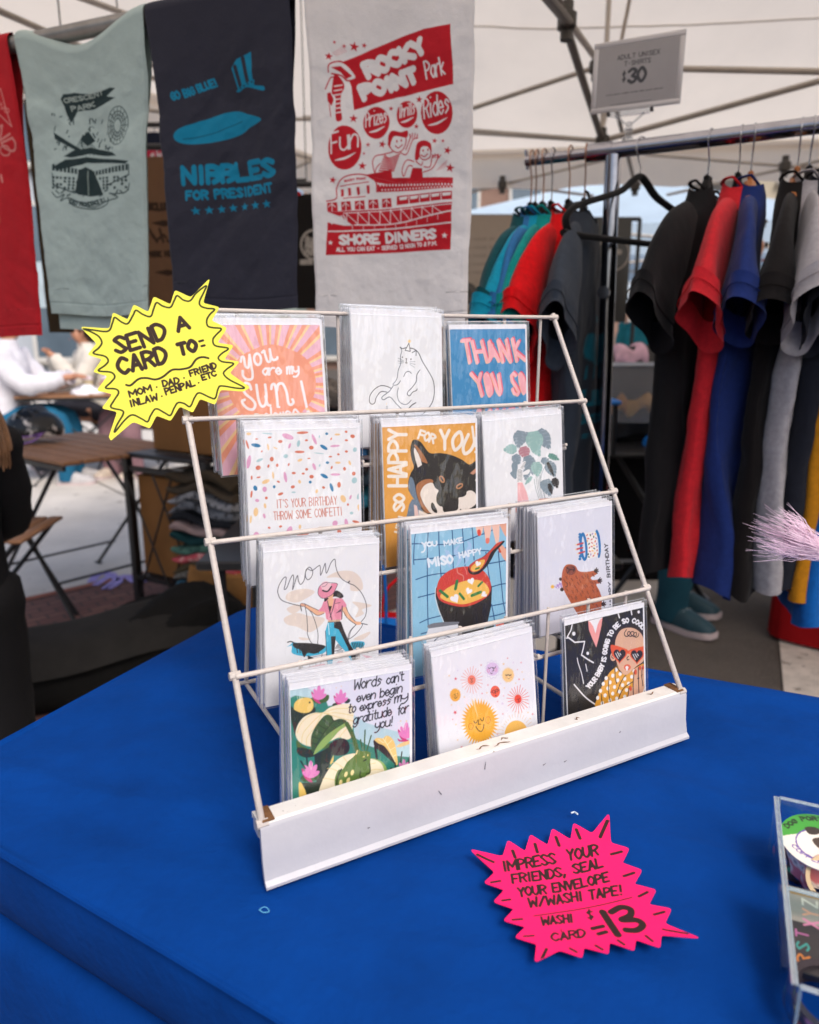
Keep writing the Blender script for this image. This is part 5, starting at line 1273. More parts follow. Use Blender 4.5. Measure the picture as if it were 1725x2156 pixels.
def darkalpha(A):
    A.c[:] = hexc('#211c22')
    for i, ch in enumerate('KLMNOPQ'): A.text(ch, [(A.w * i / 7 + .002, A.h * .75), (A.w * i / 7 + .009, A.h * .75)], A.h * .5, .0012, ['#46a89a', '#c85a8c', '#d9843c'][i % 3])
def mixed(A):
    A.c[:] = hexc('#4a3434')
    for i in range(30): A.ell((i * .173 % 1) * A.w, (i * .41 % 1) * A.h, .003, .003, ['#c8462c', '#46a07a', '#d98aa4', '#3f62a8', '#e0b24a'][i % 5])
pS = atY(1712, 1835, .405)
def roll_at(px, py, z, r, h, axis, art, label, core='#c9b08c'):
    q = onz(px, py, z)
    return washi(label, q, r, h, axis, art, core)
zf = TABLE_Z + .004
# label disc lying on a tape roll
LZ = TABLE_Z + .036
qd = onz(1728, 1774, LZ)
LN_ = nrm([-.10, -.16, 1])
washi('pink daisy washi tape roll under the dog portrait disc', qd - LN_ * .0125, .0235, .020, LN_, daisies)
lt = thing('tape_label_disc', 'round green and white dog portraits label disc on top of a tape roll', 'label', qd)
U_ = nrm(np.array([.96, -.28, 0]) - LN_ * (LN_ @ np.array([.96, -.28, 0]))); V_ = np.cross(U_, LN_)
R_ = .0275
A = Art(2 * R_, 2 * R_, 150, '#f1e9dc')
A.poly([(.0, .0), (2 * R_, 0), (2 * R_, .022), (.034, .018), (.020, .019), (.0, .027)], '#46a23c')
A.ell(R_ * 1.06, R_ * 1.12, .019, .016, '#6a4fa0', lw=.0012); A.ell(R_ * 1.06, R_ * 1.12, .0185, .0155, '#f2eadf')
A.poly([(.019, .015), (.026, .013), (.030, .016), (.027, .020), (.021, .021)], '#3a302c', True); A.poly([(.038, .016), (.044, .015), (.047, .021), (.041, .021)], '#3a302c', True); A.poly([(.022, .026), (.030, .023), (.040, .027), (.042, .033), (.034, .037), (.025, .034)], '#4a3c34', True); A.ell(.031, .027, .003, .0022, '#1c1614'); A.ell(.037, .022, .0012, .0012, BK)
A.text('DOG PORTRAITS', [(.0065, .0185), (.019, .0085), (.036, .0072), (.050, .017)], .0048, .0012, '#1d2a18')
A.text('COPPER * PRINT', [(.0055, .035), (.013, .044), (.026, .0495), (.040, .047), (.049, .039)], .0040, .0008, '#6a4fa0'); A.ell(.0265, .0462, .0016, .0016, '#e09a3c')
rr = np.linspace(0, 1, 60); th = np.linspace(0, 2 * math.pi, 180, endpoint=False)
P = np.array([[qd + R_ * q * (math.cos(t) * U_ + math.sin(t) * V_) + LN_ * .0006 for t in th] for q in rr])
gi = np.clip(((R_ + R_ * rr[:, None] * np.sin(th)) * A.px).astype(int), 0, A.ny - 1); gj = np.clip(((R_ + R_ * rr[:, None] * np.cos(th)) * A.px).astype(int), 0, A.nx - 1)
grid('label_face', P, M_ART, lt, A.c[gi, gj], wrapu=True)
mb = MB(); mb.loft([[qd + R_ * (math.cos(t) * U_ + math.sin(t) * V_) + LN_ * z for t in th[::4]] for z in (-.0004, .00045)]); mb.build('label_card', M_PAPER, lt, smooth=False)
washi('dark brown dog print washi tape roll at the back left of the bin', onz(1685, 1806, TABLE_Z + .015), .017, .018, nrm([.3, -.5, .8]), mixed)
washi('grey dotted washi tape roll leaning on the divider', onz(1742, 1850, TABLE_Z + .018), .017, .02, nrm([-.2, -.7, .5]), dots)
# alphabet tape pack standing in the front compartment
tp = thing('tape_pack', 'black alphabet washi tape pack lettered XYZ lying in the front compartment', 'tape pack', onz(1712, 1960, TABLE_Z + .02))
Pc = onz(1712, 1968, TABLE_Z + .024); pn_ = nrm([-.15, -.25, 1]); pu = nrm(bF - pn_ * (pn_ @ bF)); pv = np.cross(pn_, pu)
A = Art(.060, .040, 170, '#262024')
A.poly([(.002, .003), (.026, .003), (.026, .037), (.002, .037)], '#8f8a80'); A.poly([(.001, .001), (.006, .001), (.006, .039), (.001, .039)], '#8a6a3c')
for ch, x, c_ in (('Z', .013, '#c9c4b2'), ('Y', .0205, '#d99a7a'), ('X', .028, '#c87a9a')): A.text(ch, [(x, .016), (x - .0055, .016)], .010, .0014, c_)
for i, ch in enumerate('WVUTSR'): A.text(ch, [(.037 + (i % 3) * .0085, .008 + (i // 3) * .015), (.0315 + (i % 3) * .0085, .008 + (i // 3) * .015)], .008, .0012, ['#a85a8c', '#2f8f86', '#c8742c'][i % 3])
X, Y = np.meshgrid(np.linspace(-.03, .03, A.nx), np.linspace(-.02, .02, A.ny))
grid('label_face', Pc + X[..., None] * pu + Y[..., None] * pv * -1 + pn_ * .004, M_ART, tp, A.c)
mb = MB(); mb.box(Pc, (.0598, .0398, .0076), np.stack([pu, pv, pn_], 1), bev=.0012); mb.build('pack_body', mat('pack_black', '#1d1a1c', .35), tp)
washi('multicoloured washi tape roll in the low front tray', onz(1745, 2118, TABLE_Z + .012), .024, .016, nrm([0, -.2, 1]), mixed, '#3a3236')

# ================================================================== tinsel wand
TB = atY(1790, 1178, .80); TT = atY(1626, 1122, .78)
wand = thing('tinsel_wand', 'lilac pink tinsel fibre bunch poking in from the right edge', 'tinsel', TB)
mb = MB(); rg = random.Random(3)
dT = TT - TB; Lw = np.linalg.norm(dT); dT = dT / Lw; ta, tb_ = frame(dT)
for i in range(420):
    s0 = rg.uniform(0, .65) * Lw; ln = rg.uniform(.45, .62) * Lw
    th = rg.uniform(0, 6.283); rr_ = .003 + .0085 * rg.random() ** .6
    p0 = TB + dT * s0 + (math.cos(th) * ta + math.sin(th) * tb_) * rr_ * .4
    e1 = min(s0 + ln, Lw * (1.02 + .05 * rg.random()))
    w = (math.cos(th) * ta + math.sin(th) * tb_)
    fl = rr_ * (1.0 + 1.5 * (e1 / Lw) ** 3)
    mb.tube([p0, TB + dT * (s0 * .5 + e1 * .5) + w * fl * .9, TB + dT * e1 + w * fl * rg.uniform(.7, 1.35) + EZ * rg.uniform(-.002, .003)], [.00032, .00028, .00015], 3)
mb.build('fibres', mat('tinsel_fibre', '#ecd0e2', .4, .12, 90, spec=.6, alb=1.0), wand)
vb = np.array([TB[0] + .17, TB[1] + .02, TABLE_Z - .002])
mb = MB(); mb.loft([[vb + np.array([r_ * math.cos(q), r_ * math.sin(q), z_]) for q in np.linspace(0, 2 * math.pi, 24, endpoint=False)] for r_, z_ in ((.030, 0), (.034, .004), (.034, .075), (.026, .095), (.024, .11))]); mb.build('holder', mat('white_ceramic', '#d8d6d2', .3, .04), wand, sharp=50)
mb = MB(); mb.tube(cr([vb + EZ * .03, vb + EZ * .14, (TB + vb) / 2 + EZ * .10, TB + dT * -.03, TB + dT * .25 * Lw, TB + dT * .6 * Lw], 6), .0022, 8); mb.build('stem', mat('tinsel_stem', '#b98fb4', .5), wand)

# ================================================================== shirts folded over the front pipe
PP = np.array([-.492, 1.50, 1.762]); PD = nrm([.93, -.366, 0]); PN = np.array([PD[1], -PD[0], 0])   # PN faces the camera
def onpipe(P, off=.012):
    W3 = onplane(P, PP + PN * off, PN)
    return np.stack([(W3 - PP) @ PD, W3[:, 2]], -1)
pipe = thing('hanging_pipe', 'grey steel pipe with printed shirts draped over it under the tent roof', 'pipe', PP)
mb = MB(); mb.tube([PP + PD * -1.1, PP + PD * 1.5], .0155, 14); mb.build('tube', mat('grey_pipe', '#8d8a86', .38, .2, 20, metal=.7), pipe)
for s_ in (-.9, 1.3):
    mb = MB(); mb.tube([PP + PD * s_, PP + PD * s_ + EZ * .45], .004, 8); mb.build('hanging_hook', mat('hook_steel', '#77736e', .4, metal=.8), pipe)
M_TEE = mat('shirt_print', attr='art', rough=.88, var=.08, vscale=7, bump=.18, bscale=420, sheen=.2)
def hang(label, TL, TR, BL_, BR_, view, base, paint, seed, nx=230, sag=0.0, amp=1.0, backlen=.55):
    dp = lambda P: np.stack([(view[0] + np.asarray(P, float)[:, 0] * view[2]) * .69, (view[1] + np.asarray(P, float)[:, 1] * view[2]) * .69], -1)
    q = onpipe([TL, TR, BL_, BR_])
    ztop = PP[2] + .0; zb = (q[2, 1] + q[3, 1]) / 2
    sl = lambda z: q[0, 0] + (q[2, 0] - q[0, 0]) * (ztop - z) / (ztop - zb)
    sr = lambda z: q[1, 0] + (q[3, 0] - q[1, 0]) * (ztop - z) / (ztop - zb)
    Hh = ztop - zb; Wm = (q[1, 0] - q[0, 0] + q[3, 0] - q[2, 0]) / 2
    def fm(P):
        s_ = onpipe(dp(P))
        z = s_[:, 1]
        return np.stack([(s_[:, 0] - sl(z)) / (sr(z) - sl(z)) * Wm, ztop - z], -1)
    A = Art(Wm, Hh, nx, base, fm)
    paint(A)
    u = np.linspace(0, 1, A.nx)
    nb = 60
    zf_ = np.linspace(zb, ztop, A.ny)                         # front from hem up
    rows_z = np.concatenate([zf_, ztop + .021 * np.sin(np.linspace(.15, math.pi - .15, 12)), np.linspace(ztop, ztop - Hh * backlen, nb)])
    rows_o = np.concatenate([np.full(A.ny, .021), .021 * np.cos(np.linspace(.15, math.pi - .15, 12)), np.full(nb, -.021)])
    Z, U2 = np.meshgrid(rows_z, u, indexing='ij'); O = np.repeat(rows_o[:, None], A.nx, 1)
    zc = np.clip(Z, zb, ztop); dn = ztop - zc
    U2 = np.where(O > 0, U2, .5 + (U2 - .5) * .94)
    S = sl(zc) + (sr(zc) - sl(zc)) * U2
    S = S + .004 * fbm(zc * 9 + seed, np.sign(U2 - .5) * 3 + 0 * zc, 3) * np.abs(U2 - .5) * 2
    sgn = np.sign(O + 1e-9); hang_ = np.clip(dn / .12, 0, 1)
    ca, sa = math.cos(seed * 1.3), math.sin(seed * 1.3); cb, sb_ = math.cos(seed * 2.1 + 1), math.sin(seed * 2.1 + 1); wrp = .05 * fbm(S * 5, zc * 5 + seed, 2)
    f2 = fbm((S * ca + zc * sa + wrp) * 13 + seed, (S * sa - zc * ca) * 5, 3); f3 = fbm((S * cb + zc * sb_ - wrp) * 19 + seed, (S * sb_ - zc * cb) * 6, 3); f2 = (.75 * f2 + .65 * f3) * (.45 + 1.3 * np.clip(fbm(S * 4 + seed, zc * 4, 2) + .3, 0, 1))
    wr = .008 * fbm(S * 9 + seed, zc * 2.6, 4) + .009 * (f2 - .5 * np.abs(f2)) * (.4 + .6 * np.clip(dn / .3, 0, 1)) + .0034 * fbm(S * 26, zc * 24 + seed, 4)
    wr = wr * amp + .004 * np.sin(U2 * 6.3 + seed) * hang_
    hem = np.where((O > 0) & (np.abs(zc - zb - .022) < .0016), -.0012, 0)
    edge = -.010 * np.clip(1 - np.minimum(U2, 1 - U2) / .03, 0, 1) ** 2
    off = O * (1 - .62 * np.clip(dn / .16, 0, 1)) + np.where(O > 0, 1, .6) * (wr + np.where(O > 0, edge * .5, 0)) * (.25 + .75 * hang_) + hem
    zz = Z - sag * np.sin(math.pi * U2) ** 2 * np.exp(-dn / .10) * .9
    zz = zz + np.where(dn > Hh * .9, .004 * np.sin(U2 * 5 + seed), 0)
    P = PP * [1, 1, 0] + S[..., None] * PD + off[..., None] * PN + zz[..., None] * EZ
    col = np.empty((len(rows_z), A.nx, 3)); col[:] = hexc(base)
    col[:A.ny] = A.c[::-1]
    o = grid('hanging_shirt', P, M_TEE, None, col, org=P[A.ny, A.nx // 2])
    return tag(o, label, 'shirt', 'shirts draped over the pipe')
V1 = (0, 0, 900 / 1725)
def p_red(A):
    c_ = '#d98a84'
    A.line([(-60, 525), (15, 525), (65, 740), (-60, 600)], 7, c_, False); A.text('CASINO', [(-90, 540), (45, 670)], 30, 5, c_)
    A.text('LAND', [(-180, 700), (-40, 780), (40, 900)], 75, 11, c_, gap=1); A.ell(25, 880, 26, 28, c_, lw=8); A.text('RI', [(-60, 1085), (30, 1065)], 50, 12, c_)
    A.ell(-10, 1285, 12, 30, '#b8503c')
hang('red draped shirt at the far left of the pipe with faded lettering', (-165, 110), (22, 92), (-145, 715), (80, 705), V1, '#c0222c', p_red, 3, amp=.8, backlen=.98)
def p_sage(A):
    c_ = '#27383a'
    A.poly([(345, 545), (360, 505), (430, 485), (520, 495), (590, 490), (640, 480), (670, 490), (620, 530), (670, 550), (600, 580), (540, 600), (480, 600), (440, 610), (400, 690), (375, 640), (365, 590)], c_)
    A.text('CRESCENT', [(365, 565), (480, 535), (605, 515)], 34, 7, '#a9b5ae', gap=1.2); A.text('PARK', [(405, 615), (550, 580)], 36, 8, '#a9b5ae', gap=1.2)
    rg = random.Random(2)
    for r_ in (28, 44, 58, 78): A.ell(685, 720, r_ * .75, r_ * 1.5, c_, lw=4)
    for i in range(16): t = i * .39; A.line([(685 + 18 * math.cos(t), 720 + 40 * math.sin(t)), (685 + 56 * math.cos(t), 720 + 112 * math.sin(t))], 3, c_, False)
    for i in range(46):
        x = rg.uniform(300, 660); y = rg.uniform(640, 860)
        A.line([(x, y), (x + rg.uniform(-14, 14), y + rg.uniform(5, 26))], rg.uniform(3, 9), c_, False)
    A.poly([(300, 760), (460, 850), (455, 870), (310, 800)], c_); A.poly([(455, 790), (500, 735), (545, 800), (500, 830)], c_)
    for i in range(9): A.line([(470, 760), (410 + i * 22, 890)], 3, c_, False)
    A.poly([(360, 900), (420, 860), (520, 840), (660, 880), (690, 905), (620, 900), (520, 880), (400, 905)], c_); A.poly([(300, 975), (370, 920), (500, 900), (640, 920), (760, 940), (740, 955), (600, 940), (500, 935), (330, 985)], c_)
    for i in range(22): A.poly([(300 + i * 21, 960 - 3 * abs(i - 11) + 28), (314 + i * 21, 958 - 3 * abs(i - 11) + 28), (314 + i * 21, 985 + 28 - 2 * abs(i - 11)), (300 + i * 21, 985 + 28 - 2 * abs(i - 11))], c_)
    for r_ in range(4):
        for i in range(20):
            if rg.random() < .75: A.poly([(298 + i * 23, 1025 + r_ * 20), (298 + i * 23 + rg.uniform(8, 17), 1025 + r_ * 20), (298 + i * 23 + 14, 1038 + r_ * 20), (298 + i * 23, 1040 + r_ * 20)], c_)
    A.poly([(430, 1120), (450, 980), (490, 960), (530, 980), (550, 1010), (600, 1130), (520, 1140)], c_); A.line([(505, 985), (510, 1130)], 8, '#8a9890', False)
    A.line([(300, 1010), (300, 1075), (430, 1120)], 6, c_, False); A.line([(760, 960), (760, 1020), (620, 1080)], 6, c_, False)
    A.line([(300, 1120), (330, 1150), (370, 1130), (350, 1170), (400, 1150), (520, 1205), (620, 1170), (690, 1150), (660, 1130), (740, 1120), (760, 1070)], 5, c_)
    for i in range(14): A.line([(320 + i * 32, 1110 + (i % 3) * 14), (340 + i * 32, 1128 - (i % 2) * 22)], 6, c_, False)
    A.line([(390, 1150), (420, 1195), (530, 1215), (620, 1190), (630, 1150)], 5, c_); A.text('EAST PROVIDENCE R.I.', [(395, 1185), (500, 1200), (620, 1170)], 28, 6, c_, gap=1)
hang('sage green draped shirt printed crescent park between the red and navy shirts', (36, 82), (306, 40), (105, 672), (306, 650), V1, '#b2c3bf', p_sage, 8, sag=.05, backlen=1.06)
def p_navy(A):
    c_ = '#1584a8'
    A.text('GO BIG BLUE!', [(1000, 590), (1120, 550), (1260, 492)], 52, 12, c_, gap=1.1)
    A.poly([(1350, 395), (1385, 345), (1470, 300), (1470, 320), (1478, 480), (1382, 515)], c_)
    for q in ([(1372, 390), (1398, 490)], [(1420, 340), (1445, 470)]): A.line(q, 24, '#33333f', False)
    A.poly([(1375, 520), (1480, 462), (1485, 492), (1540, 500), (1535, 525), (1440, 505), (1390, 530)], c_, True)
    for i in range(4): A.star(1398 + i * 24, 508 - i * 11, 8, '#2c3a48')
    A.poly([(1010, 800), (1040, 750), (1180, 690), (1350, 640), (1440, 660), (1520, 690), (1450, 735), (1360, 790), (1200, 830), (1060, 835)], c_, True)   # plain brush shape in place of the mascot
    A.line([(1060, 810), (1220, 775), (1400, 700)], 6, '#12607c')
    A.text('NIBBLES', [(1055, 1085), (1330, 1062), (1612, 1030)], 118, 30, c_, gap=1.3); A.text('FOR PRESIDENT', [(1080, 1172), (1340, 1150), (1595, 1122)], 60, 15, c_, gap=1.6)
    for i in range(7): A.star(1135 + i * 69, 1230 - i * 7, 27, c_, -6)
hang('dark navy draped shirt printed nibbles for president in teal', (310, 32), (614, -32), (366, 655), (626, 648), V1, '#33333f', p_navy, 14, amp=.9, backlen=.96)
V2 = (850, 0, 650 / 1401)
def p_white(A):
    R = '#c4202c'; WT2 = '#ece6e3'
    A.poly([(405, 405), (600, 320), (820, 240), (960, 195), (1140, 165), (1152, 555), (950, 600), (700, 650), (485, 715), (465, 560), (450, 520), (500, 500), (440, 420)], R)
    A.text('ROCKY', [(570, 520), (780, 440), (1000, 350)], 125, 42, WT2, sl=-.1, gap=1.2, jit=.03); A.text('POINT', [(540, 665), (740, 600), (940, 540)], 120, 42, WT2, sl=-.1, gap=1.2, jit=.03); A.text('Park', [(970, 525), (1110, 490)], 120, 12, WT2, sl=.1, gap=.6)
    for x, y, r_ in ((325, 370, 26), (365, 278, 12), (427, 302, 14), (490, 303, 32), (555, 293, 18), (483, 772, 28), (730, 705, 16), (925, 652, 24), (905, 828, 18), (580, 945, 16), (675, 943, 26), (553, 1003, 10), (543, 1085, 28), (352, 1178, 24), (1030, 925, 18), (1085, 925, 12), (1115, 988, 26), (1130, 1102, 30)): A.star(x, y, r_, R, x % 20)
    for i in range(6): A.line([(350 + i * 12, 345 - i * 8), (380 + i * 12, 365 - i * 6)], 3, '#dd8a8e', False)
    for x, y, a_, b_, t in ((633, 800, 88, 106, 'Prizes'), (840, 747, 72, 90, 'Thrills'), (1043, 740, 106, 140, 'Rides'), (427, 965, 110, 146, 'Fun')):
        A.ell(x, y, a_, b_, R)
        A.text(t, [(x - a_ * .84, y + b_ * .30), (x + a_ * .84, y - b_ * .02)], b_ * .95, max(a_ * .11, 9), WT2, sl=.22, gap=.8); A.line([(x - a_ * .55, y + b_ * .58), (x, y + b_ * .48), (x + a_ * .65, y + b_ * .22)], 9, WT2, taper=True)
    # lobster
    A.line([(320, 470), (330, 420), (400, 400), (460, 440), (495, 500), (440, 520), (400, 490), (340, 480)], 8, R); A.poly([(340, 440), (400, 430), (470, 490), (430, 510), (400, 470)], R); A.poly([(355, 490), (390, 500), (420, 560), (400, 620), (400, 700), (410, 780), (370, 780), (365, 640), (340, 600)], R, True); A.line([(300, 580), (330, 510), (350, 500)], 7, R); A.poly([(310, 610), (330, 600), (355, 650), (340, 690), (315, 660)], R)
    for i in range(7): A.line([(355, 560 + i * 30), (405, 550 + i * 30)], 8, WT2, False)
    A.line([(325, 680), (335, 760)], 5, R)
    # boy and girl waving
    A.poly([(640, 1130), (735, 1110), (740, 1165), (860, 1165), (880, 1100), (945, 1105), (950, 1165), (1148, 1165), (1148, 1190), (760, 1195), (640, 1165), (560, 1145)], R)
    A.poly([(715, 900), (740, 855), (800, 865), (845, 855), (840, 900), (760, 890), (735, 930), (725, 970)], R, True); A.line([(728, 960), (745, 985), (780, 1000), (815, 980), (835, 935), (835, 900)], 6, R); A.ell(775, 925, 5, 9, R); A.ell(805, 920, 5, 9, R); A.line([(765, 955), (785, 970), (812, 948)], 6, R); A.ell(722, 940, 8, 12, R, lw=5)
    A.line([(745, 995), (680, 1010), (630, 1020), (610, 1060), (625, 1130), (635, 1100), (660, 1070)], 6, R); A.line([(800, 1000), (840, 1010), (880, 920), (915, 905)], 6, R); A.line([(835, 980), (865, 900), (860, 880)], 6, R)
    for i in range(8): A.line([(675 + (3 - i) * 5, 1010 + i * 15), (720 + i * 3, 1035 + i * 12), (795 - i * 6, 1010 + i * 15)], 7, R)
    for i in range(4): A.line([(865 + i * 14, 905 - abs(i - 1.5) * -2), (862 + i * 17, 872 + abs(i - 1.5) * 6)], 6, R, False)
    A.poly([(900, 1000), (915, 940), (960, 922), (1005, 945), (1010, 1000), (985, 965), (940, 970), (925, 1040), (900, 1050)], R, True); A.line([(925, 1010), (940, 1040), (965, 1050), (1000, 1030), (1008, 985)], 6, R); A.ell(955, 990, 5, 8, R); A.ell(988, 985, 5, 8, R); A.line([(940, 1018), (962, 1030), (985, 1012)], 6, R)
    A.line([(905, 1060), (940, 1085), (950, 1065)], 6, R); A.line([(890, 1060), (840, 1050), (810, 1110), (820, 1155), (850, 1090), (880, 1090)], 6, R); A.line([(955, 1130), (1010, 1110), (1040, 1060), (1055, 1020), (1015, 1030), (1000, 1095), (960, 1095)], 6, R)
    for i in range(4): A.line([(1022 + i * 12, 1035), (1016 + i * 18, 1010 + abs(i - 1.5) * 5)], 6, R, False)
    for i in range(5): A.line([(1040 + i * 13, 1120 - i * 4), (1080 + i * 8, 1075 - i * 6)], 3, '#dd8a8e', False)
    # shore dinner hall
    A.line([(315, 1320), (375, 1300), (375, 1230), (420, 1165), (500, 1140), (580, 1150), (630, 1190), (635, 1255)], 7, R); A.poly([(560, 1142), (640, 1165), (760, 1195), (1148, 1190), (1148, 1212), (760, 1215), (640, 1195)], R)
    A.poly([(640, 1208), (1148, 1200), (1148, 1232), (900, 1250), (640, 1258)], R)
    for i in range(24): A.ell(660 + i * 21, 1212, 6, 8, WT2); A.ell(672 + i * 21, 1243 - i * .7, 5, 7, WT2)
    A.text('ROCKY POINT', [(430, 1195), (500, 1180), (570, 1175)], 16, 4, R); A.line([(400, 1220), (480, 1205), (585, 1190)], 5, R)
    for x in (402, 450, 505, 570): A.poly([(x, 1240 - (x - 400) * .15), (x + 18, 1238 - (x - 400) * .15), (x + 20, 1285 - (x - 400) * .12), (x + 4, 1290 - (x - 400) * .12)], R)
    A.line([(420, 1300), (560, 1285)], 5, R)
    for i in range(5):
        x = 318 + i * 88; w_ = 60; y = 1330 - i * 7
        A.poly([(x, y), (x + w_, y - 5), (x + w_ + 6, y + 55), (x, y + 58)], R); A.line([(x + w_ * .5, y), (x + w_ * .5, y + 55)], 6, WT2, False); A.line([(x + 8, y + 28), (x + 26, y + 10), (x + 50, y + 26)], 6, WT2)
    A.poly([(770, 1285), (1145, 1255), (1145, 1308), (770, 1345)], R)
    for i in range(5): A.poly([(785 + i * 74, 1293 - i * 6), (845 + i * 74, 1287 - i * 6), (838 + i * 74, 1308 - i * 6), (790 + i * 74, 1314 - i * 6)], WT2); A.line([(852 + i * 74, 1285 - i * 6), (854 + i * 74, 1338 - i * 6)], 7, WT2, False)
    A.poly([(320, 1390), (780, 1365), (1145, 1328), (1140, 1380), (1000, 1410), (760, 1470), (480, 1480), (400, 1420)], R)
    A.poly([(760, 1470), (1000, 1410), (1140, 1385), (1140, 1450), (1138, 1640), (312, 1678), (318, 1460), (420, 1480), (500, 1480)], R)
    A.line([(420, 1398), (780, 1375), (1140, 1340)], 6, WT2); A.line([(490, 1475), (760, 1468), (1000, 1415), (1140, 1385)], 8, WT2)
    for i in range(9):
        x = 440 + i * 72; y0 = 1398 - i * 6; y1 = 1470 - max(0, i - 4) * 16
        A.line([(x, y0), (x, y1)], 6, WT2, False); A.line([(x, y0 + 4), (x + 68, y1 - 4)], 5, WT2, False)
        A.line([(x + 36, y1 + 6), (x + 36, y1 + 36)], 4, WT2, False)
    for i in range(8): A.line([(320 + i * 14, 1440 - i * 4), (345 + i * 14, 1468 - (i % 3) * 8)], 9, WT2, False)
    A.line([(322, 1520), (760, 1500), (1138, 1462)], 9, WT2)
    A.text('SHORE DINNERS', [(390, 1612), (700, 1598), (1045, 1570)], 72, 19, WT2, gap=1.2); A.text('ALL YOU CAN EAT - SERVED 12 NOON TO 8 P.M.', [(375, 1655), (700, 1640), (1052, 1612)], 30, 7, WT2, gap=1.2)
    A.star(340, 1595, 18, WT2); A.star(1098, 1548, 22, WT2)
hang('white draped shirt with a red rocky point park print', (642, -40), (1003, -40), (662, 690), (984, 688), V2, '#eee8e5', p_white, 21, nx=300, amp=.8, backlen=.5)
# ================================================================== chrome clothes rail
RZ = 1.583
R0 = np.array([.434, 1.70, RZ]); RD = nrm([.364, -.177, 0]); RN = np.array([RD[1], -RD[0], 0])     # RN points to the camera
def railq(px, py=318):
    return (onplane((px, py), R0, RN)[0] - R0) @ RD
M_CHR = mat('chrome', '#9a9aa2', .16, .15, 30, metal=1.0, second='#5a4a44', thr=.74, tscale=40)
rail = thing('clothes_rail', 'chrome clothes rail on a single post holding t-shirts on hangers', 'clothes rail', R0 * [1, 1, 0])
mb = MB(); mb.tube([R0 + RD * -.005, R0 + RD * 1.3 + EZ * .012], .0165, 16); mb.build('top_bar', M_CHR, rail)
mb = MB(); mb.tube([R0 + RD * -.185 - EZ * .002, R0 + RD * .02], .0115, 14); mb.build('extension_bar', M_CHR, rail)
mb = MB(); mb.tube([R0 + RD * -.045, R0 + RD * .01], .0185, 14); mb.build('collar', M_CHR, rail)
mb = MB(); mb.tube([R0 + RD * -.18 - EZ * .02, R0 + RD * -.185 + EZ * .022], .004, 8); mb.build('end_pin', M_CHR, rail)
lean = np.array([.035, 0, 0])
mb = MB(); mb.tube([R0 + RD * .012 - EZ * .01, R0 + RD * .012 + lean * .55 - EZ * .80], .0175, 16); mb.tube([R0 + RD * .012 + lean * .5 - EZ * .70, R0 + RD * .012 + lean - EZ * 1.52], .0145, 16); mb.build('post', M_CHR, rail)
mb = MB(); pc = R0 + RD * .012 + lean * .22 - EZ * .30; mb.tube([pc + RN * .012, pc + RN * .045], .009, 10); mb.tube([pc + RN * .045, pc + RN * .055], .014, 10); mb.build('clamp_knob', M_CHR, rail)
fb = R0 + RD * .012 + lean - EZ * 1.52
mb = MB(); mb.tube([fb + RN * .3, fb - RN * .3], .013, 12); mb.tube([fb, fb + RD * 1.25], .013, 12); mb.build('foot_bar', M_CHR, rail)
mb = MB(); e_ = R0 + RD * 1.26; mb.tube([e_, e_ - EZ * 1.52], .0165, 14); mb.build('post', M_CHR, rail)
M_HB = mat('black_velvet', '#141314', .95, .2, 60, sheen=.5)
M_HW = mat('hanger_wood', '#a8642c', .45, .2, 12, stretch=(1, 6, 1))
M_HK = mat('hook_wire', '#a8a8ae', .25, metal=1.0)
M_HC = mat('hook_copper', '#a07a64', .3, metal=1.0)
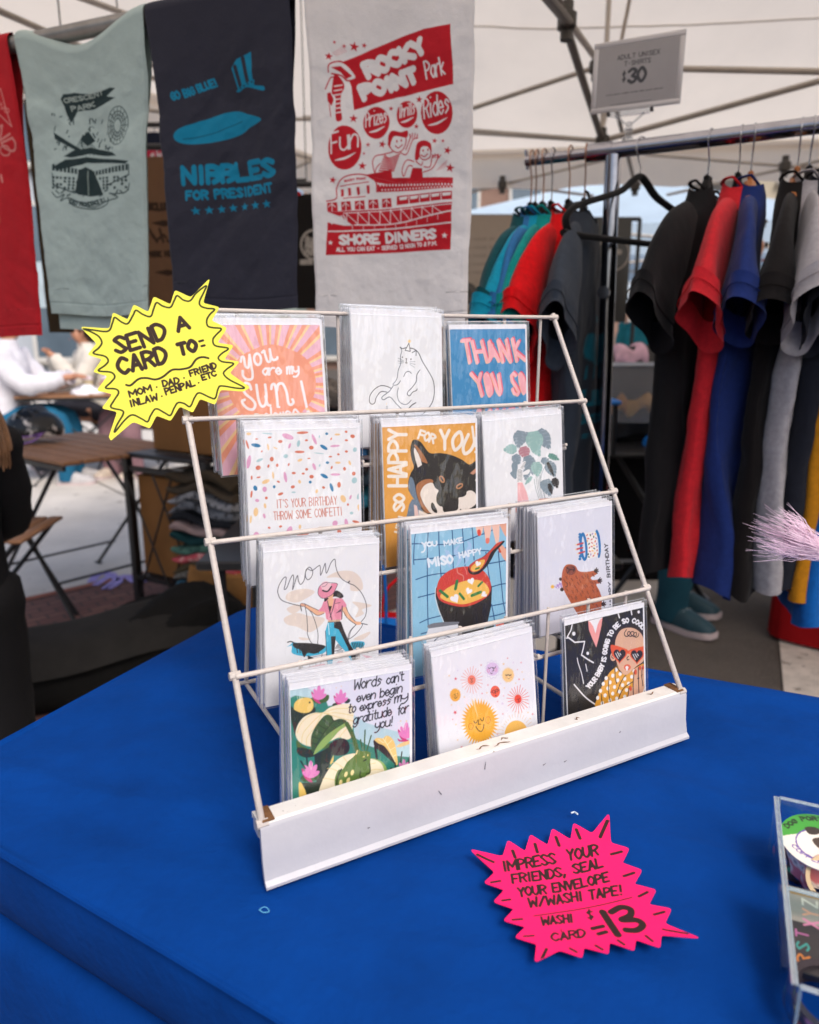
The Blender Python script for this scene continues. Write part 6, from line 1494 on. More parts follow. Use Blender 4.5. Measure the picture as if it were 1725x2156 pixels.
def hanger(q, yaw, kind, label, group='hangers on the chrome rail', hook=M_HK, wdt=.205, name='hanger', bar=True, drop=.062):
    c = R0 + RD * q
    h = nrm(RN * math.cos(rad(yaw)) + RD * math.sin(rad(yaw)))       # shoulder line of the hanger
    t = thing(name, label, 'hanger', c, group)
    a = c + EZ * .0175
    th = np.linspace(rad(-40), rad(190), 12)
    hk = [c + h * (.021 * math.cos(x)) + EZ * (.003 + .018 * math.sin(x)) for x in th[::-1]]
    hk = hk[::-1]
    pts = [hk[-1], *hk[::-1]]
    P = [c + h * (-.020) - EZ * .004] + [c + h * (.0195 * math.cos(x)) + EZ * (.001 + .0195 * math.sin(x)) for x in np.linspace(math.pi, rad(-35), 10)] + [c + h * .006 - EZ * .03, c - EZ * .04, c - EZ * drop]
    mb = MB(); mb.tube(P, .0017, 7); mb.build('hook', hook, t)
    m = M_HB if kind == 'black' else M_HW
    mb = MB()
    z0 = -drop
    zs = 1 if bar else 1.5
    if kind == 'black':
        arm = [(-wdt, z0 - .092), (-wdt * .86, z0 - .072), (-wdt * .5, z0 - .048), (-wdt * .26, z0 - .030), (-wdt * .1, z0 - .006), (0, z0 + .004), (wdt * .1, z0 - .006), (wdt * .26, z0 - .030), (wdt * .5, z0 - .048), (wdt * .86, z0 - .072), (wdt, z0 - .092)]
        lo = [(wdt * 1.02, z0 - .108), (wdt * .98, z0 - .124), (wdt * .9, z0 - .130), (-wdt * .9, z0 - .130), (-wdt * .98, z0 - .124), (-wdt * 1.02, z0 - .108)]
        mb.tube(cr([c + h * x + EZ * (z0 + (z - z0) * zs) for x, z in arm + (lo if bar else [])], 4, bar), .0095 if bar else .0065, 10, closed=bar, flat=.7)
    else:
        arm = [(-wdt, z0 - .075), (-wdt * .6, z0 - .045), (-wdt * .25, z0 - .018), (0, z0 - .004), (wdt * .25, z0 - .018), (wdt * .6, z0 - .045), (wdt, z0 - .075)]
        mb.tube(cr([c + h * x + EZ * (z0 + (z - z0) * zs * 1.2) for x, z in arm], 4), [.006 + .005 * math.exp(-((i - 12) / 7) ** 2) for i in range(25)], 8, flat=.5)
    k_ = np.cross(EZ, h)
    if not bar: mb.box(c + EZ * (z0 - .012), (.030, .011, .052), np.stack([h, k_, EZ], 1), bev=.004)
    mb.build('shoulders', m, t)
    if kind == 'black' and bar:
        for s_ in (-1, 1):
            mb = MB(); p_ = c + h * s_ * wdt * .72 + EZ * (z0 - .056); mb.tube([p_, p_ + EZ * .010 + h * s_ * .004, p_ + EZ * .012 + h * s_ * .012], .003, 6); mb.build('notch', M_HB, t)
    return c, h
def tee(q, yaw, label, base, seed, length=.70, half=.225, kind='black', sleeve=.24, art=None, group='t-shirts on the chrome rail', swing=0.0, depth=.036, hook=M_HK, hl=None, sdrop=1.0, alb=1.0, collar=None, drop=.082, inner=None):
    c, h = hanger(q, yaw, kind, ('wooden' if kind != 'black' else 'copper hooked black' if hook is M_HC else 'steel hooked black') + ' hanger inside the ' + label.split(' t-shirt')[0] + ' t-shirt', hook=hook, bar=False, drop=drop)
    k = nrm(np.cross(EZ, h))                                          # front of the shirt
    t = thing('t_shirt', label, 't-shirt', c - EZ * (drop + .02), group)
    key = 'tee_' + base
    M_ = mat('tee_art', attr='art', rough=.9, var=.06, vscale=9, bump=.2, bscale=500, sheen=.25) if art else mat(key, base, .92, .16, 90, .38, 46, sheen=.3, alb=alb)
    nu, nv = (160, 220) if art else (72, 90)
    u = np.linspace(0, 2 * math.pi, nu, endpoint=False)
    zt = -(drop + .012)
    rows = []
    V_ = np.linspace(0, 1, nv)
    for v in V_:
        z = -length * v
        hw = np.interp(v, [0, .02, .05, .10, .16, .24, .34, .6, 1], [.070, .082, .120, .160, .185, half * .86, half * .82, half * .80, half * .82])
        dp_ = np.interp(v, [0, .03, .08, .2, .35, 1], [.028, .030, .034, depth * .9, depth, depth * 1.15])
        zoff = np.interp(v, [0, .14], [0, 0])
        cu, su = np.cos(u), np.sin(u)
        X = hw * np.sign(cu) * np.abs(cu) ** .75
        Y = dp_ * np.sign(su) * np.abs(su) ** .9
        f = np.clip((v - .12) / .5, 0, 1)
        Y = Y + f * (.034 * fbm(X * 11 + seed * 3.1, np.full_like(X, v * 2.2 + seed), 4) + .013 * np.sin(X * (38 + 6 * math.sin(seed)) + seed + v * 3)) * np.where(su > 0, 1, .75)
        Y = Y + .006 * fbm(X * 20, np.full_like(X, v * 9 + seed), 3) + swing * v * v
        X = X * (1 + .05 * f * math.sin(seed + v * 4)) + .008 * f * fbm(np.full_like(X, v * 5), Y * 20 + seed, 2)
        sl = np.abs(X) / .2
        zz = zt + z - .125 * np.clip((np.abs(X) - .05) / .165, 0, 1) * (1 - v) ** 2 + v ** 3 * (.014 * np.sin(u + seed * 1.7) + .006 * np.sin(u * 3 + seed))
        zz = zz - (.03 * np.clip(su, 0, 1) * np.clip(1 - np.abs(X) / .08, 0, 1) * max(0, 1 - v * 25))
        rows.append(c + X[:, None] * h + Y[:, None] * k + np.asarray(zz)[:, None] * EZ)
    P = np.array(rows)
    if art:
        A = Art(2 * half, length, 240, base); art(A)
        Xc = ((P - c) @ h + half); Zc = (zt - (P - c)[..., 2])
        gi = np.clip((Zc * A.px).astype(int), 0, A.ny - 1); gj = np.clip((Xc * A.px).astype(int), 0, A.nx - 1)
        front = np.sin(u)[None, :] > 0
        col = np.where(front[..., None], A.c[gi, gj], hexc(base)[None, None])
        grid('body', P, M_, t, col, wrapu=True)
    else:
        grid('body', P, M_, t, None, wrapu=True)
    mb = MB(); ring = [c + .072 * math.cos(a) * h + (.027 * math.sin(a)) * k + EZ * (zt + .004 - .028 * max(0, math.sin(a))) for a in np.linspace(0, 2 * math.pi, 28, endpoint=False)]
    mb.tube(ring, .0045, 6, closed=True, flat=.6)
    mcol = mat(key + '_rib', base, .95, .15, 200, .3, 700, alb=alb * .9)
    mb.build('collar', mcol, t)
    for s_ in (1, -1):
        fl = 1 + .12 * math.sin(seed * 2.3 + s_); ctr = [(.100, -.068, .038), (.146, -.118, .072), (.190, -.168, .086), (.190 + .040 * fl, -.214, .087), (.190 + .070 * fl, -.252, .090), (.190 + .090 * fl, -.282, .095)]
        C_ = cr(np.array([(x, z, r) for x, z, r in ctr]), 7)
        R_ = []
        ns = 40
        ud = np.linspace(0, 2 * math.pi, ns, endpoint=False)
        for i, (x, z, r) in enumerate(C_):
            f = i / (len(C_) - 1)
            T = C_[min(i + 1, len(C_) - 1)] - C_[max(i - 1, 0)]
            tx, tz = T[0] / math.hypot(T[0], T[1]), T[1] / math.hypot(T[0], T[1])
            nx_, nz_ = -tz, tx
            th_ = .016 + .019 * f + .004 * math.sin(seed + f * 5)
            a_ = r * np.cos(ud); b_ = th_ * np.sin(ud)
            b_ = b_ + .007 * f * np.sin(a_ * 50 + seed + f * 3) + .010 * fbm(a_ * 18 + seed, np.full(ns, f * 4 + s_), 2) * f
            px_ = s_ * (x - .55 * f * .0 + nx_ * a_ * (.9)) ; pz_ = z + nz_ * a_
            e = .012 * f * f * np.cos(ud + seed)
            R_.append(c + px_[:, None] * h + (b_ + swing * .1)[:, None] * k + (zt + pz_ + e)[:, None] * EZ)
        # cuff: fold the end back inside so the opening shows a lining
        last = R_[-1]; m_ = last.mean(0)
        R_.append(m_ + (last - m_) * .93 + EZ * .004); R_.append(m_ + (R_[-4] - R_[-4].mean(0)) * .86 + EZ * .05); 
        mb = MB(); mb.loft(R_, caps=False)
        so = mb.build('sleeve', mat(key, base, .92, .16, 90, .38, 46, sheen=.3, alb=alb), t, sharp=80)
        m3 = MB(); m3.tube([m_ + (p_ - m_) * 1.012 + EZ * .017 for p_ in R_[-5]], .0011, 4, closed=True); m3.build('hem_stitch', mcol, so)
    return t
QL = 'left of the post'
tee(railq(1122), 0, 'dark bottle green t-shirt at the far left end of the rail', '#0d4a52', 1, .66, hook=M_HC, drop=.105)
tee(railq(1132), 4, 'denim blue t-shirt second from the left end of the rail', '#2f6fa8', 2, .67, hook=M_HC, drop=.105)
tee(railq(1148), -3, 'bright turquoise blue t-shirt near the left end of the rail', '#0f93b4', 3, .69, hook=M_HC, drop=.105)
tee(railq(1166), 0, 'jade green t-shirt between the turquoise and the bright red ones', '#0a8f8c', 4, .69, hook=M_HK, drop=.105)
tee(railq(1203), -4, 'bright scarlet red t-shirt left of the rail post', '#dd0b14', 5, .70, hook=M_HC, drop=.105)
def slate(A):
    c_ = '#0f7f95'
    cx_ = A.w / 2
    A.poly([(cx_ - .08, .30), (cx_ + .02, .27), (cx_ + .09, .28), (cx_ + .07, .32), (cx_ - .02, .345), (cx_ - .09, .335)], c_, True)
    for x in (-.06, -.02, .02, .06): A.line([(cx_ + x, .33), (cx_ + x - .006, .37)], .005, c_)
    A.poly([(cx_ - .06, .235), (cx_ + .0, .225), (cx_ + .0, .24), (cx_ - .06, .252)], c_)
    A.text('NIBBLES', [(cx_ - .12, .435), (cx_ + .12, .435)], .038, .011, c_, gap=1.2); A.text('FOR PRESIDENT', [(cx_ - .115, .475), (cx_ + .115, .475)], .022, .005, c_)
    for i in range(7): A.star(cx_ - .1 + i * .033, .502, .010, c_)
tee(railq(1236), 5, 'slate grey t-shirt with a teal nibbles print facing out beside the post', '#363d48', 6, .72, art=slate, hook=M_HC, drop=.105)
hanger(railq(1352), -30, 'black', 'empty black velvet hanger hanging right of the rail post', 'hangers on the chrome rail', wdt=.215)
tee(railq(1496), -13, 'charcoal black t-shirt first to the right of the empty hanger', '#131214', 7, .80, hook=M_HK)
tee(railq(1560), -5, 'heather red t-shirt between the charcoal and the navy blue ones', '#c5232c', 8, .815)
tee(railq(1586), 3, 'navy blue heather t-shirt on a wooden hanger beside the heather red one', '#1a2c66', 9, .83, kind='wood')
tee(railq(1684), -4, 'brownish black t-shirt on a wooden hanger right of the navy blue one', '#141010', 10, .81, kind='wood')
tee(railq(1708), 4, 'pale grey marl t-shirt right of the brownish black one', '#a29da0', 11, .80)
tee(railq(1738), 4, 'dark slate t-shirt between the pale grey and mustard ones', '#1d1f28', 12, .81)
tee(railq(1772), 6, 'mustard yellow t-shirt near the right edge behind the tinsel', '#b57612', 13, .82)
tee(railq(1806), 8, 'cobalt blue t-shirt at the right edge below the tinsel', '#0a5aa6', 14, .86)

# ---- price sign on the rail
SP = R0 + RD * .045
psg = thing('price_sign', 'grey acrylic framed price sign clipped on the rail reading adult unisex t-shirts 30 dollars', 'sign', SP)
qa = [onplane((x, y), SP, RN)[0] for x, y in ((1255, 101), (1434, 72), (1422, 210), (1252, 232))]
o0 = qa[3]; U_ = nrm(qa[2] - qa[3]); V_ = nrm(np.cross(np.cross(U_, qa[3] - qa[0]), U_)); 
if V_[2] > 0: V_ = -V_
Nn = np.cross(V_, U_); Nn = Nn if Nn @ RN > 0 else -Nn
w_ = (np.linalg.norm(qa[1] - qa[0]) + np.linalg.norm(qa[2] - qa[3])) / 2; h_ = (np.linalg.norm(qa[3] - qa[0]) + np.linalg.norm(qa[2] - qa[1])) / 2
tl = o0 - V_ * h_
A = Art(w_, h_, 260, '#a29c9b')
for t_, y, a_, b_, hh, lw in (('ADULT UNISEX', .255, .25, .76, .080, .013), ('T-SHIRTS', .365, .34, .66, .080, .013)):
    A.text(t_, [(w_ * a_, h_ * y), (w_ * b_, h_ * (y - .0))], h_ * hh, h_ * lw, '#3c3738')
A.text('$', [(w_ * .325, h_ * .60), (w_ * .37, h_ * .60)], h_ * .15, h_ * .022, '#2b2728'); A.text('30', [(w_ * .39, h_ * .66), (w_ * .62, h_ * .66)], h_ * .26, h_ * .052, '#2b2728', gap=1.4)
A.text('AVAILABLE SIZES NOTED PER EACH DESIGN', [(w_ * .14, h_ * .80), (w_ * .83, h_ * .80)], h_ * .018, h_ * .008, '#5a5456'); A.line([(w_ * .2, h_ * .955), (w_ * .7, h_ * .955)], h_ * .01, '#6a6466')
X, Y = np.meshgrid(np.linspace(0, w_, A.nx), np.linspace(0, h_, A.ny))
grid('printed_sheet', tl + X[..., None] * U_ + Y[..., None] * V_ + Nn * .0016, M_ART, psg, A.c)
mb = MB(); bd = .011
Rm = np.stack([U_, V_, Nn], 1); cc_ = tl + U_ * w_ / 2 + V_ * h_ / 2
for (a_, b_, sx_, sy_) in ((0, -h_ / 2 - bd / 2 + .003, w_ + 2 * bd - .006, bd), (0, h_ / 2 + bd / 2 - .003, w_ + 2 * bd - .006, bd), (-w_ / 2 - bd / 2 + .003, 0, bd, h_ - .006), (w_ / 2 + bd / 2 - .003, 0, bd, h_ - .006)):
    mb.box(cc_ + U_ * a_ + V_ * b_, (sx_, sy_, .005), Rm, bev=.0015)
mb.build('frame', mat('frosted_frame', '#cfcaca', .35, .04, alb=.85), psg)
mb = MB(); mb.box(cc_ - Nn * .001, (w_, h_, .002), Rm); mb.build('backing', mat('frosted_frame'), psg, smooth=False)
bt = tl + U_ * w_ * .45 + V_ * (h_ + .012)
mb = MB(); mb.box(bt, (w_ * .5, .014, .012), Rm, bev=.003); mb.tube([bt - U_ * .03 + V_ * .005, bt + V_ * .028, bt + U_ * .03 + V_ * .005], .003, 8); mb.tube([bt + V_ * .02, bt + V_ * .034], [.006, .009], 10); mb.tube([bt + V_ * .034, bt + V_ * .05], [.009, .006], 10); mb.box(bt + V_ * .066, (.024, .034, .02), Rm, bev=.004); mb.tube([bt + V_ * .05, SP + EZ * .02], .004, 8)
mb.build('clip', clear_mat('clip_plastic', (.86, .87, .88), 2.2, .12, 0, 8, .12, .06), psg)
mb = MB(); mb.box(bt - U_ * .045, (.006, .007, .014), Rm, bev=.001); mb.box(bt + U_ * .045, (.006, .007, .014), Rm, bev=.001); mb.box(bt + V_ * .07, (.010, .010, .022), Rm, bev=.002); mb.build('clip_screws', mat('screw_dark', '#3a3638', .5), psg)
# ================================================================== canopy tent overhead
M_ROOF = mat('canopy_cloth', '#f6e9d9', .85, .06, 1.2, .05, 20, transl=.72, alb=1.0)
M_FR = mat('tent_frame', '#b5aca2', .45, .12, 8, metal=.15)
M_FRD = mat('tent_frame_shaded', '#6d665f', .5, .15, 8, metal=.3)  # darker copy of the frame colour, with the shade of backlit bars painted in
M_JT = mat('tent_joint', '#3c3834', .6, .2, 20)
tent = thing('canopy_tent', 'cream canopy tent roof with steel truss frame spanning overhead', 'canopy tent', (.9, 2.2, 0))
cB = np.array([-.62, 4.95, 2.34]); cC = np.array([4.6, 4.28, 2.34]); cD = np.array([-2.75, .95, 2.34]); cE = np.array([3.0, -.35, 2.34]); cP = np.array([.85, 2.45, 3.45])
def panel_(a, b, p, nm, seed):
    n = 40
    R_ = []
    for i in range(n):
        t = i / (n - 1)
        s_ = np.linspace(0, 1, 60)
        e = a[None] * (1 - s_[:, None]) + b[None] * s_[:, None]
        q = e * (1 - t) + p[None] * t
        sag_ = .10 * math.sin(math.pi * t) * np.sin(math.pi * s_) * (1 - t * .6)
        q[:, 2] -= sag_ + .012 * fbm(s_ * 9 + seed, np.full(60, t * 9), 3) * math.sin(math.pi * min(t * 1.4, 1))
        R_.append(q)
    return np.array(R_)
for a, b, nm, sd in ((cB, cC, 'roof_panel', 1), (cD, cB, 'roof_panel', 5), (cC, cE, 'roof_panel', 9), (cE, cD, 'roof_panel', 13)):
    grid(nm, panel_(a, b, cP, nm, sd), M_ROOF, tent)
for a, b, sd in ((cB, cC, 1), (cD, cB, 5), (cC, cE, 9), (cE, cD, 13)):      # stitched seams and hip tapes
    G_ = panel_(a, b, cP, '', sd)
    for j in (0, 20, 40):
        mb = MB(); mb.tube(G_[:, j] - EZ * .006, .009, 6, flat=.35); mb.build('seam', mat('canopy_seam', '#cfc3b4', .9, .1, 4), tent)
    mb = MB(); mb.tube(G_[14, 1:-1] - EZ * .006, .007, 6, flat=.35); mb.build('seam', mat('canopy_seam'), tent)
for a, b, sd in ((cB, cC, 1), (cD, cB, 4), (cC, cE, 6)):
    s_ = np.linspace(0, 1, 140); zz = np.linspace(0, -.24, 8)
    P = np.array([[a * (1 - x) + b * x + EZ * (z + .001 + (.02 * abs(math.sin(x * 22)) if z < -.2 else 0)) + nrm(np.cross(b - a, EZ)) * (.015 * math.sin(x * 40 + sd) * (-z / .24) + .02) for x in s_] for z in zz])
    grid('valance', P, M_ROOF, tent)
def bar(a, b, r=.014, m=None, nm='frame_bar', flat=.7):
    mb = MB(); mb.tube([a, b], r, 8, flat=flat); return mb.build(nm, m or M_FR, tent)
Pp = lambda x, y, Y: atY(x, y, Y)
HUB = Pp(1268, 296, 3.3)
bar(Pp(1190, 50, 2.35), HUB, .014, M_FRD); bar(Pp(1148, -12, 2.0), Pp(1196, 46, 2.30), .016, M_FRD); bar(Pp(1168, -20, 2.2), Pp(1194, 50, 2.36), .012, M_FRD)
bar(Pp(1196, 42, 2.4), Pp(1262, 132, 3.1), .013); bar(Pp(1284, -30, 3.25), Pp(1267, 292, 3.32), .015)
bar(Pp(940, 246, 3.5), Pp(1256, 141, 3.15), .013); bar(Pp(1256, 141, 3.1), Pp(1800, 152, 2.6), .016)
bar(HUB, Pp(1800, 150, 2.7), .016); bar(HUB, Pp(960, 277, 3.9), .014); bar(HUB, Pp(640, 246, 4.3), .013)
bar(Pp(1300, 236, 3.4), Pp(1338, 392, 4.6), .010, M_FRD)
bar(Pp(1360, 325, 4.4), Pp(1760, 358, 3.9), .012); bar(Pp(1406, 410, 4.7), Pp(1780, 326, 3.8), .012); bar(Pp(960, 376, 4.9), Pp(1250, 412, 4.8), .012); bar(Pp(960, 412, 5.0), Pp(1310, 328, 4.4), .012)
bar(Pp(600, 362, 4.4), Pp(700, 320, 4.2), .012); bar(Pp(590, 250, 4.2), Pp(690, 252, 4.2), .014); bar(Pp(600, 318, 4.3), Pp(690, 345, 4.5), .010)
bar(cB - EZ * .02, cB * [1, 1, 0], .02, M_FR, 'leg')
bar(cC - EZ * .02, cC * [1, 1, 0], .02, M_FR, 'leg')
for a, b in ((cB, cC), (cD, cB), (cC, cE)): bar(a - EZ * .03, b - EZ * .03, .014)
for x, y, x2, y2, Y, Y2 in ((-30, 10, 340, 172, 2.2, 3.2), (-40, 62, 330, 320, 2.6, 3.7), (130, -20, 350, 60, 2.2, 3.0), (40, 190, 345, 236, 3.0, 3.6)): bar(Pp(x, y, Y), Pp(x2, y2, Y2), .013)
for x, y, Y in ((1194, 44, 2.33), (1256, 140, 3.12), (1268, 297, 3.28), (1653, 350, 4.0), (1058, 389, 4.75), (1338, 392, 4.55)):
    mb = MB(); c = Pp(x, y, Y); mb.box(c, (.05, .05, .06), bev=.012); mb.tube([c - EZ * .05, c + EZ * .05], .018, 8); mb.build('joint', M_JT, tent)

# ---- canopies further along the street
def canopy(name, label, c, w, d, yaw, ze, zp, colr, val, legs=True):
    t = thing(name, label, 'canopy tent', (c[0], c[1], 0), 'canopy tents along the street')
    cy_, sy_ = math.cos(yaw), math.sin(yaw)
    K = [np.array([c[0] + cy_ * x * w / 2 - sy_ * y * d / 2, c[1] + sy_ * x * w / 2 + cy_ * y * d / 2, ze]) for x, y in ((-1, -1), (1, -1), (1, 1), (-1, 1))]
    p_ = np.array([c[0], c[1], zp])
    m = mat('far_canopy_' + colr, colr, .8, .08, 2, transl=.3, alb=.95)
    mb = MB()
    for i in range(4):
        a, b = K[i], K[(i + 1) % 4]
        n = 12
        R_ = [[(a * (1 - s_) + b * s_) * (1 - t_) + p_ * t_ - EZ * .12 * math.sin(math.pi * t_) * math.sin(math.pi * s_) for s_ in np.linspace(0, 1, n)] for t_ in np.linspace(0, 1, n)]
        mb.loft(R_, caps=False, closed=False)
    mb.build('roof', m, t, sharp=20)
    mb = MB()
    for i in range(4):
        a, b = K[i], K[(i + 1) % 4]
        mb.loft([[a * (1 - s_) + b * s_ - EZ * z for s_ in np.linspace(0, 1, 14)] for z in (.0, val)], caps=False, closed=False)
    mb.build('valance', m, t)
    for i in range(4):
        mb = MB(); mb.tube([K[i], K[i] * [1, 1, 0]], .02, 8); mb.build('leg', M_FR, t)
    mb = MB()
    for i in range(4): mb.tube([K[i] - EZ * .1, (K[i] + K[(i + 1) % 4]) / 2 - EZ * .35, K[(i + 1) % 4] - EZ * .1], .012, 6); mb.tube([K[i] - EZ * .35, (K[i] + K[(i + 1) % 4]) / 2 - EZ * .1, K[(i + 1) % 4] - EZ * .35], .012, 6)
    mb.build('truss', M_FR, t)
canopy('canopy_tent', 'pale blue canopy tent just beyond the cream one behind the rail post', (2.3, 8.6), 4.6, 3.0, rad(-8), 2.28, 3.0, '#c3d6e6', .28)
canopy('canopy_tent', 'white canopy tent far down the street under the empty hanger', (3.6, 14.5), 4.0, 4.0, rad(4), 2.15, 3.1, '#d7e4f0', .3)
canopy('canopy_tent', 'small white canopy tent far down the street behind the navy draped shirt', (-1.2, 15), 3.6, 3.6, rad(10), 2.3, 3.3, '#dfe6ee', .3)
canopy('canopy_tent', 'grey canopy tent far down the street at the right edge', (8.2, 14), 4.0, 4.0, rad(-6), 2.2, 3.1, '#aab0b8', .3)
# ================================================================== ground
def sheet(name, pts, z, m, n=1):
    mb = MB(); mb.add([(x, y, z) for x, y in pts], [tuple(range(len(pts)))])
    o = mb.build(name, m, None, smooth=False); o['kind'] = 'structure'; return o
M_ASPH = mat('asphalt', '#57514c', .92, .28, 2.2, .5, 160, second='#6d675f', thr=.56, tscale=120)
M_CONC = mat('concrete', '#cdc6bd', .9, .16, 1.6, .35, 120, second='#8f867c', thr=.63, tscale=8)
sheet('road', [(-160, -60), (160, -60), (160, 200), (-160, 200)], 0, M_ASPH)
gA, gB = np.array([-1.62, 2.60]), np.array([-.30, 3.85])            # kerb line of the brick strip
gd = nrm(gB - gA); gn = np.array([-gd[1], gd[0]])
def gp(s_, t): return tuple(gA + gd * s_ + gn * t)
sheet('pavement', [gp(-12, .55), gp(30, .55), gp(30, 14), gp(-12, 14)], .008, M_CONC)
m = bpy.data.materials.new('brick_paving'); m.use_nodes = True
nt = m.node_tree; b = nt.nodes['Principled BSDF']; bk = nt.nodes.new('ShaderNodeTexBrick'); tcn = nt.nodes.new('ShaderNodeTexCoord'); mpn = nt.nodes.new('ShaderNodeMapping')
mpn.inputs['Rotation'].default_value = (0, 0, -math.atan2(gd[1], gd[0])); nt.links.new(tcn.outputs['Object'], mpn.inputs[0]); nt.links.new(mpn.outputs[0], bk.inputs['Vector'])
bk.inputs['Scale'].default_value = 4.6; bk.inputs['Color1'].default_value = (*C('#6b4640'), 1); bk.inputs['Color2'].default_value = (*C('#7d564c'), 1); bk.inputs['Mortar'].default_value = (*C('#4c3c38'), 1); bk.inputs['Mortar Size'].default_value = .025
nt.links.new(bk.outputs[0], b.inputs['Base Color']); b.inputs['Roughness'].default_value = .9
sheet('brick_strip', [gp(-12, -.75), gp(30, -.75), gp(30, .50), gp(-12, .50)], .008, m)
sheet('kerb_edge', [gp(-12, .50), gp(30, .50), gp(30, .55), gp(-12, .55)], .012, mat('kerb_red', '#9a6252', .9, .2, 10))
sheet('gutter', [gp(-12, -1.5), gp(30, -1.5), gp(30, -.75), gp(-12, -.75)], .004, M_CONC)
for s_ in (1.4, 3.4, 5.4, 7.4):
    sheet('pavement_joint', [gp(s_, .56), gp(s_ + .015, .56), gp(s_ + .9, 13), gp(s_ + .885, 13)], .012, mat('joint_dark', '#6d665e', .9))
q = [onz(x, y, .006)[:2] for x, y in ((1640, 1330), (1722, 1330), (1790, 1500), (1655, 1500))]
sheet('road_marking', [tuple(p) for p in q], .006, mat('road_paint', '#c4bcb2', .85, .2, 14, second='#7a736b', thr=.58, tscale=16))
mb = MB()
cpts = [onz(x, y, .013) for x, y in ((192, 1225), (215, 1205), (250, 1222), (222, 1240), (262, 1212), (290, 1225), (330, 1212))]
mb.tube(cr(cpts, 5), .022, 6, flat=.06)
mb.tube([onz(x, y, .013) for x, y in ((200, 1232), (240, 1206))], .018, 6, flat=.06)
tag(mb.build('chalk_drawing', mat('chalk_violet', '#a79bd8', .95, .3, 30), None, org=cpts[2]), 'violet chalk scribble on the brick paving under the bistro table', 'chalk drawing')

# ================================================================== bistro tables, shelf, boxes
M_BM = mat('black_metal', '#17171a', .45, .2, 20)
M_SLAT = mat('slat_wood', '#9c6f4c', .6, .25, 14, .2, 60, stretch=(1, 9, 9))
def bistro(label, c, yaw, L, Wd, zt, group='folding bistro tables on the pavement'):
    t = thing('bistro_table', label, 'table', (c[0], c[1], 0), group)
    ux = np.array([math.cos(yaw), math.sin(yaw), 0]); uy = np.array([-ux[1], ux[0], 0]); c3 = np.array([c[0], c[1], 0])
    n = 7; sw = Wd / n
    mb = MB()
    for i in range(n): mb.box(c3 + uy * ((i + .5) * sw - Wd / 2) + EZ * (zt - .009), (L, sw * .84, .018), np.stack([ux, uy, EZ], 1), bev=.003)
    mb.build('slatted_top', M_SLAT, t)
    mb = MB()
    for s_ in (-1, 1): mb.box(c3 + ux * s_ * L * .36 + EZ * (zt - .028), (.022, Wd * .96, .016), np.stack([ux, uy, EZ], 1))
    for s_ in (-1, 1): mb.box(c3 + uy * s_ * (Wd / 2 - .012) + EZ * (zt - .030), (L * .98, .012, .020), np.stack([ux, uy, EZ], 1))
    mb.build('top_frame', M_BM, t, smooth=False)
    for s_ in (-1, 1):
        for d_ in (-1, 1):
            mb = MB(); a = c3 + ux * d_ * L * .38 + uy * s_ * (Wd / 2 - .03) + EZ * (zt - .03); b_ = c3 - ux * d_ * L * .44 + uy * s_ * (Wd / 2 - .03 - .012 * d_) + EZ * .008
            mb.tube([a, b_], .0105, 8, flat=.7); mb.tube([b_ - ux * d_ * .02, b_ + ux * d_ * .03], .012, 6, flat=.6); mb.build('leg', M_BM, t)
    for s_ in (-1, 1): mb = MB(); mb.tube([c3 + ux * s_ * L * .25 + uy * (Wd / 2 - .03) + EZ * .16, c3 + ux * s_ * L * .25 - uy * (Wd / 2 - .03) + EZ * .16], .006, 6); mb.build('stretcher', M_BM, t)
    return t
q = [onz(x, y, .72) for x, y in ((8, 948), (133, 902), (318, 930), (179, 978))]
tc = sum(q) / 4; yw = math.atan2(*(q[3] - q[0] + q[2] - q[1])[[1, 0]])
print('bistro', [np.round(x, 2) for x in q], math.degrees(yw))
bistro('dark slatted bistro table holding the bike helmet in front of the seated people', tc[:2], yw, .92, .60, .72)
# ---- helmet
hc = onz(76, 930, .722)
hel = thing('bike_helmet', 'black and white bike helmet with purple straps on the slatted table', 'helmet', hc)
mb = MB(); R_ = []
for i, t in enumerate(np.linspace(0, 1, 14)):
    a = t * math.pi * .55
    R_.append([hc + np.array([.135 * math.sin(a + .05) * math.cos(p_), .105 * math.sin(a + .05) * math.sin(p_), .05 + .105 * math.cos(a)]) for p_ in np.linspace(0, 2 * math.pi, 26, endpoint=False)])
mb.loft(R_)
mb.build('shell', mat('helmet_shell', '#141416', .3, .1, 20, second='#d8d2cc', thr=.56, tscale=14), hel)
for k in range(5):
    mb = MB(); mb.tube([hc + np.array([.10 * math.cos(a) * math.cos(.5 * (k - 2)), (k - 2) * .035, .055 + .108 * math.sin(a)]) for a in np.linspace(.5, 2.6, 9)], .009, 6, flat=.5); mb.build('vent_rib', mat('helmet_rib', '#26262c', .4), hel)
mb = MB(); mb.tube(cr([hc + np.array([.11 * math.cos(a), -.085 * math.sin(a) - .02, .045 + .01 * math.sin(3 * a)]) for a in np.linspace(.2, 2.9, 8)], 4), .007, 6, flat=.4); mb.tube(cr([hc + np.array(v) for v in ((-.09, -.09, .05), (-.06, -.13, .012), (.0, -.14, .008), (.05, -.12, .02), (.08, -.09, .05))], 5), .006, 6, flat=.5); mb.build('strap', mat('purple_strap', '#8a5aa8', .6), hel)
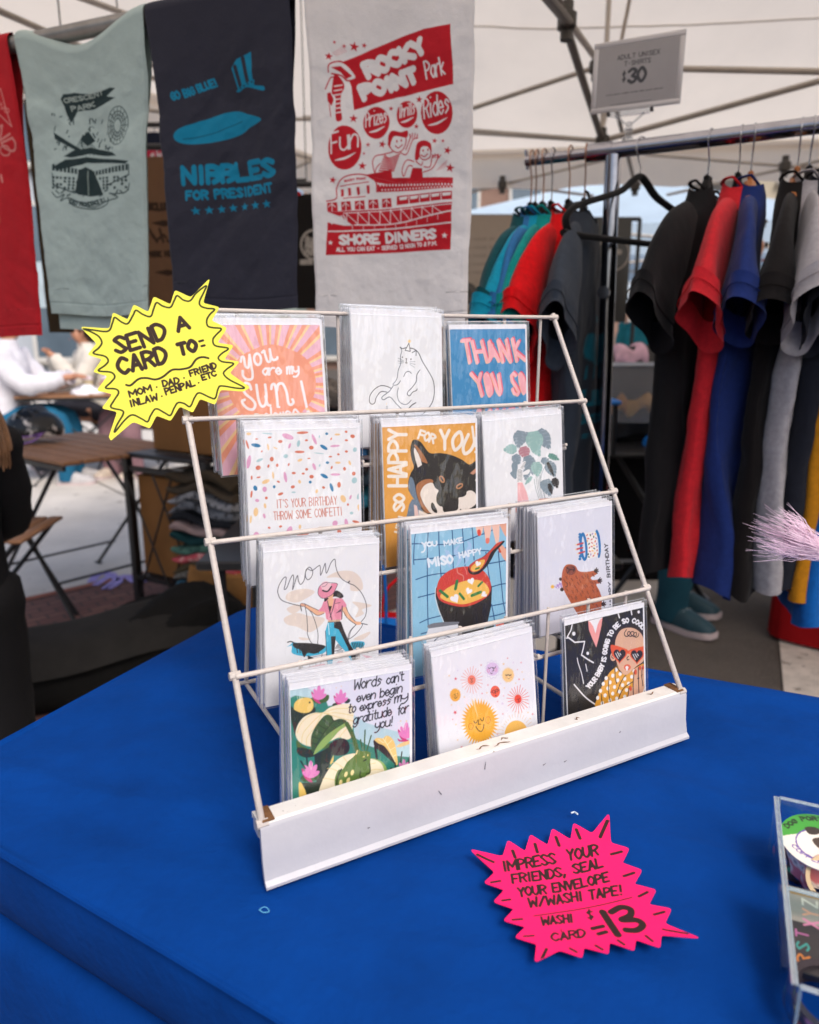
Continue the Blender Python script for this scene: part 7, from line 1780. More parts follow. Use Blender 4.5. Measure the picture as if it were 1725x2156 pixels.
# ---- far table with food
ft = bistro('slatted bistro table with cups and paper plates between the seated people', (-2.85, 6.3), rad(20), 1.0, .62, .76)
def cup(c, r, h, colr, label, lid='#d8c8cc'):
    t = thing('drink_cup', label, 'cup', c, 'cups on the far bistro table')
    mb = MB(); mb.loft([[c + np.array([rr * math.cos(a), rr * math.sin(a), z]) for a in np.linspace(0, 2 * math.pi, 16, endpoint=False)] for rr, z in ((r * .78, 0), (r * .8, .004), (r, h))]); mb.build('body', mat('cup_' + colr, colr, .3, .05), t)
    mb = MB(); mb.loft([[c + np.array([rr * math.cos(a), rr * math.sin(a), z]) for a in np.linspace(0, 2 * math.pi, 16, endpoint=False)] for rr, z in ((r * 1.04, h), (r * 1.04, h + .008), (r * .6, h + .03), (r * .2, h + .034))]); mb.build('lid', mat('cup_lid' + lid, lid, .3), t)
fz = .762
cup(np.array([-2.60, 6.22, fz]), .05, .12, '#c98a96', 'pink red cup on the far bistro table'); cup(np.array([-2.44, 6.28, fz]), .042, .10, '#d9dce6', 'white cup beside the pink cup on the far table', '#e8e8ee'); cup(np.array([-2.82, 6.35, fz]), .045, .11, '#d6c8a0', 'tan cup left on the far bistro table')
for x, y, s_, c_, lb in ((-2.36, 6.2, .13, '#dfe2ec', 'crumpled white napkin pile on the right of the far table'), (-2.75, 6.14, .14, '#e6e6ea', 'white paper plate wrap in front of the pink cup')):
    mb = MB(); P = []
    for i, t in enumerate(np.linspace(0, 1, 8)):
        P.append([np.array([x, y, fz]) + np.array([s_ * (1 - t) ** .6 * math.cos(a) * (1 + .25 * math.sin(3 * a + i)), s_ * .7 * (1 - t) ** .6 * math.sin(a), .075 * t + .012 * math.sin(5 * a + i)]) for a in np.linspace(0, 2 * math.pi, 18, endpoint=False)])
    mb.loft(P); tag(mb.build('napkin', mat('paper_white', '#e2e3ea', .9, .05), None, org=(x, y, fz)), lb, 'napkin')
# ---- black rack with cardboard boxes
post = [(266, 950, 3.02), (441, 958, 2.72), (320, 930, 3.45), (470, 938, 3.15)]
s0 = atY(266, 954, 3.03); s0[2] = 0; s1 = atY(432, 966, 2.78); s1[2] = 0
sx_ = nrm(s1 - s0); sy_ = np.array([-sx_[1], sx_[0], 0]); SWd = np.linalg.norm(s1 - s0); SDp = .42
shelf = thing('metal_shelf', 'black metal shelf stand with cross braces and a perforated top left of the card rack', 'shelf', s0)
for a, b_ in ((0, 0), (SWd, 0), (0, SDp), (SWd, SDp)):
    mb = MB(); mb.box(s0 + sx_ * a + sy_ * b_ + EZ * .36, (.032, .032, .72), np.stack([sx_, sy_, EZ], 1), bev=.003); mb.build('leg', M_BM, shelf)
for z, nm in ((.715, 'perforated_top'), (.17, 'lower_shelf')):
    mb = MB(); mb.box(s0 + sx_ * SWd / 2 + sy_ * SDp / 2 + EZ * z, (SWd - .034, SDp + .03, .02), np.stack([sx_, sy_, EZ], 1), bev=.003); o = mb.build(nm, M_BM, shelf)
    if z > .5:
        mb = MB()
        for i in range(9):
            for j in range(6): mb.tube([s0 + sx_ * (SWd * (.2 + .075 * i)) + sy_ * (.07 + .055 * j) + EZ * (z + .0102), s0 + sx_ * (SWd * (.2 + .075 * i)) + sy_ * (.07 + .055 * j) + EZ * (z + .0112)], .009, 8)
        mb.build('perforations', mat('light_holes', '#8d867e', .8), o, smooth=False)
for z in (.655,):
    for y_ in (0, SDp):
        mb = MB(); mb.box(s0 + sx_ * SWd / 2 + sy_ * y_ + EZ * z, (SWd - .034, .018, .022), np.stack([sx_, sy_, EZ], 1)); mb.build('rail', M_BM, shelf, smooth=False)
for a in (0, 1):
    for (x0, z0_, x1, z1_) in ((.0, .64, .62, .02), (.38, .02, 1.0, .64), (0, .02, .62, .64), (.38, .64, 1.0, .02)):
        mb = MB(); mb.tube([s0 + sx_ * SWd * x0 + sy_ * (a * SDp - .02) + EZ * z0_, s0 + sx_ * SWd * x1 + sy_ * (a * SDp - .02) + EZ * z1_], .0045, 6); mb.build('cross_brace', M_BM, shelf)
M_CARD = mat('cardboard', '#8a6038', .85, .12, 4, .1, 60)
def carton(label, c, size, R, seam=True):
    t = thing('cardboard_box', label, 'box', c - EZ * size[2] / 2, 'cardboard boxes on the metal shelf')
    mb = MB(); mb.box(c, size, R, bev=.006); mb.build('body', M_CARD, t)
    mb = MB(); mb.box(c + EZ * (size[2] / 2 + .001), (size[0] * .99, .05, .002), R); mb.build('tape', mat('box_tape', '#a9803f', .3), t, smooth=False)
    return t
Rs = np.stack([sx_, sy_, EZ], 1)
carton('large cardboard box on the lower shelf behind the cross braces', s0 + sx_ * SWd * .49 + sy_ * SDp * .40 + EZ * .405, (SWd * .86, SDp * .7, .445), Rs)
carton('wide cardboard box on the perforated shelf top behind the yellow sign', s0 + sx_ * SWd * .66 + sy_ * (SDp * .55) + EZ * .90, (SWd * 1.02, SDp * .7, .345), Rs)
# ---- folded shirts in piles
def folded(c, size, R, colr, label, seed, group, name='folded_shirt', second=None):
    L_, W_, H_ = size
    mb = MB()
    n = 40; u = np.linspace(0, 2 * math.pi, n, endpoint=False)
    rings = []
    xs = np.linspace(-1, 1, 26)
    for x in xs:
        sag_ = -.35 * H_ * (x * x) * (1.0 + .4 * math.sin(seed * 3)) + .25 * H_ * math.sin(x * 4 + seed)
        e = (1 - abs(x) ** 8) ** .5 if abs(x) < 1 else 0
        a = np.sign(np.cos(u)) * np.abs(np.cos(u)) ** .5 * W_ / 2; b_ = np.sign(np.sin(u)) * np.abs(np.sin(u)) ** .7 * H_ * .56 * (.55 + .45 * e)
        b_ = b_ + .16 * H_ * np.sin(a * 40 + x * 5 + seed) * (np.sin(u) > 0)
        rings.append([c + R[:, 0] * x * L_ / 2 + R[:, 1] * aa + EZ * (bb + sag_) for aa, bb in zip(a, b_)])
    mb.loft(rings)
    o = mb.build(name, mat('fold_' + colr + (second or ''), colr, .92, .2, 20, .3, 300, second=second, thr=.54, tscale=26), None, org=c)
    return tag(o, label, 'folded shirt', group)
pc0 = atY(482, 1150, 2.86); pc0[2] = 0
PILE = [('#3b3226', None), ('#4a4034', None), ('#8f8f92', '#3a3a3e'), ('#6d7076', '#2c2c30'), ('#23252a', None), ('#9a8480', None), ('#173a3c', None), ('#53786a', '#2f4d46'), ('#c4535c', '#d9a6a0'), ('#4b4230', None), ('#77736c', '#4a463e'), ('#3f6f88', '#22333d')]
tone = ['dark olive', 'brown', 'grey patterned', 'slate patterned', 'black', 'dusty pink', 'dark teal', 'green patterned', 'red and pink', 'olive', 'grey', 'steel blue']
for i, (c_, s2) in enumerate(PILE):
    z = .66 - i * .042
    folded(pc0 + EZ * z, (.36, .30, .045), Rs, c_, tone[i] + ' folded shirt in the pile between the metal shelf and the confetti cards', i, 'folded shirts in piles', second=s2)
pb = thing('pile_stand', 'low black stand under the pile of folded shirts', 'stand', pc0)
mb = MB(); mb.box(pc0 + EZ * .155, (.40, .34, .02), Rs, bev=.004); mb.build('top', M_BM, pb)
for a in (-1, 1):
    for b_ in (-1, 1): mb = MB(); mb.box(pc0 + Rs[:, 0] * a * .18 + Rs[:, 1] * b_ * .15 + EZ * .073, (.02, .02, .145), Rs); mb.build('leg', M_BM, pb, smooth=False)
# ---- paper bag
bp = onz(487, 1268, .15); bp[2] = 0
bag = thing('paper_bag', 'crumpled brown paper bag with green print below the folded shirts', 'bag', bp)
mb = MB(); n = 36
mb.loft([[bp + Rs[:, 0] * (.17 * np.sign(math.cos(a)) * abs(math.cos(a)) ** .4 * (1 + .06 * math.sin(z * 40 + a * 3))) + Rs[:, 1] * (.09 * np.sign(math.sin(a)) * abs(math.sin(a)) ** .5 * (1 + .1 * math.sin(z * 31 + a * 5))) + EZ * z for a in np.linspace(0, 2 * math.pi, n, endpoint=False)] for z in np.linspace(.0, .30, 14)])
mb.build('body', mat('kraft_paper', '#9a6d3e', .85, .2, 9, .5, 18, second='#5f7f78', thr=.70, tscale=5), bag, sharp=25)
mb = MB(); mb.tube(cr([bp + Rs[:, 0] * x + EZ * z for x, z in ((-.06, .29), (-.05, .37), (0, .39), (.05, .37), (.06, .29))], 4), .005, 6); mb.build('handle', mat('kraft_handle', '#8a5f34', .9), bag)
# ---- dark bag on the ground
gb = onz(270, 1420, .05); gb[2] = 0
blk = thing('black_bag', 'charcoal black canvas bag lying on the ground behind the blue table', 'bag', gb)
bu = nrm([.9, .38, 0]); bv = np.array([-bu[1], bu[0], 0])
mb = MB(); n = 40; rings = []
for x in np.linspace(-1, 1, 22):
    e = (1 - abs(x) ** 5) ** .5
    rings.append([gb + bu * x * .46 + bv * (.17 * (.4 + .6 * e) * np.sign(math.cos(a)) * abs(math.cos(a)) ** .6) + EZ * max(.005, (.135 + .03 * math.sin(x * 3)) * (.5 + .5 * e) * (1 + math.sin(a)) * (1 + .06 * math.sin(a * 7 + x * 9))) for a in np.linspace(0, 2 * math.pi, n, endpoint=False)])
mb.loft(rings); mb.build('body', mat('black_canvas', '#121110', .85, .25, 12, .3, 150), blk, sharp=60)
mb = MB(); mb.loft([[gb + bu * x * .44 + bv * (y * .19 - .01) + EZ * (.285 + .02 * math.sin(x * 4) - .09 * abs(y) ** 3 - .05 * x * x + t_) for y in np.linspace(-1, 1, 12)] for x in np.linspace(-1, 1, 18) for t_ in (0,)], caps=False, closed=False); mb.build('flap', mat('grey_canvas', '#242220', .8, .2, 14, .25, 200), blk)
mb = MB(); mb.tube(cr([gb + bu * x + bv * y + EZ * z for x, y, z in ((-.40, -.12, .25), (-.46, -.2, .12), (-.38, -.24, .02), (-.15, -.28, .015), (.1, -.25, .02))], 5), .012, 6, flat=.3); mb.build('strap', mat('black_canvas'), blk)
# ================================================================== people
def skin(name, nodes, edges, m, parent, sub=1):
    keys = list(nodes)
    V = np.array([nodes[k][0] for k in keys], float) - ORG[parent]
    me = bpy.data.meshes.new(name)
    ix = {k: i for i, k in enumerate(keys)}
    me.from_pydata(V.tolist(), [(ix[a], ix[b]) for a, b in edges], [])
    me.materials.append(m)
    o = bpy.data.objects.new(name, me); SC.collection.objects.link(o); o.parent = parent; ORG[o] = ORG[parent]
    md = o.modifiers.new('skin', 'SKIN'); md.use_smooth_shade = True; md.branch_smoothing = .4
    for i, k in enumerate(keys):
        r = nodes[k][1]; me.skin_vertices[0].data[i].radius = (r, r) if np.isscalar(r) else r
    me.skin_vertices[0].data[0].use_root = True
    sb = o.modifiers.new('sub', 'SUBSURF'); sb.levels = sub; sb.render_levels = sub
    return o
def person(label, loc, heading, seated, top, legs, hairc, hairlen=.1, sc=1.0, elbow=None, wrist=None, skinc='#b98468', shoes='#33343a', lean=0.0, puffy=1.0, group=None, seat=.47, look=0.0, legw=1.0, knee=None, inner=None):
    t = thing('person', label, 'person', loc, group)
    ch, sh = math.cos(heading), math.sin(heading)
    def G(p):
        x, y, z = p
        return np.array(loc) + sc * np.array([x * sh + y * ch, -x * ch + y * sh, z])     # y local forward = heading
    hz = seat + .10 if seated else .93
    up = lambda dz, f=0.0: (0, lean * dz + f, hz + dz)
    J = {'pelvis': (up(0), .125), 'belly': (up(.16), .125), 'chest': (up(.34), .14), 'neckb': (up(.50), .075), 'neck': (up(.56, .01), .052), 'head': (up(.655, .025), (.078, .092)), 'crown': (up(.73, .02), (.07, .078)), 'nose': (up(.645, .105), .018), 'chin': (up(.60, .07), .04)}
    E_ = [('pelvis', 'belly'), ('belly', 'chest'), ('chest', 'neckb'), ('neckb', 'neck'), ('neck', 'head'), ('head', 'crown'), ('head', 'nose'), ('head', 'chin')]
    for s_, n_ in ((1, 'r'), (-1, 'l')):
        e = elbow or (.23, .0, -.29); w = wrist or (.25, .06, -.54)
        b = up(.46)
        J['sh' + n_] = ((s_ * .175, b[1], b[2]), .066)
        J['el' + n_] = ((s_ * e[0], b[1] + e[1], b[2] + e[2] + .0), .047); J['wr' + n_] = ((s_ * w[0], b[1] + w[1], b[2] + w[2]), .030)
        d = np.array(J['wr' + n_][0]) - np.array(J['el' + n_][0]); d = d / np.linalg.norm(d)
        pw = np.array(J['wr' + n_][0])
        J['pm' + n_] = (tuple(pw + d * .055), (.018, .036))
        E_ += [('chest', 'sh' + n_), ('sh' + n_, 'el' + n_), ('el' + n_, 'wr' + n_), ('wr' + n_, 'pm' + n_)]
        sd_ = np.cross(d, [0, 0, 1.0]); sd_ = sd_ / (np.linalg.norm(sd_) + 1e-6)
        for i, (o_, l_) in enumerate(((-.027, .064), (-.009, .078), (.010, .073), (.028, .056))):
            J[f'f{i}a' + n_] = (tuple(pw + d * .092 + sd_ * o_), .0095); J[f'f{i}b' + n_] = (tuple(pw + d * (.092 + l_ * .55) + sd_ * o_ * 1.1 + np.array([0, 0, -.010])), .0085); J[f'f{i}c' + n_] = (tuple(pw + d * (.092 + l_ * .85) + sd_ * o_ + np.array([0, 0, -.032])), .0075)
            E_ += [('pm' + n_, f'f{i}a' + n_), (f'f{i}a' + n_, f'f{i}b' + n_), (f'f{i}b' + n_, f'f{i}c' + n_)]
        J['tha' + n_] = (tuple(pw + d * .045 - sd_ * .040 * s_), .011); J['thb' + n_] = (tuple(pw + d * .085 - sd_ * .052 * s_ + np.array([0, 0, -.01])), .009)
        E_ += [('wr' + n_, 'tha' + n_), ('tha' + n_, 'thb' + n_)]
        J['hip' + n_] = ((s_ * .095, 0, hz - .05), .098)
        if seated: J['kn' + n_] = ((s_ * .12, .42, seat + .05), .066); J['an' + n_] = ((s_ * .12, .44, .085), .034); J['toe' + n_] = ((s_ * .13, .60, .022), .016)
        else:
            st = (knee or 0) * s_
            J['kn' + n_] = ((s_ * .10, .03 + st * .6, .50), .066); J['an' + n_] = ((s_ * .10, st, .085), .034); J['toe' + n_] = ((s_ * .115, st + .17, .022), .016)
        E_ += [('pelvis', 'hip' + n_), ('hip' + n_, 'kn' + n_), ('kn' + n_, 'an' + n_), ('an' + n_, 'toe' + n_)]
    W_ = {k: (G(v[0]), np.array(v[1]) * sc if not np.isscalar(v[1]) else v[1] * sc) for k, v in J.items()}
    W_ = {k: (p, tuple(r) if not np.isscalar(r) else r) for k, (p, r) in W_.items()}
    skin('body', W_, E_, mat('skin' + skinc, skinc, .55, .08, 12, spec=.4), t)
    mj = mat('jacket' + top, top, .8, .16, 9, .35, 40); ml = mat('trousers' + legs, legs, .85, .15, 8, .3, 60)
    q_ = np.linspace(0, 2 * math.pi, 28, endpoint=False)
    def shell(name, m, spec_):
        mb = MB()
        mb.loft([[G((c0 + w_ * math.cos(q), y_ + d_ * math.sin(q) + .004 * puffy * math.sin(q * 5 + z_ * 40), z_)) for q in q_] for c0, y_, z_, w_, d_ in spec_])
        return mb.build(name, m, t, sharp=70)
    pf = .014 * puffy
    f_ = lambda dz: lean * dz
    jk = shell('jacket', mj, [(0, f_(0), hz - .09, .165 + pf, .125 + pf), (0, f_(.05), hz + .04, .16 + pf, .125 + pf), (0, f_(.18), hz + .17, .155 + pf, .125 + pf * 1.3), (0, f_(.30), hz + .29, .17 + pf, .135 + pf * 1.3), (0, f_(.40), hz + .40, .18 + pf * .8, .125 + pf), (0, f_(.46), hz + .465, .165 + pf * .5, .10 + pf * .5), (0, f_(.50), hz + .505, .10, .085), (0, f_(.53), hz + .55, .072, .075), (0, f_(.545), hz + .575, .066, .07)])
    for n_ in 'rl':
        P_ = cr([W_[k + n_][0] for k in ('sh', 'el', 'wr')], 6)
        r0 = sc * (.075 + pf * .7)
        mb = MB(); mb.tube(np.concatenate([[P_[0] + (P_[0] - P_[1]) * .5], P_]), [r0 * .8] + [r0 * (1 - .36 * i / (len(P_) - 1)) * (1 + .05 * puffy * math.sin(i * 2.1)) for i in range(len(P_))], 16); mb.build('sleeve', mj, jk, sharp=70)
    shell('trousers', ml, [(0, 0, hz - .17, .15, .12), (0, 0, hz - .08, .168, .132), (0, f_(.05), hz + .02, .155, .122), (0, f_(.1), hz + .06, .148, .115)])
    for n_ in 'rl':
        P_ = cr([W_['hip' + n_][0], W_['kn' + n_][0], W_['an' + n_][0] - EZ * .045 * sc], 6)
        mb = MB(); mb.tube(np.concatenate([[P_[0] * .6 + W_['pelvis'][0] * .4 + EZ * .04 * sc], P_]), [sc * .085] + [sc * (.098 + .012 * legw - (.034 - .012 * (legw - 1)) * min(1, i / 6) - .012 * max(0, i - 6) / 6) * (1 + .03 * math.sin(i * 2.3)) for i in range(len(P_))], 16); mb.build('trouser_leg', ml, t, sharp=70)
    for s_ in 'rl':
        a, b = np.array(J['an' + s_][0]), np.array(J['toe' + s_][0])
        f = nrm((b - a) * [1, 1, 0]); sd_ = np.array([-f[1], f[0], 0])
        prof_ = [(-.075, .030, .060), (-.065, .040, .095), (-.02, .044, .112), (.05, .048, .100), (.12, .052, .072), (.18, .044, .050), (.212, .022, .032)]
        mb = MB(); mb.loft([[G(a * [1, 1, 0] + f * x + sd_ * (w_ * np.sign(math.cos(q)) * abs(math.cos(q)) ** .7) + EZ * (.028 + (h_ - .0) * max(0, math.sin(q)) * .85 + .0)) for q in np.linspace(0, 2 * math.pi, 18, endpoint=False)] for x, w_, h_ in prof_])
        so = mb.build('shoe', mat('shoe' + shoes, shoes, .6, .2, 30, .2, 200), t, sharp=60)
        for i in range(4): mb = MB(); mb.tube([G(a * [1, 1, 0] + f * (.03 + .024 * i) + sd_ * w_ + EZ * (.124 - .012 * i - 8 * w_ * w_)) for w_ in (-.026, 0, .026)], .004, 5); mb.build('lace', mat('lace_pale', '#b9c2c4', .8), so)
        mb = MB(); mb.loft([[G(a * [1, 1, 0] + f * x * 1.03 + sd_ * (w_ * 1.08 * np.sign(math.cos(q)) * abs(math.cos(q)) ** .6) + EZ * (.014 + .5 * max(0, -x - .02) * 0 + (.013 if math.sin(q) >= 0 else -.013) + .010 * max(0, x - .12) / .09)) for q in np.linspace(0, 2 * math.pi, 18, endpoint=False)] for x, w_, h_ in prof_]); mb.build('sole', mat('sole_white', '#c9b8b8', .6, .1, 20), so, sharp=60)
    # hair and face
    hc_ = G(J['head'][0]); mb = MB(); F_d = np.array([ch, sh, 0]); S_d = np.array([sh, -ch, 0])
    R_ = []
    for i, v in enumerate(np.linspace(0, 1, 16)):
        a = v * math.pi * .62
        ring = []
        for q in np.linspace(0, 2 * math.pi, 26, endpoint=False):
            back = max(0, -math.cos(q)); rr_ = .101 + .008 * math.sin(q * 9 + v * 5)
            z = .062 + .083 * math.cos(a) - (hairlen * back ** .5 * max(0, v - .55) / .45 if back > .2 else 0)
            k_ = math.sin(a) * rr_ * (1 + .1 * back)
            if math.cos(q) > .45 and v > .62: k_ *= .86; z = max(z, .075)
            ring.append(hc_ + sc * (F_d * (k_ * math.cos(q) - .012) + S_d * k_ * .88 * math.sin(q) + EZ * z))
        R_.append(ring)
    mb.loft(R_); mb.build('hair', mat('hair' + hairc, hairc, .5, .3, 30, .5, 90, stretch=(1, 1, .2)), t, sharp=70)
    for s_ in (1, -1):
        mb = MB(); e_ = hc_ + sc * (F_d * .083 + S_d * s_ * .031 + EZ * .012); mb.tube([e_ - F_d * .004 * sc, e_ + F_d * .006 * sc], [.011 * sc, .006 * sc], 8); mb.build('eye', mat('eye_dark', '#2a1f1a', .3), t)
        mb = MB(); e_ = hc_ + sc * (F_d * -.005 + S_d * s_ * .083 + EZ * .0); mb.tube([e_ - EZ * .026 * sc, e_ + EZ * .0, e_ + EZ * .028 * sc], [.008 * sc, .014 * sc, .010 * sc], 8, flat=.5); mb.build('ear', mat('skin' + skinc), t)
    mb = MB(); m_ = hc_ + sc * (F_d * .090 - EZ * .050); mb.tube([m_ - S_d * .022 * sc, m_ + F_d * .006 * sc, m_ + S_d * .022 * sc], [.003 * sc, .0055 * sc, .003 * sc], 6); mb.build('mouth', mat('lips', '#8f5048', .5), t)
    return t
person('person in black jacket and trousers at the far left with long light brown hair', (-1.03, 1.50, 0), rad(120), False, '#131214', '#100f11', '#8a6038', .34, .70, legw=2.2, puffy=1.5, elbow=(.20, .08, -.26), wrist=(.14, .26, -.34))
for o in bpy.data.objects:
    if o.get('label', '').startswith('person in black jacket'):
        mb = MB(); rg = random.Random(8)
        for i in range(80):
            a = rg.uniform(-.045, .035); b_ = rg.uniform(-.03, .03)
            mb.tube(cr([np.array(v) for v in ((-1.0 + a * .5, 1.47 + b_, 1.18), (-.90 + a, 1.42 + b_, 1.10), (-.845 + a, 1.39 + b_, 1.04), (-.815 + a, 1.36 + b_, .99), (-.800 + a * .8, 1.345 + b_, .930 + rg.uniform(0, .05)))], 4), [.0035] * 16 + [.001], 5)
        mb.build('hair_lock', mat('hair_brown_lock', '#5f4129', .5, .4, 40, .3, 90), o)
        break
person('person in a white puffer jacket and teal trousers seated left of the far table', (-3.40, 6.05, 0), rad(8), True, '#d9d7de', '#1f5f80', '#4a3628', .1, 1.06, elbow=(.21, .18, -.22), wrist=(.10, .42, -.18), lean=.12, puffy=2.2, shoes='#b8b4b4')
person('person in a cream puffer jacket seated behind the far table eating', (-2.98, 7.0, 0), rad(215), True, '#cfc8bd', '#2c2c34', '#1d1a1a', .12, 1.04, elbow=(.22, .16, -.22), wrist=(.06, .30, -.02), lean=.18, puffy=2.0)
person('person in mauve trousers seated at the right of the far table behind the yellow sign', (-2.42, 6.75, 0), rad(250), True, '#5a2a2e', '#8a6a70', '#2a2020', .1, 1.0, elbow=(.22, .14, -.24), wrist=(.12, .36, -.20), lean=.1, legw=1.8, shoes='#c9b9a8')
person('person in teal trousers and running shoes standing behind the hanging t-shirts', (1.157, 2.96, 0), rad(-50), False, '#2a2d33', '#1a4250', '#3a2c24', .08, .96, legw=1.1, knee=.05, lean=.20, shoes='#1c3f4a')
person('person in a teal coat with a coral scarf far down the street', (2.86, 9.1, 0), rad(60), False, '#1f6a74', '#22242c', '#33241c', .14, 1.02, puffy=1.8, group='people far down the street')
person('person in a plum jacket far down the street behind the teal coat', (3.25, 10.6, 0), rad(200), False, '#4a2f58', '#22242c', '#1c1716', .1, 1.0, group='people far down the street')
person('person in a dark green jacket far down the street left of the teal coat', (2.6, 11.8, 0), rad(170), False, '#2f4a34', '#2c3038', '#6a4a30', .1, 1.0, group='people far down the street')

# ================================================================== folding chairs by the tables
def chair(label, loc, yaw, group='slatted folding chairs at the bistro tables'):
    t = thing('folding_chair', label, 'chair', loc, group)
    ux = np.array([math.cos(yaw), math.sin(yaw), 0]); uy = np.array([-ux[1], ux[0], 0]); c3 = np.array(loc); R3 = np.stack([ux, uy, EZ], 1)
    mb = MB()
    for i in range(6): mb.box(c3 + ux * (-.15 + i * .062) + EZ * .452, (.052, .40, .014), R3, bev=.003)
    mb.build('seat', M_SLAT, t)
    mb = MB()
    for i in range(2): mb.box(c3 - ux * .20 + EZ * (.68 + .11 * i), (.014, .40, .07), R3, bev=.003)
    mb.build('backrest', M_SLAT, t)
    for s_ in (-1, 1):
        mb = MB(); mb.tube([c3 + uy * s_ * .205 + ux * .20, c3 + uy * s_ * .205 - ux * .20 + EZ * .84], .010, 8); mb.build('leg', M_BM, t)
        mb = MB(); mb.tube([c3 + uy * s_ * .185 - ux * .22, c3 + uy * s_ * .185 + ux * .16 + EZ * .45], .010, 8); mb.build('leg', M_BM, t)
    return t
cpos = onz(80, 1120, .45); chair('slatted folding chair tucked under the near bistro table at the left', (cpos[0] - .18, cpos[1] + .02, 0), rad(5))
chair('slatted folding chair under the person in the white puffer jacket', (-3.44, 6.02, 0), rad(8)); chair('slatted folding chair under the person in the cream puffer jacket', (-2.95, 7.05, 0), rad(215)); chair('slatted folding chair under the person in mauve trousers', (-2.40, 6.80, 0), rad(250))

# ================================================================== garments and stock behind the rack
def drape(label, px0, py0, px1, py1, Y, base, paint, seed, cat='shirt', group='shirts hanging behind the front pipe', name='hanging_shirt', tilt=0.0, nx=110, skew=0.0, thick=.02):
    tl, tr_ = atY(px0, py0, Y), atY(px1, py0, Y); bl = atY(px0, py1, Y)
    w = tr_[0] - tl[0]; h = tl[2] - bl[2]
    A = Art(w, h, nx, base); paint(A)
    X, Z = np.meshgrid(np.linspace(0, w, A.nx), np.linspace(0, h, A.ny))
    wv = .014 * fbm(X * 9 + seed, Z * 1.5, 3) * np.clip(Z / .1, .2, 1) + .004 * fbm(X * 24, Z * 18 + seed, 2)
    fr = np.stack([tl[0] + X + skew * Z, Y + wv - thick / 2 + tilt * X, tl[2] - Z + .012 * np.sin(X / w * 3.1) * (Z < .05)], -1)
    bk = fr[:, ::-1] * 1.0; bk[..., 1] = Y - wv[:, ::-1] * .4 + thick / 2 + tilt * X[:, ::-1]
    ring = np.concatenate([fr, bk], 1)
    cc = np.concatenate([A.c, np.broadcast_to(hexc(base), A.c.shape)], 1)
    o = grid(name, ring, M_TEE, None, cc, org=tl + np.array([w / 2, 0, 0]), wrapu=True)
    tag(o, label, cat, group)
    c = tl + np.array([w / 2, 0, -.01])
    hg = thing('hanger', 'wire hanger holding the ' + ' '.join(label.split()[:3]) + ' behind the front pipe', 'hanger', c)
    mb = MB(); mb.tube([c + np.array([-w * .4, 0, -.05]), c + np.array([0, 0, .012]), c + np.array([w * .4, 0, -.05]), c + np.array([-w * .4, 0, -.05])], .002, 6); mb.tube(cr([c + np.array(v) for v in ((0, 0, .01), (0, 0, .05), (.015, 0, .065), (.03, 0, .05), (.025, 0, .04))], 4), .002, 6); mb.build('wire', M_HK, hg)
    return o, c
def no(A): pass
def brown_(A):
    k = '#33241a'
    A.text('EXCLUSIVE', [(A.w * .1, A.h * .34), (A.w * .98, A.h * .34)], .03, .009, k)
    for y in (.40, .74): A.poly([(A.w * .25, A.h * (y + .02)), (A.w * .55, A.h * y), (A.w * .85, A.h * (y + .02)), (A.w * .55, A.h * (y + .045))], k)
    for i in range(9): A.line([(A.w * (.2 + .08 * i), A.h * (.46 + .04 * (i % 3))), (A.w * (.3 + .07 * i), A.h * (.52 + .03 * (i % 2)))], .009, k, False)
    A.text('PARK HOUSE', [(A.w * .1, A.h * .66), (A.w * .95, A.h * .65)], .024, .007, k)
def skullp(A):
    k = '#a9a29a'
    A.ell(A.w * .5, A.h * .42, A.w * .34, A.h * .13, k, lw=.008)
    rg = random.Random(5)
    for i in range(40): A.line([(A.w * rg.uniform(.25, .75), A.h * rg.uniform(.33, .52)), (A.w * rg.uniform(.25, .75), A.h * rg.uniform(.33, .52))], .004, k, False)
    A.text('NORTH STREET', [(A.w * .12, A.h * .60), (A.w * .88, A.h * .60)], .02, .006, k)
def redp(A):
    for i in range(7): A.text('ROAD', [(A.w * .1, A.h * (.36 + .07 * i)), (A.w * .95, A.h * (.36 + .07 * i))], .03, .008, '#d9c9c4')
def stripe(A):
    A.c[:] = hexc('#c23450')
    A.poly([(0, 0), (A.w, 0), (A.w, A.h * .42), (A.w * .6, A.h * .5), (0, A.h * .3)], '#22283c')
    for i in range(4): A.poly([(A.w * (.05 + .27 * i), A.h * .62), (A.w * (.17 + .27 * i), A.h * .55), (A.w * (.2 + .27 * i), A.h), (A.w * (.02 + .27 * i), A.h)], '#d9d4da')
hooks = []
for a in (('dark olive shirt hanging behind the red and sage ones', 52, 212, 104, 700, 2.55, '#3a3022', no, 2), ('brown shirt with black print hanging between the sage and navy ones', 285, 338, 380, 645, 2.75, '#6b4f3a', brown_, 5), ('navy flag with red and white stripes hanging above the brown shirt', 296, 285, 356, 350, 3.6, '#22283c', stripe, 6), ('black shirt with pale round print hanging between the navy and white ones', 618, 415, 700, 650, 2.9, '#1b1817', skullp, 9), ('red shirt with pale lettering behind the edge of the navy one', 560, 405, 634, 640, 3.3, '#b01a22', redp, 11)):
    o, c = drape(*a); hooks.append(c)
tag(bpy.data.objects[[o.name for o in bpy.data.objects if o.get('label', '').startswith('navy flag')][0]], cat='flag')
for o in bpy.data.objects:
    if o.get('label', '').startswith('navy flag'): o.name = 'hanging_flag'
def hrail(label, pts):
    t = thing('garment_rail', label, 'clothes rail', (pts[0][0], pts[0][1], 0), 'garment rails behind the front pipe')
    mb = MB(); mb.tube(pts, .011, 10); mb.build('bar', M_BM, t)
    for p_ in (pts[0], pts[-1]): mb = MB(); mb.tube([p_, np.array(p_) + EZ * .7], .0025, 6); mb.build('cord', M_BM, t)
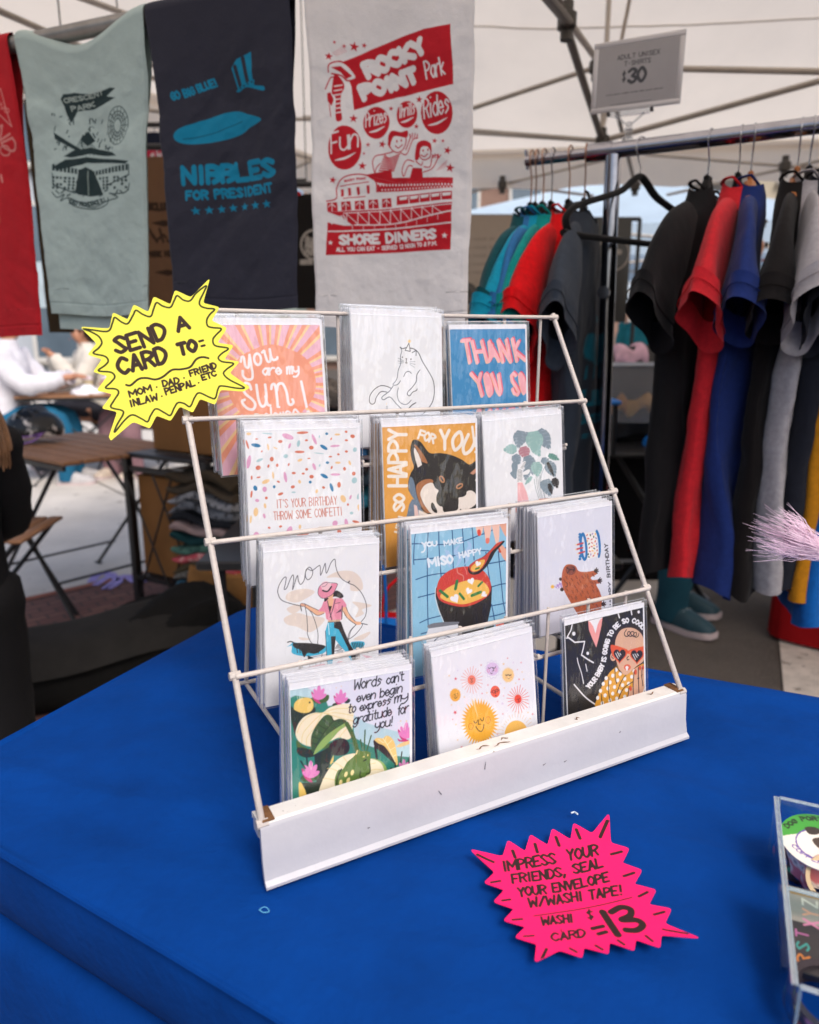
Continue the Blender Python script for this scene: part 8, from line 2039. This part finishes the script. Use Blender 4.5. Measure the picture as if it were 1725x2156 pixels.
for i, c in enumerate(hooks):
    z = c + EZ * .055
    hrail(['short black rail carrying the dark olive shirt', 'short black rail carrying the brown shirt', 'short black rail carrying the striped flag', 'short black rail carrying the black printed shirt', 'short black rail carrying the red lettered shirt'][i], [z + np.array([-.10, 0, .0]), z + np.array([.10, 0, .0])])
# white sheet banner between red and sage
drape('pale blue white sheet hanging behind the gap of the red and sage shirts', 70, 555, 120, 648, 4.2, '#c9dbe6', no, 4, 'sheet', name='hanging_sheet', group=None)
# stock table with piles
sy = 2.0
stx = thing('stock_table', 'black folding table stacked with folded shirts behind the card rack', 'table', (0, sy, 0))
mb = MB(); mb.box((0, sy, .615), (1.1, .5, .025), bev=.005); mb.build('top', M_BM, stx)
for x in (-.5, .5):
    for y in (-.2, .2): mb = MB(); mb.tube([(x, sy + y, .6), (x, sy + y, 0)], .014, 8); mb.build('leg', M_BM, stx)
I3 = np.eye(3)
pal = [['#2f2a28', '#8a6a4c', '#1d1b1c', '#2d6f80', '#33424a', '#2a2a2e', '#3d6f9c', '#8f3a3c', '#1d1d22', '#5a5450'], ['#5a4430', '#2a2826', '#3f6a78', '#9a5a3c', '#232326', '#b04a2c', '#3a3a40', '#2c5a66', '#46382c', '#1c1c20'], ['#4a3a30', '#7fa9bd', '#a9705c', '#1d1b1c', '#7d5a44', '#86b4c6', '#26262c', '#a98a74', '#2c3238', '#4c4440']]
pn = ['left', 'middle', 'right']
cn = ['brown black|tan brown|black|teal|slate|charcoal|mid blue|brick red|ink black|taupe'.split('|'), 'umber|dark olive|grey teal|terracotta|black|rust orange|charcoal|petrol|khaki brown|ink black'.split('|'), 'dark brown|pale blue|dusty coral|black|camel|sky blue|charcoal|sand|slate|grey brown'.split('|')]
for i, x in enumerate((-.235, .065, .33)):
    for j in range(10):
        folded(np.array([x + .01 * math.sin(j * 2 + i), sy - .05 + .012 * math.cos(j * 3), .652 + j * .044]), (.26, .30, .05), I3, pal[i][j], f'{cn[i][j]} folded shirt in the {pn[i]} pile behind the greeting cards', j + i * 11, 'folded shirts in piles', second='#8a8078' if (i + j) % 4 == 1 else None)
def tote(label, c, w, d, h, colr, cat='bag', name='tote_bag'):
    t = thing(name, label, cat, c)
    mb = MB(); mb.loft([[c + np.array([w / 2 * np.sign(math.cos(a)) * abs(math.cos(a)) ** .5 * (1 + .05 * math.sin(z * 30 + a)), d / 2 * np.sign(math.sin(a)) * abs(math.sin(a)) ** .6 * (1 + .12 * math.sin(z * 17 + a * 3)), z]) for a in np.linspace(0, 2 * math.pi, 32, endpoint=False)] for z in np.linspace(0, h, 16)]); mb.build('body', mat('tote' + colr, colr, .9, .15, 8, .3, 80), t, sharp=60)
    mb = MB(); mb.tube(cr([c + np.array([x, -d / 2, z]) for x, z in ((-w * .2, h * .95), (-w * .18, h * 1.25), (0, h * 1.35), (w * .18, h * 1.25), (w * .2, h * .95))], 5), .008, 6, flat=.4); mb.build('handle', mat('tote' + colr), t)
tote('bright red tote bag on the ground behind the rack middle', np.array([.02, 1.62, 0]), .42, .2, .50, '#c20d16'); tote('deep purple tote bag on the ground beside the red tote', np.array([-.21, 1.80, 0]), .20, .18, .62, '#3a2466'); tote('cobalt blue tote bag in front of the red tote at the table edge', np.array([-.075, 1.36, 0]), .15, .14, .60, '#0f62b4')
# kraft poster board and black banner
def board(label, px0, py0, px1, py1, Y, base, paint, name, cat, th=.02):
    tl, br = atY(px0, py0, Y), atY(px1, py1, Y)
    br_z = atY(px0, py1, Y)[2]
    w, h = br[0] - tl[0] if False else atY(px1, py0, Y)[0] - tl[0], tl[2] - br_z
    t = thing(name, label, cat, (tl[0] + w / 2, Y, 0))
    A = Art(w, h, 140, base); paint(A)
    X, Z = np.meshgrid(np.linspace(0, w, A.nx), np.linspace(0, h, A.ny))
    grid('face', np.stack([tl[0] + X, Y + .010 * fbm(X * 6, Z * 3, 2), tl[2] - Z], -1), M_ART, t, A.c)
    mb = MB(); mb.box((tl[0] + w / 2, Y + th / 2 + .008, tl[2] - h / 2), (w, th, h), bev=.003); mb.build('backing', mat('board' + base, base, .8), t)
    mb = MB(); mb.tube([(tl[0] - .05, Y + th + .02, tl[2]), (tl[0] + w + .05, Y + th + .02, tl[2])], .010, 8)
    for x in (tl[0] - .05, tl[0] + w + .05): mb.tube([(x, Y + th + .02, tl[2]), (x, Y + th + .02, 0)], .010, 8)
    mb.build('stand', M_BM, t)
def kraft(A):
    for i in range(5): A.text('SHIRTS MADE BY HAND', [(A.w * .1, A.h * (.22 + .07 * i)), (A.w * .95, A.h * (.21 + .07 * i))], .016, .005, '#8d7d70')
    A.ell(A.w * .32, A.h * .66, .055, .055, '#3b3733'); A.ell(A.w * .32, A.h * .66, .035, .035, '#6a6258', lw=.006)
board('tan kraft poster board with a dark round stamp behind the white draped shirt', 940, 452, 1085, 700, 4.0, '#a39384', kraft, 'poster_board', 'sign')
def circ(A):
    A.ell(A.w * .55, A.h * .34, A.w * .42, A.w * .42, '#8b8078', lw=.008); A.text('BREWED', [(A.w * .32, A.h * .345), (A.w * .78, A.h * .345)], .022, .006, '#9a9088')
board('black hanging banner with a thin circle emblem behind the rail post', 1250, 458, 1332, 678, 3.7, '#1d1b1a', circ, 'hanging_banner', 'banner')
# black draped table, bin, director chair on the right
dt = thing('draped_table', 'table under a black cloth behind the clothes rail', 'table', (.92, 3.75, 0))
mb = MB(); n = 60
mb.loft([[np.array([.92 + .42 * np.sign(math.cos(a)) * abs(math.cos(a)) ** .25 * (1 + .02 * math.sin(a * 17) * (1 - z / .8)), 3.75 + .3 * np.sign(math.sin(a)) * abs(math.sin(a)) ** .25 * (1 + .02 * math.sin(a * 15) * (1 - z / .8)), z]) for a in np.linspace(0, 2 * math.pi, n, endpoint=False)] for z in (0, .2, .5, .76, .80, .805)]); mb.build('cloth', mat('black_cloth', '#141315', .9, .2, 6), dt, sharp=60)
bc = np.array([1.05, 3.52, .808])
binb = thing('storage_bin', 'clear plastic storage bin of pink and yellow goods on the black draped table', 'bin', bc)
mb = MB(); mb.loft([[bc + np.array([(.17 + .02 * z / .27) * np.sign(math.cos(a)) * abs(math.cos(a)) ** .3, (.12 + .02 * z / .27) * np.sign(math.sin(a)) * abs(math.sin(a)) ** .3, z]) for a in np.linspace(0, 2 * math.pi, 40, endpoint=False)] for z in (.0, .003, .26, .27)], caps=False); mb.build('tub', clear_mat('bin_plastic', (.88, .90, .93), 1.5, .2, .05, 10, .25, .05), binb)
mb = MB(); mb.loft([[bc + np.array([.195 * np.sign(math.cos(a)) * abs(math.cos(a)) ** .3, .145 * np.sign(math.sin(a)) * abs(math.sin(a)) ** .3, z]) for a in np.linspace(0, 2 * math.pi, 40, endpoint=False)] for z in (.266, .282)]); mb.build('rim', mat('bin_rim', '#c6ccd6', .4), binb, sharp=50)
for i, (x, y, z, c_) in enumerate(((-.07, -.04, .06, '#c98a3c'), (.06, -.05, .07, '#d6a04c'), (.0, .04, .12, '#d9a0b0'), (-.05, .0, .20, '#d8b0c0'), (.08, .02, .19, '#d9c9a8'), (.0, -.03, .30, '#dcb4c4'))):
    folded(bc + np.array([x, y, z + .02]), (.15, .12, .07), I3, c_, ['mustard', 'amber', 'pink', 'rose', 'beige', 'pale pink'][i] + ' soft bundle in the clear storage bin', i, 'soft goods in the storage bin', name='soft_bundle')
dc = np.array([1.13, 3.28, 0])
dch = thing('director_chair', 'tall black director chair with a black coat over its back', 'chair', dc)
for s_ in (-1, 1):
    mb = MB(); mb.tube([dc + np.array([s_ * .24, -.2, 0]), dc + np.array([-s_ * .22, -.18, .70])], .012, 8); mb.build('leg', M_BM, dch)
    mb = MB(); mb.tube([dc + np.array([s_ * .24, .2, 0]), dc + np.array([-s_ * .22, .18, .70])], .012, 8); mb.build('leg', M_BM, dch)
    for y_, z_ in ((-.21, .92), (.2, 1.12)): mb = MB(); mb.tube([dc + np.array([s_ * .25, y_, .70]), dc + np.array([s_ * .25, y_, z_])], .012, 8); mb.build('arm_post', M_BM, dch)
    mb = MB(); mb.box(dc + np.array([s_ * .25, 0, .93]), (.045, .46, .02), bev=.006); mb.build('armrest', mat('armrest_blue', '#1f6fc0' if s_ < 0 else '#1f6fc0', .5), dch)
    for q_ in (((s_ * .24, -.2, .03), (s_ * .24, .2, .03)), ((-.23, s_ * .2, .22), (.23, s_ * .2, .22))): mb = MB(); mb.tube([dc + np.array(v) for v in q_], .011, 8); mb.build('foot_rail', mat('grey_tube', '#6d6c6e', .4, metal=.6), dch)
mb = MB(); mb.box(dc + EZ * .70, (.50, .42, .02), bev=.006); mb.build('seat', M_BM, dch)
mb = MB(); mb.box(dc + np.array([0, .21, 1.02]), (.52, .02, .2), bev=.006); mb.build('backrest', M_BM, dch)
mb = MB(); R_ = []
for x in np.linspace(-1, 1, 20): R_.append([dc + np.array([x * .25, .21 + yy + .015 * math.sin(x * 9 + zz * 12), zz + .03 * math.cos(x * 2.2) - .02]) for yy, zz in ((-.06, .74), (-.055, .95), (-.04, 1.12), (0, 1.16), (.05, 1.12), (.06, .9), (.055, .70))])
mb.loft(R_, caps=False, closed=False); tag(mb.build('draped_coat', mat('coat_black', '#121113', .5, .3, 10, .5, 25), None, org=dc + np.array([0, .21, 1.1])), 'shiny black coat draped over the back of the tall director chair', 'coat')
folded(dc + np.array([.08, -.03, .75]), (.22, .2, .05), I3, '#1f78c8', 'bright blue folded cloth on the seat of the director chair', 3, None, 'folded_cloth')
mb = MB(); R_ = []
for z, w_, x in ((.98, .02, .26), (.95, .07, .265), (.8, .075, .262), (.62, .10, .25), (.48, .13, .235), (.44, .125, .23)): R_.append([dc + np.array([x + w_ * math.cos(a) * (1 + .1 * math.sin(a * 5)) - .02, -.24 + .035 * math.sin(a) * (1 + .2 * math.sin(a * 4 + z * 9)), z]) for a in np.linspace(0, 2 * math.pi, 28, endpoint=False)])
mb.loft(R_); tag(mb.build('red_jacket', mat('jacket_scarlet', '#b8101a', .9, .15, 10, .3, 60), None, org=dc + np.array([.25, -.24, .9])), 'scarlet jacket hanging from the arm of the director chair', 'jacket')
# red draped crate at the lower right
rc = np.array([1.98, 2.66, 0]); ru = nrm([.80, -.60, 0]); rv = np.array([-ru[1], ru[0], 0])
rb = thing('draped_crate', 'low crate under a dark red cloth on the road at the right edge', 'crate', rc)
mb = MB(); n = 64
mb.loft([[rc + ru * (.46 * np.sign(math.cos(a)) * abs(math.cos(a)) ** .25) * (1 + .015 * math.sin(a * 19) * (1 - z / .5)) + rv * (.30 * np.sign(math.sin(a)) * abs(math.sin(a)) ** .25) + EZ * z for a in np.linspace(0, 2 * math.pi, n, endpoint=False)] for z in (.02, .15, .35, .47, .50, .505)]); mb.build('cloth', mat('dark_red_cloth', '#8e0a10', .85, .15, 6), rb, sharp=60)

# ================================================================== buildings across the street
def building(label, x0, x1, Y, h, colr, nfl, nw):
    t = thing('building', label, 'building', ((x0 + x1) / 2, Y, 0), 'buildings across the street')
    mw = mat('wall' + colr, colr, .9, .12, .8, .2, 30)
    mb = MB(); mb.box(((x0 + x1) / 2, Y + 4, h / 2), (x1 - x0, 8, h)); mb.build('wall', mw, t, smooth=False)
    mb = MB(); mb.box(((x0 + x1) / 2, Y - .15, h + .1), (x1 - x0 + .5, .6, .5)); mb.build('cornice', mat('cornice' + colr, '#8d8780', .8), t, smooth=False)
    fh = h / nfl; fw = (x1 - x0) / nw
    for i in range(nfl):
        for j in range(nw):
            c = np.array([x0 + (j + .5) * fw, Y - .03, i * fh + fh * .5])
            f = MB(); f.box(c, (fw * .55, .12, fh * .66)); wo = f.build('window', mat('window_frame', '#d0cdc8', .6), t, smooth=False)
            g_ = MB(); g_.box(c - np.array([0, .05, 0]), (fw * .46, .06, fh * .56)); g_.build('pane', mat('window_glass', '#5a6a78', .08, .2, .5, spec=.8), wo, smooth=False)
            g_ = MB(); g_.box(c + np.array([0, -.12, -fh * .35]), (fw * .62, .2, .1)); g_.build('sill', mat('sill_stone', '#a8a29a', .8), wo, smooth=False)
building('pale grey building with white framed windows across the street at the left', -34, -7, 27, 10, '#b6bcc4', 3, 7)
building('brick building with white framed windows far behind the tents', -5, 13, 36, 9, '#8f7468', 3, 6)
building('beige building with white framed windows far right behind the tents', 15, 44, 33, 11, '#b3a894', 3, 8)
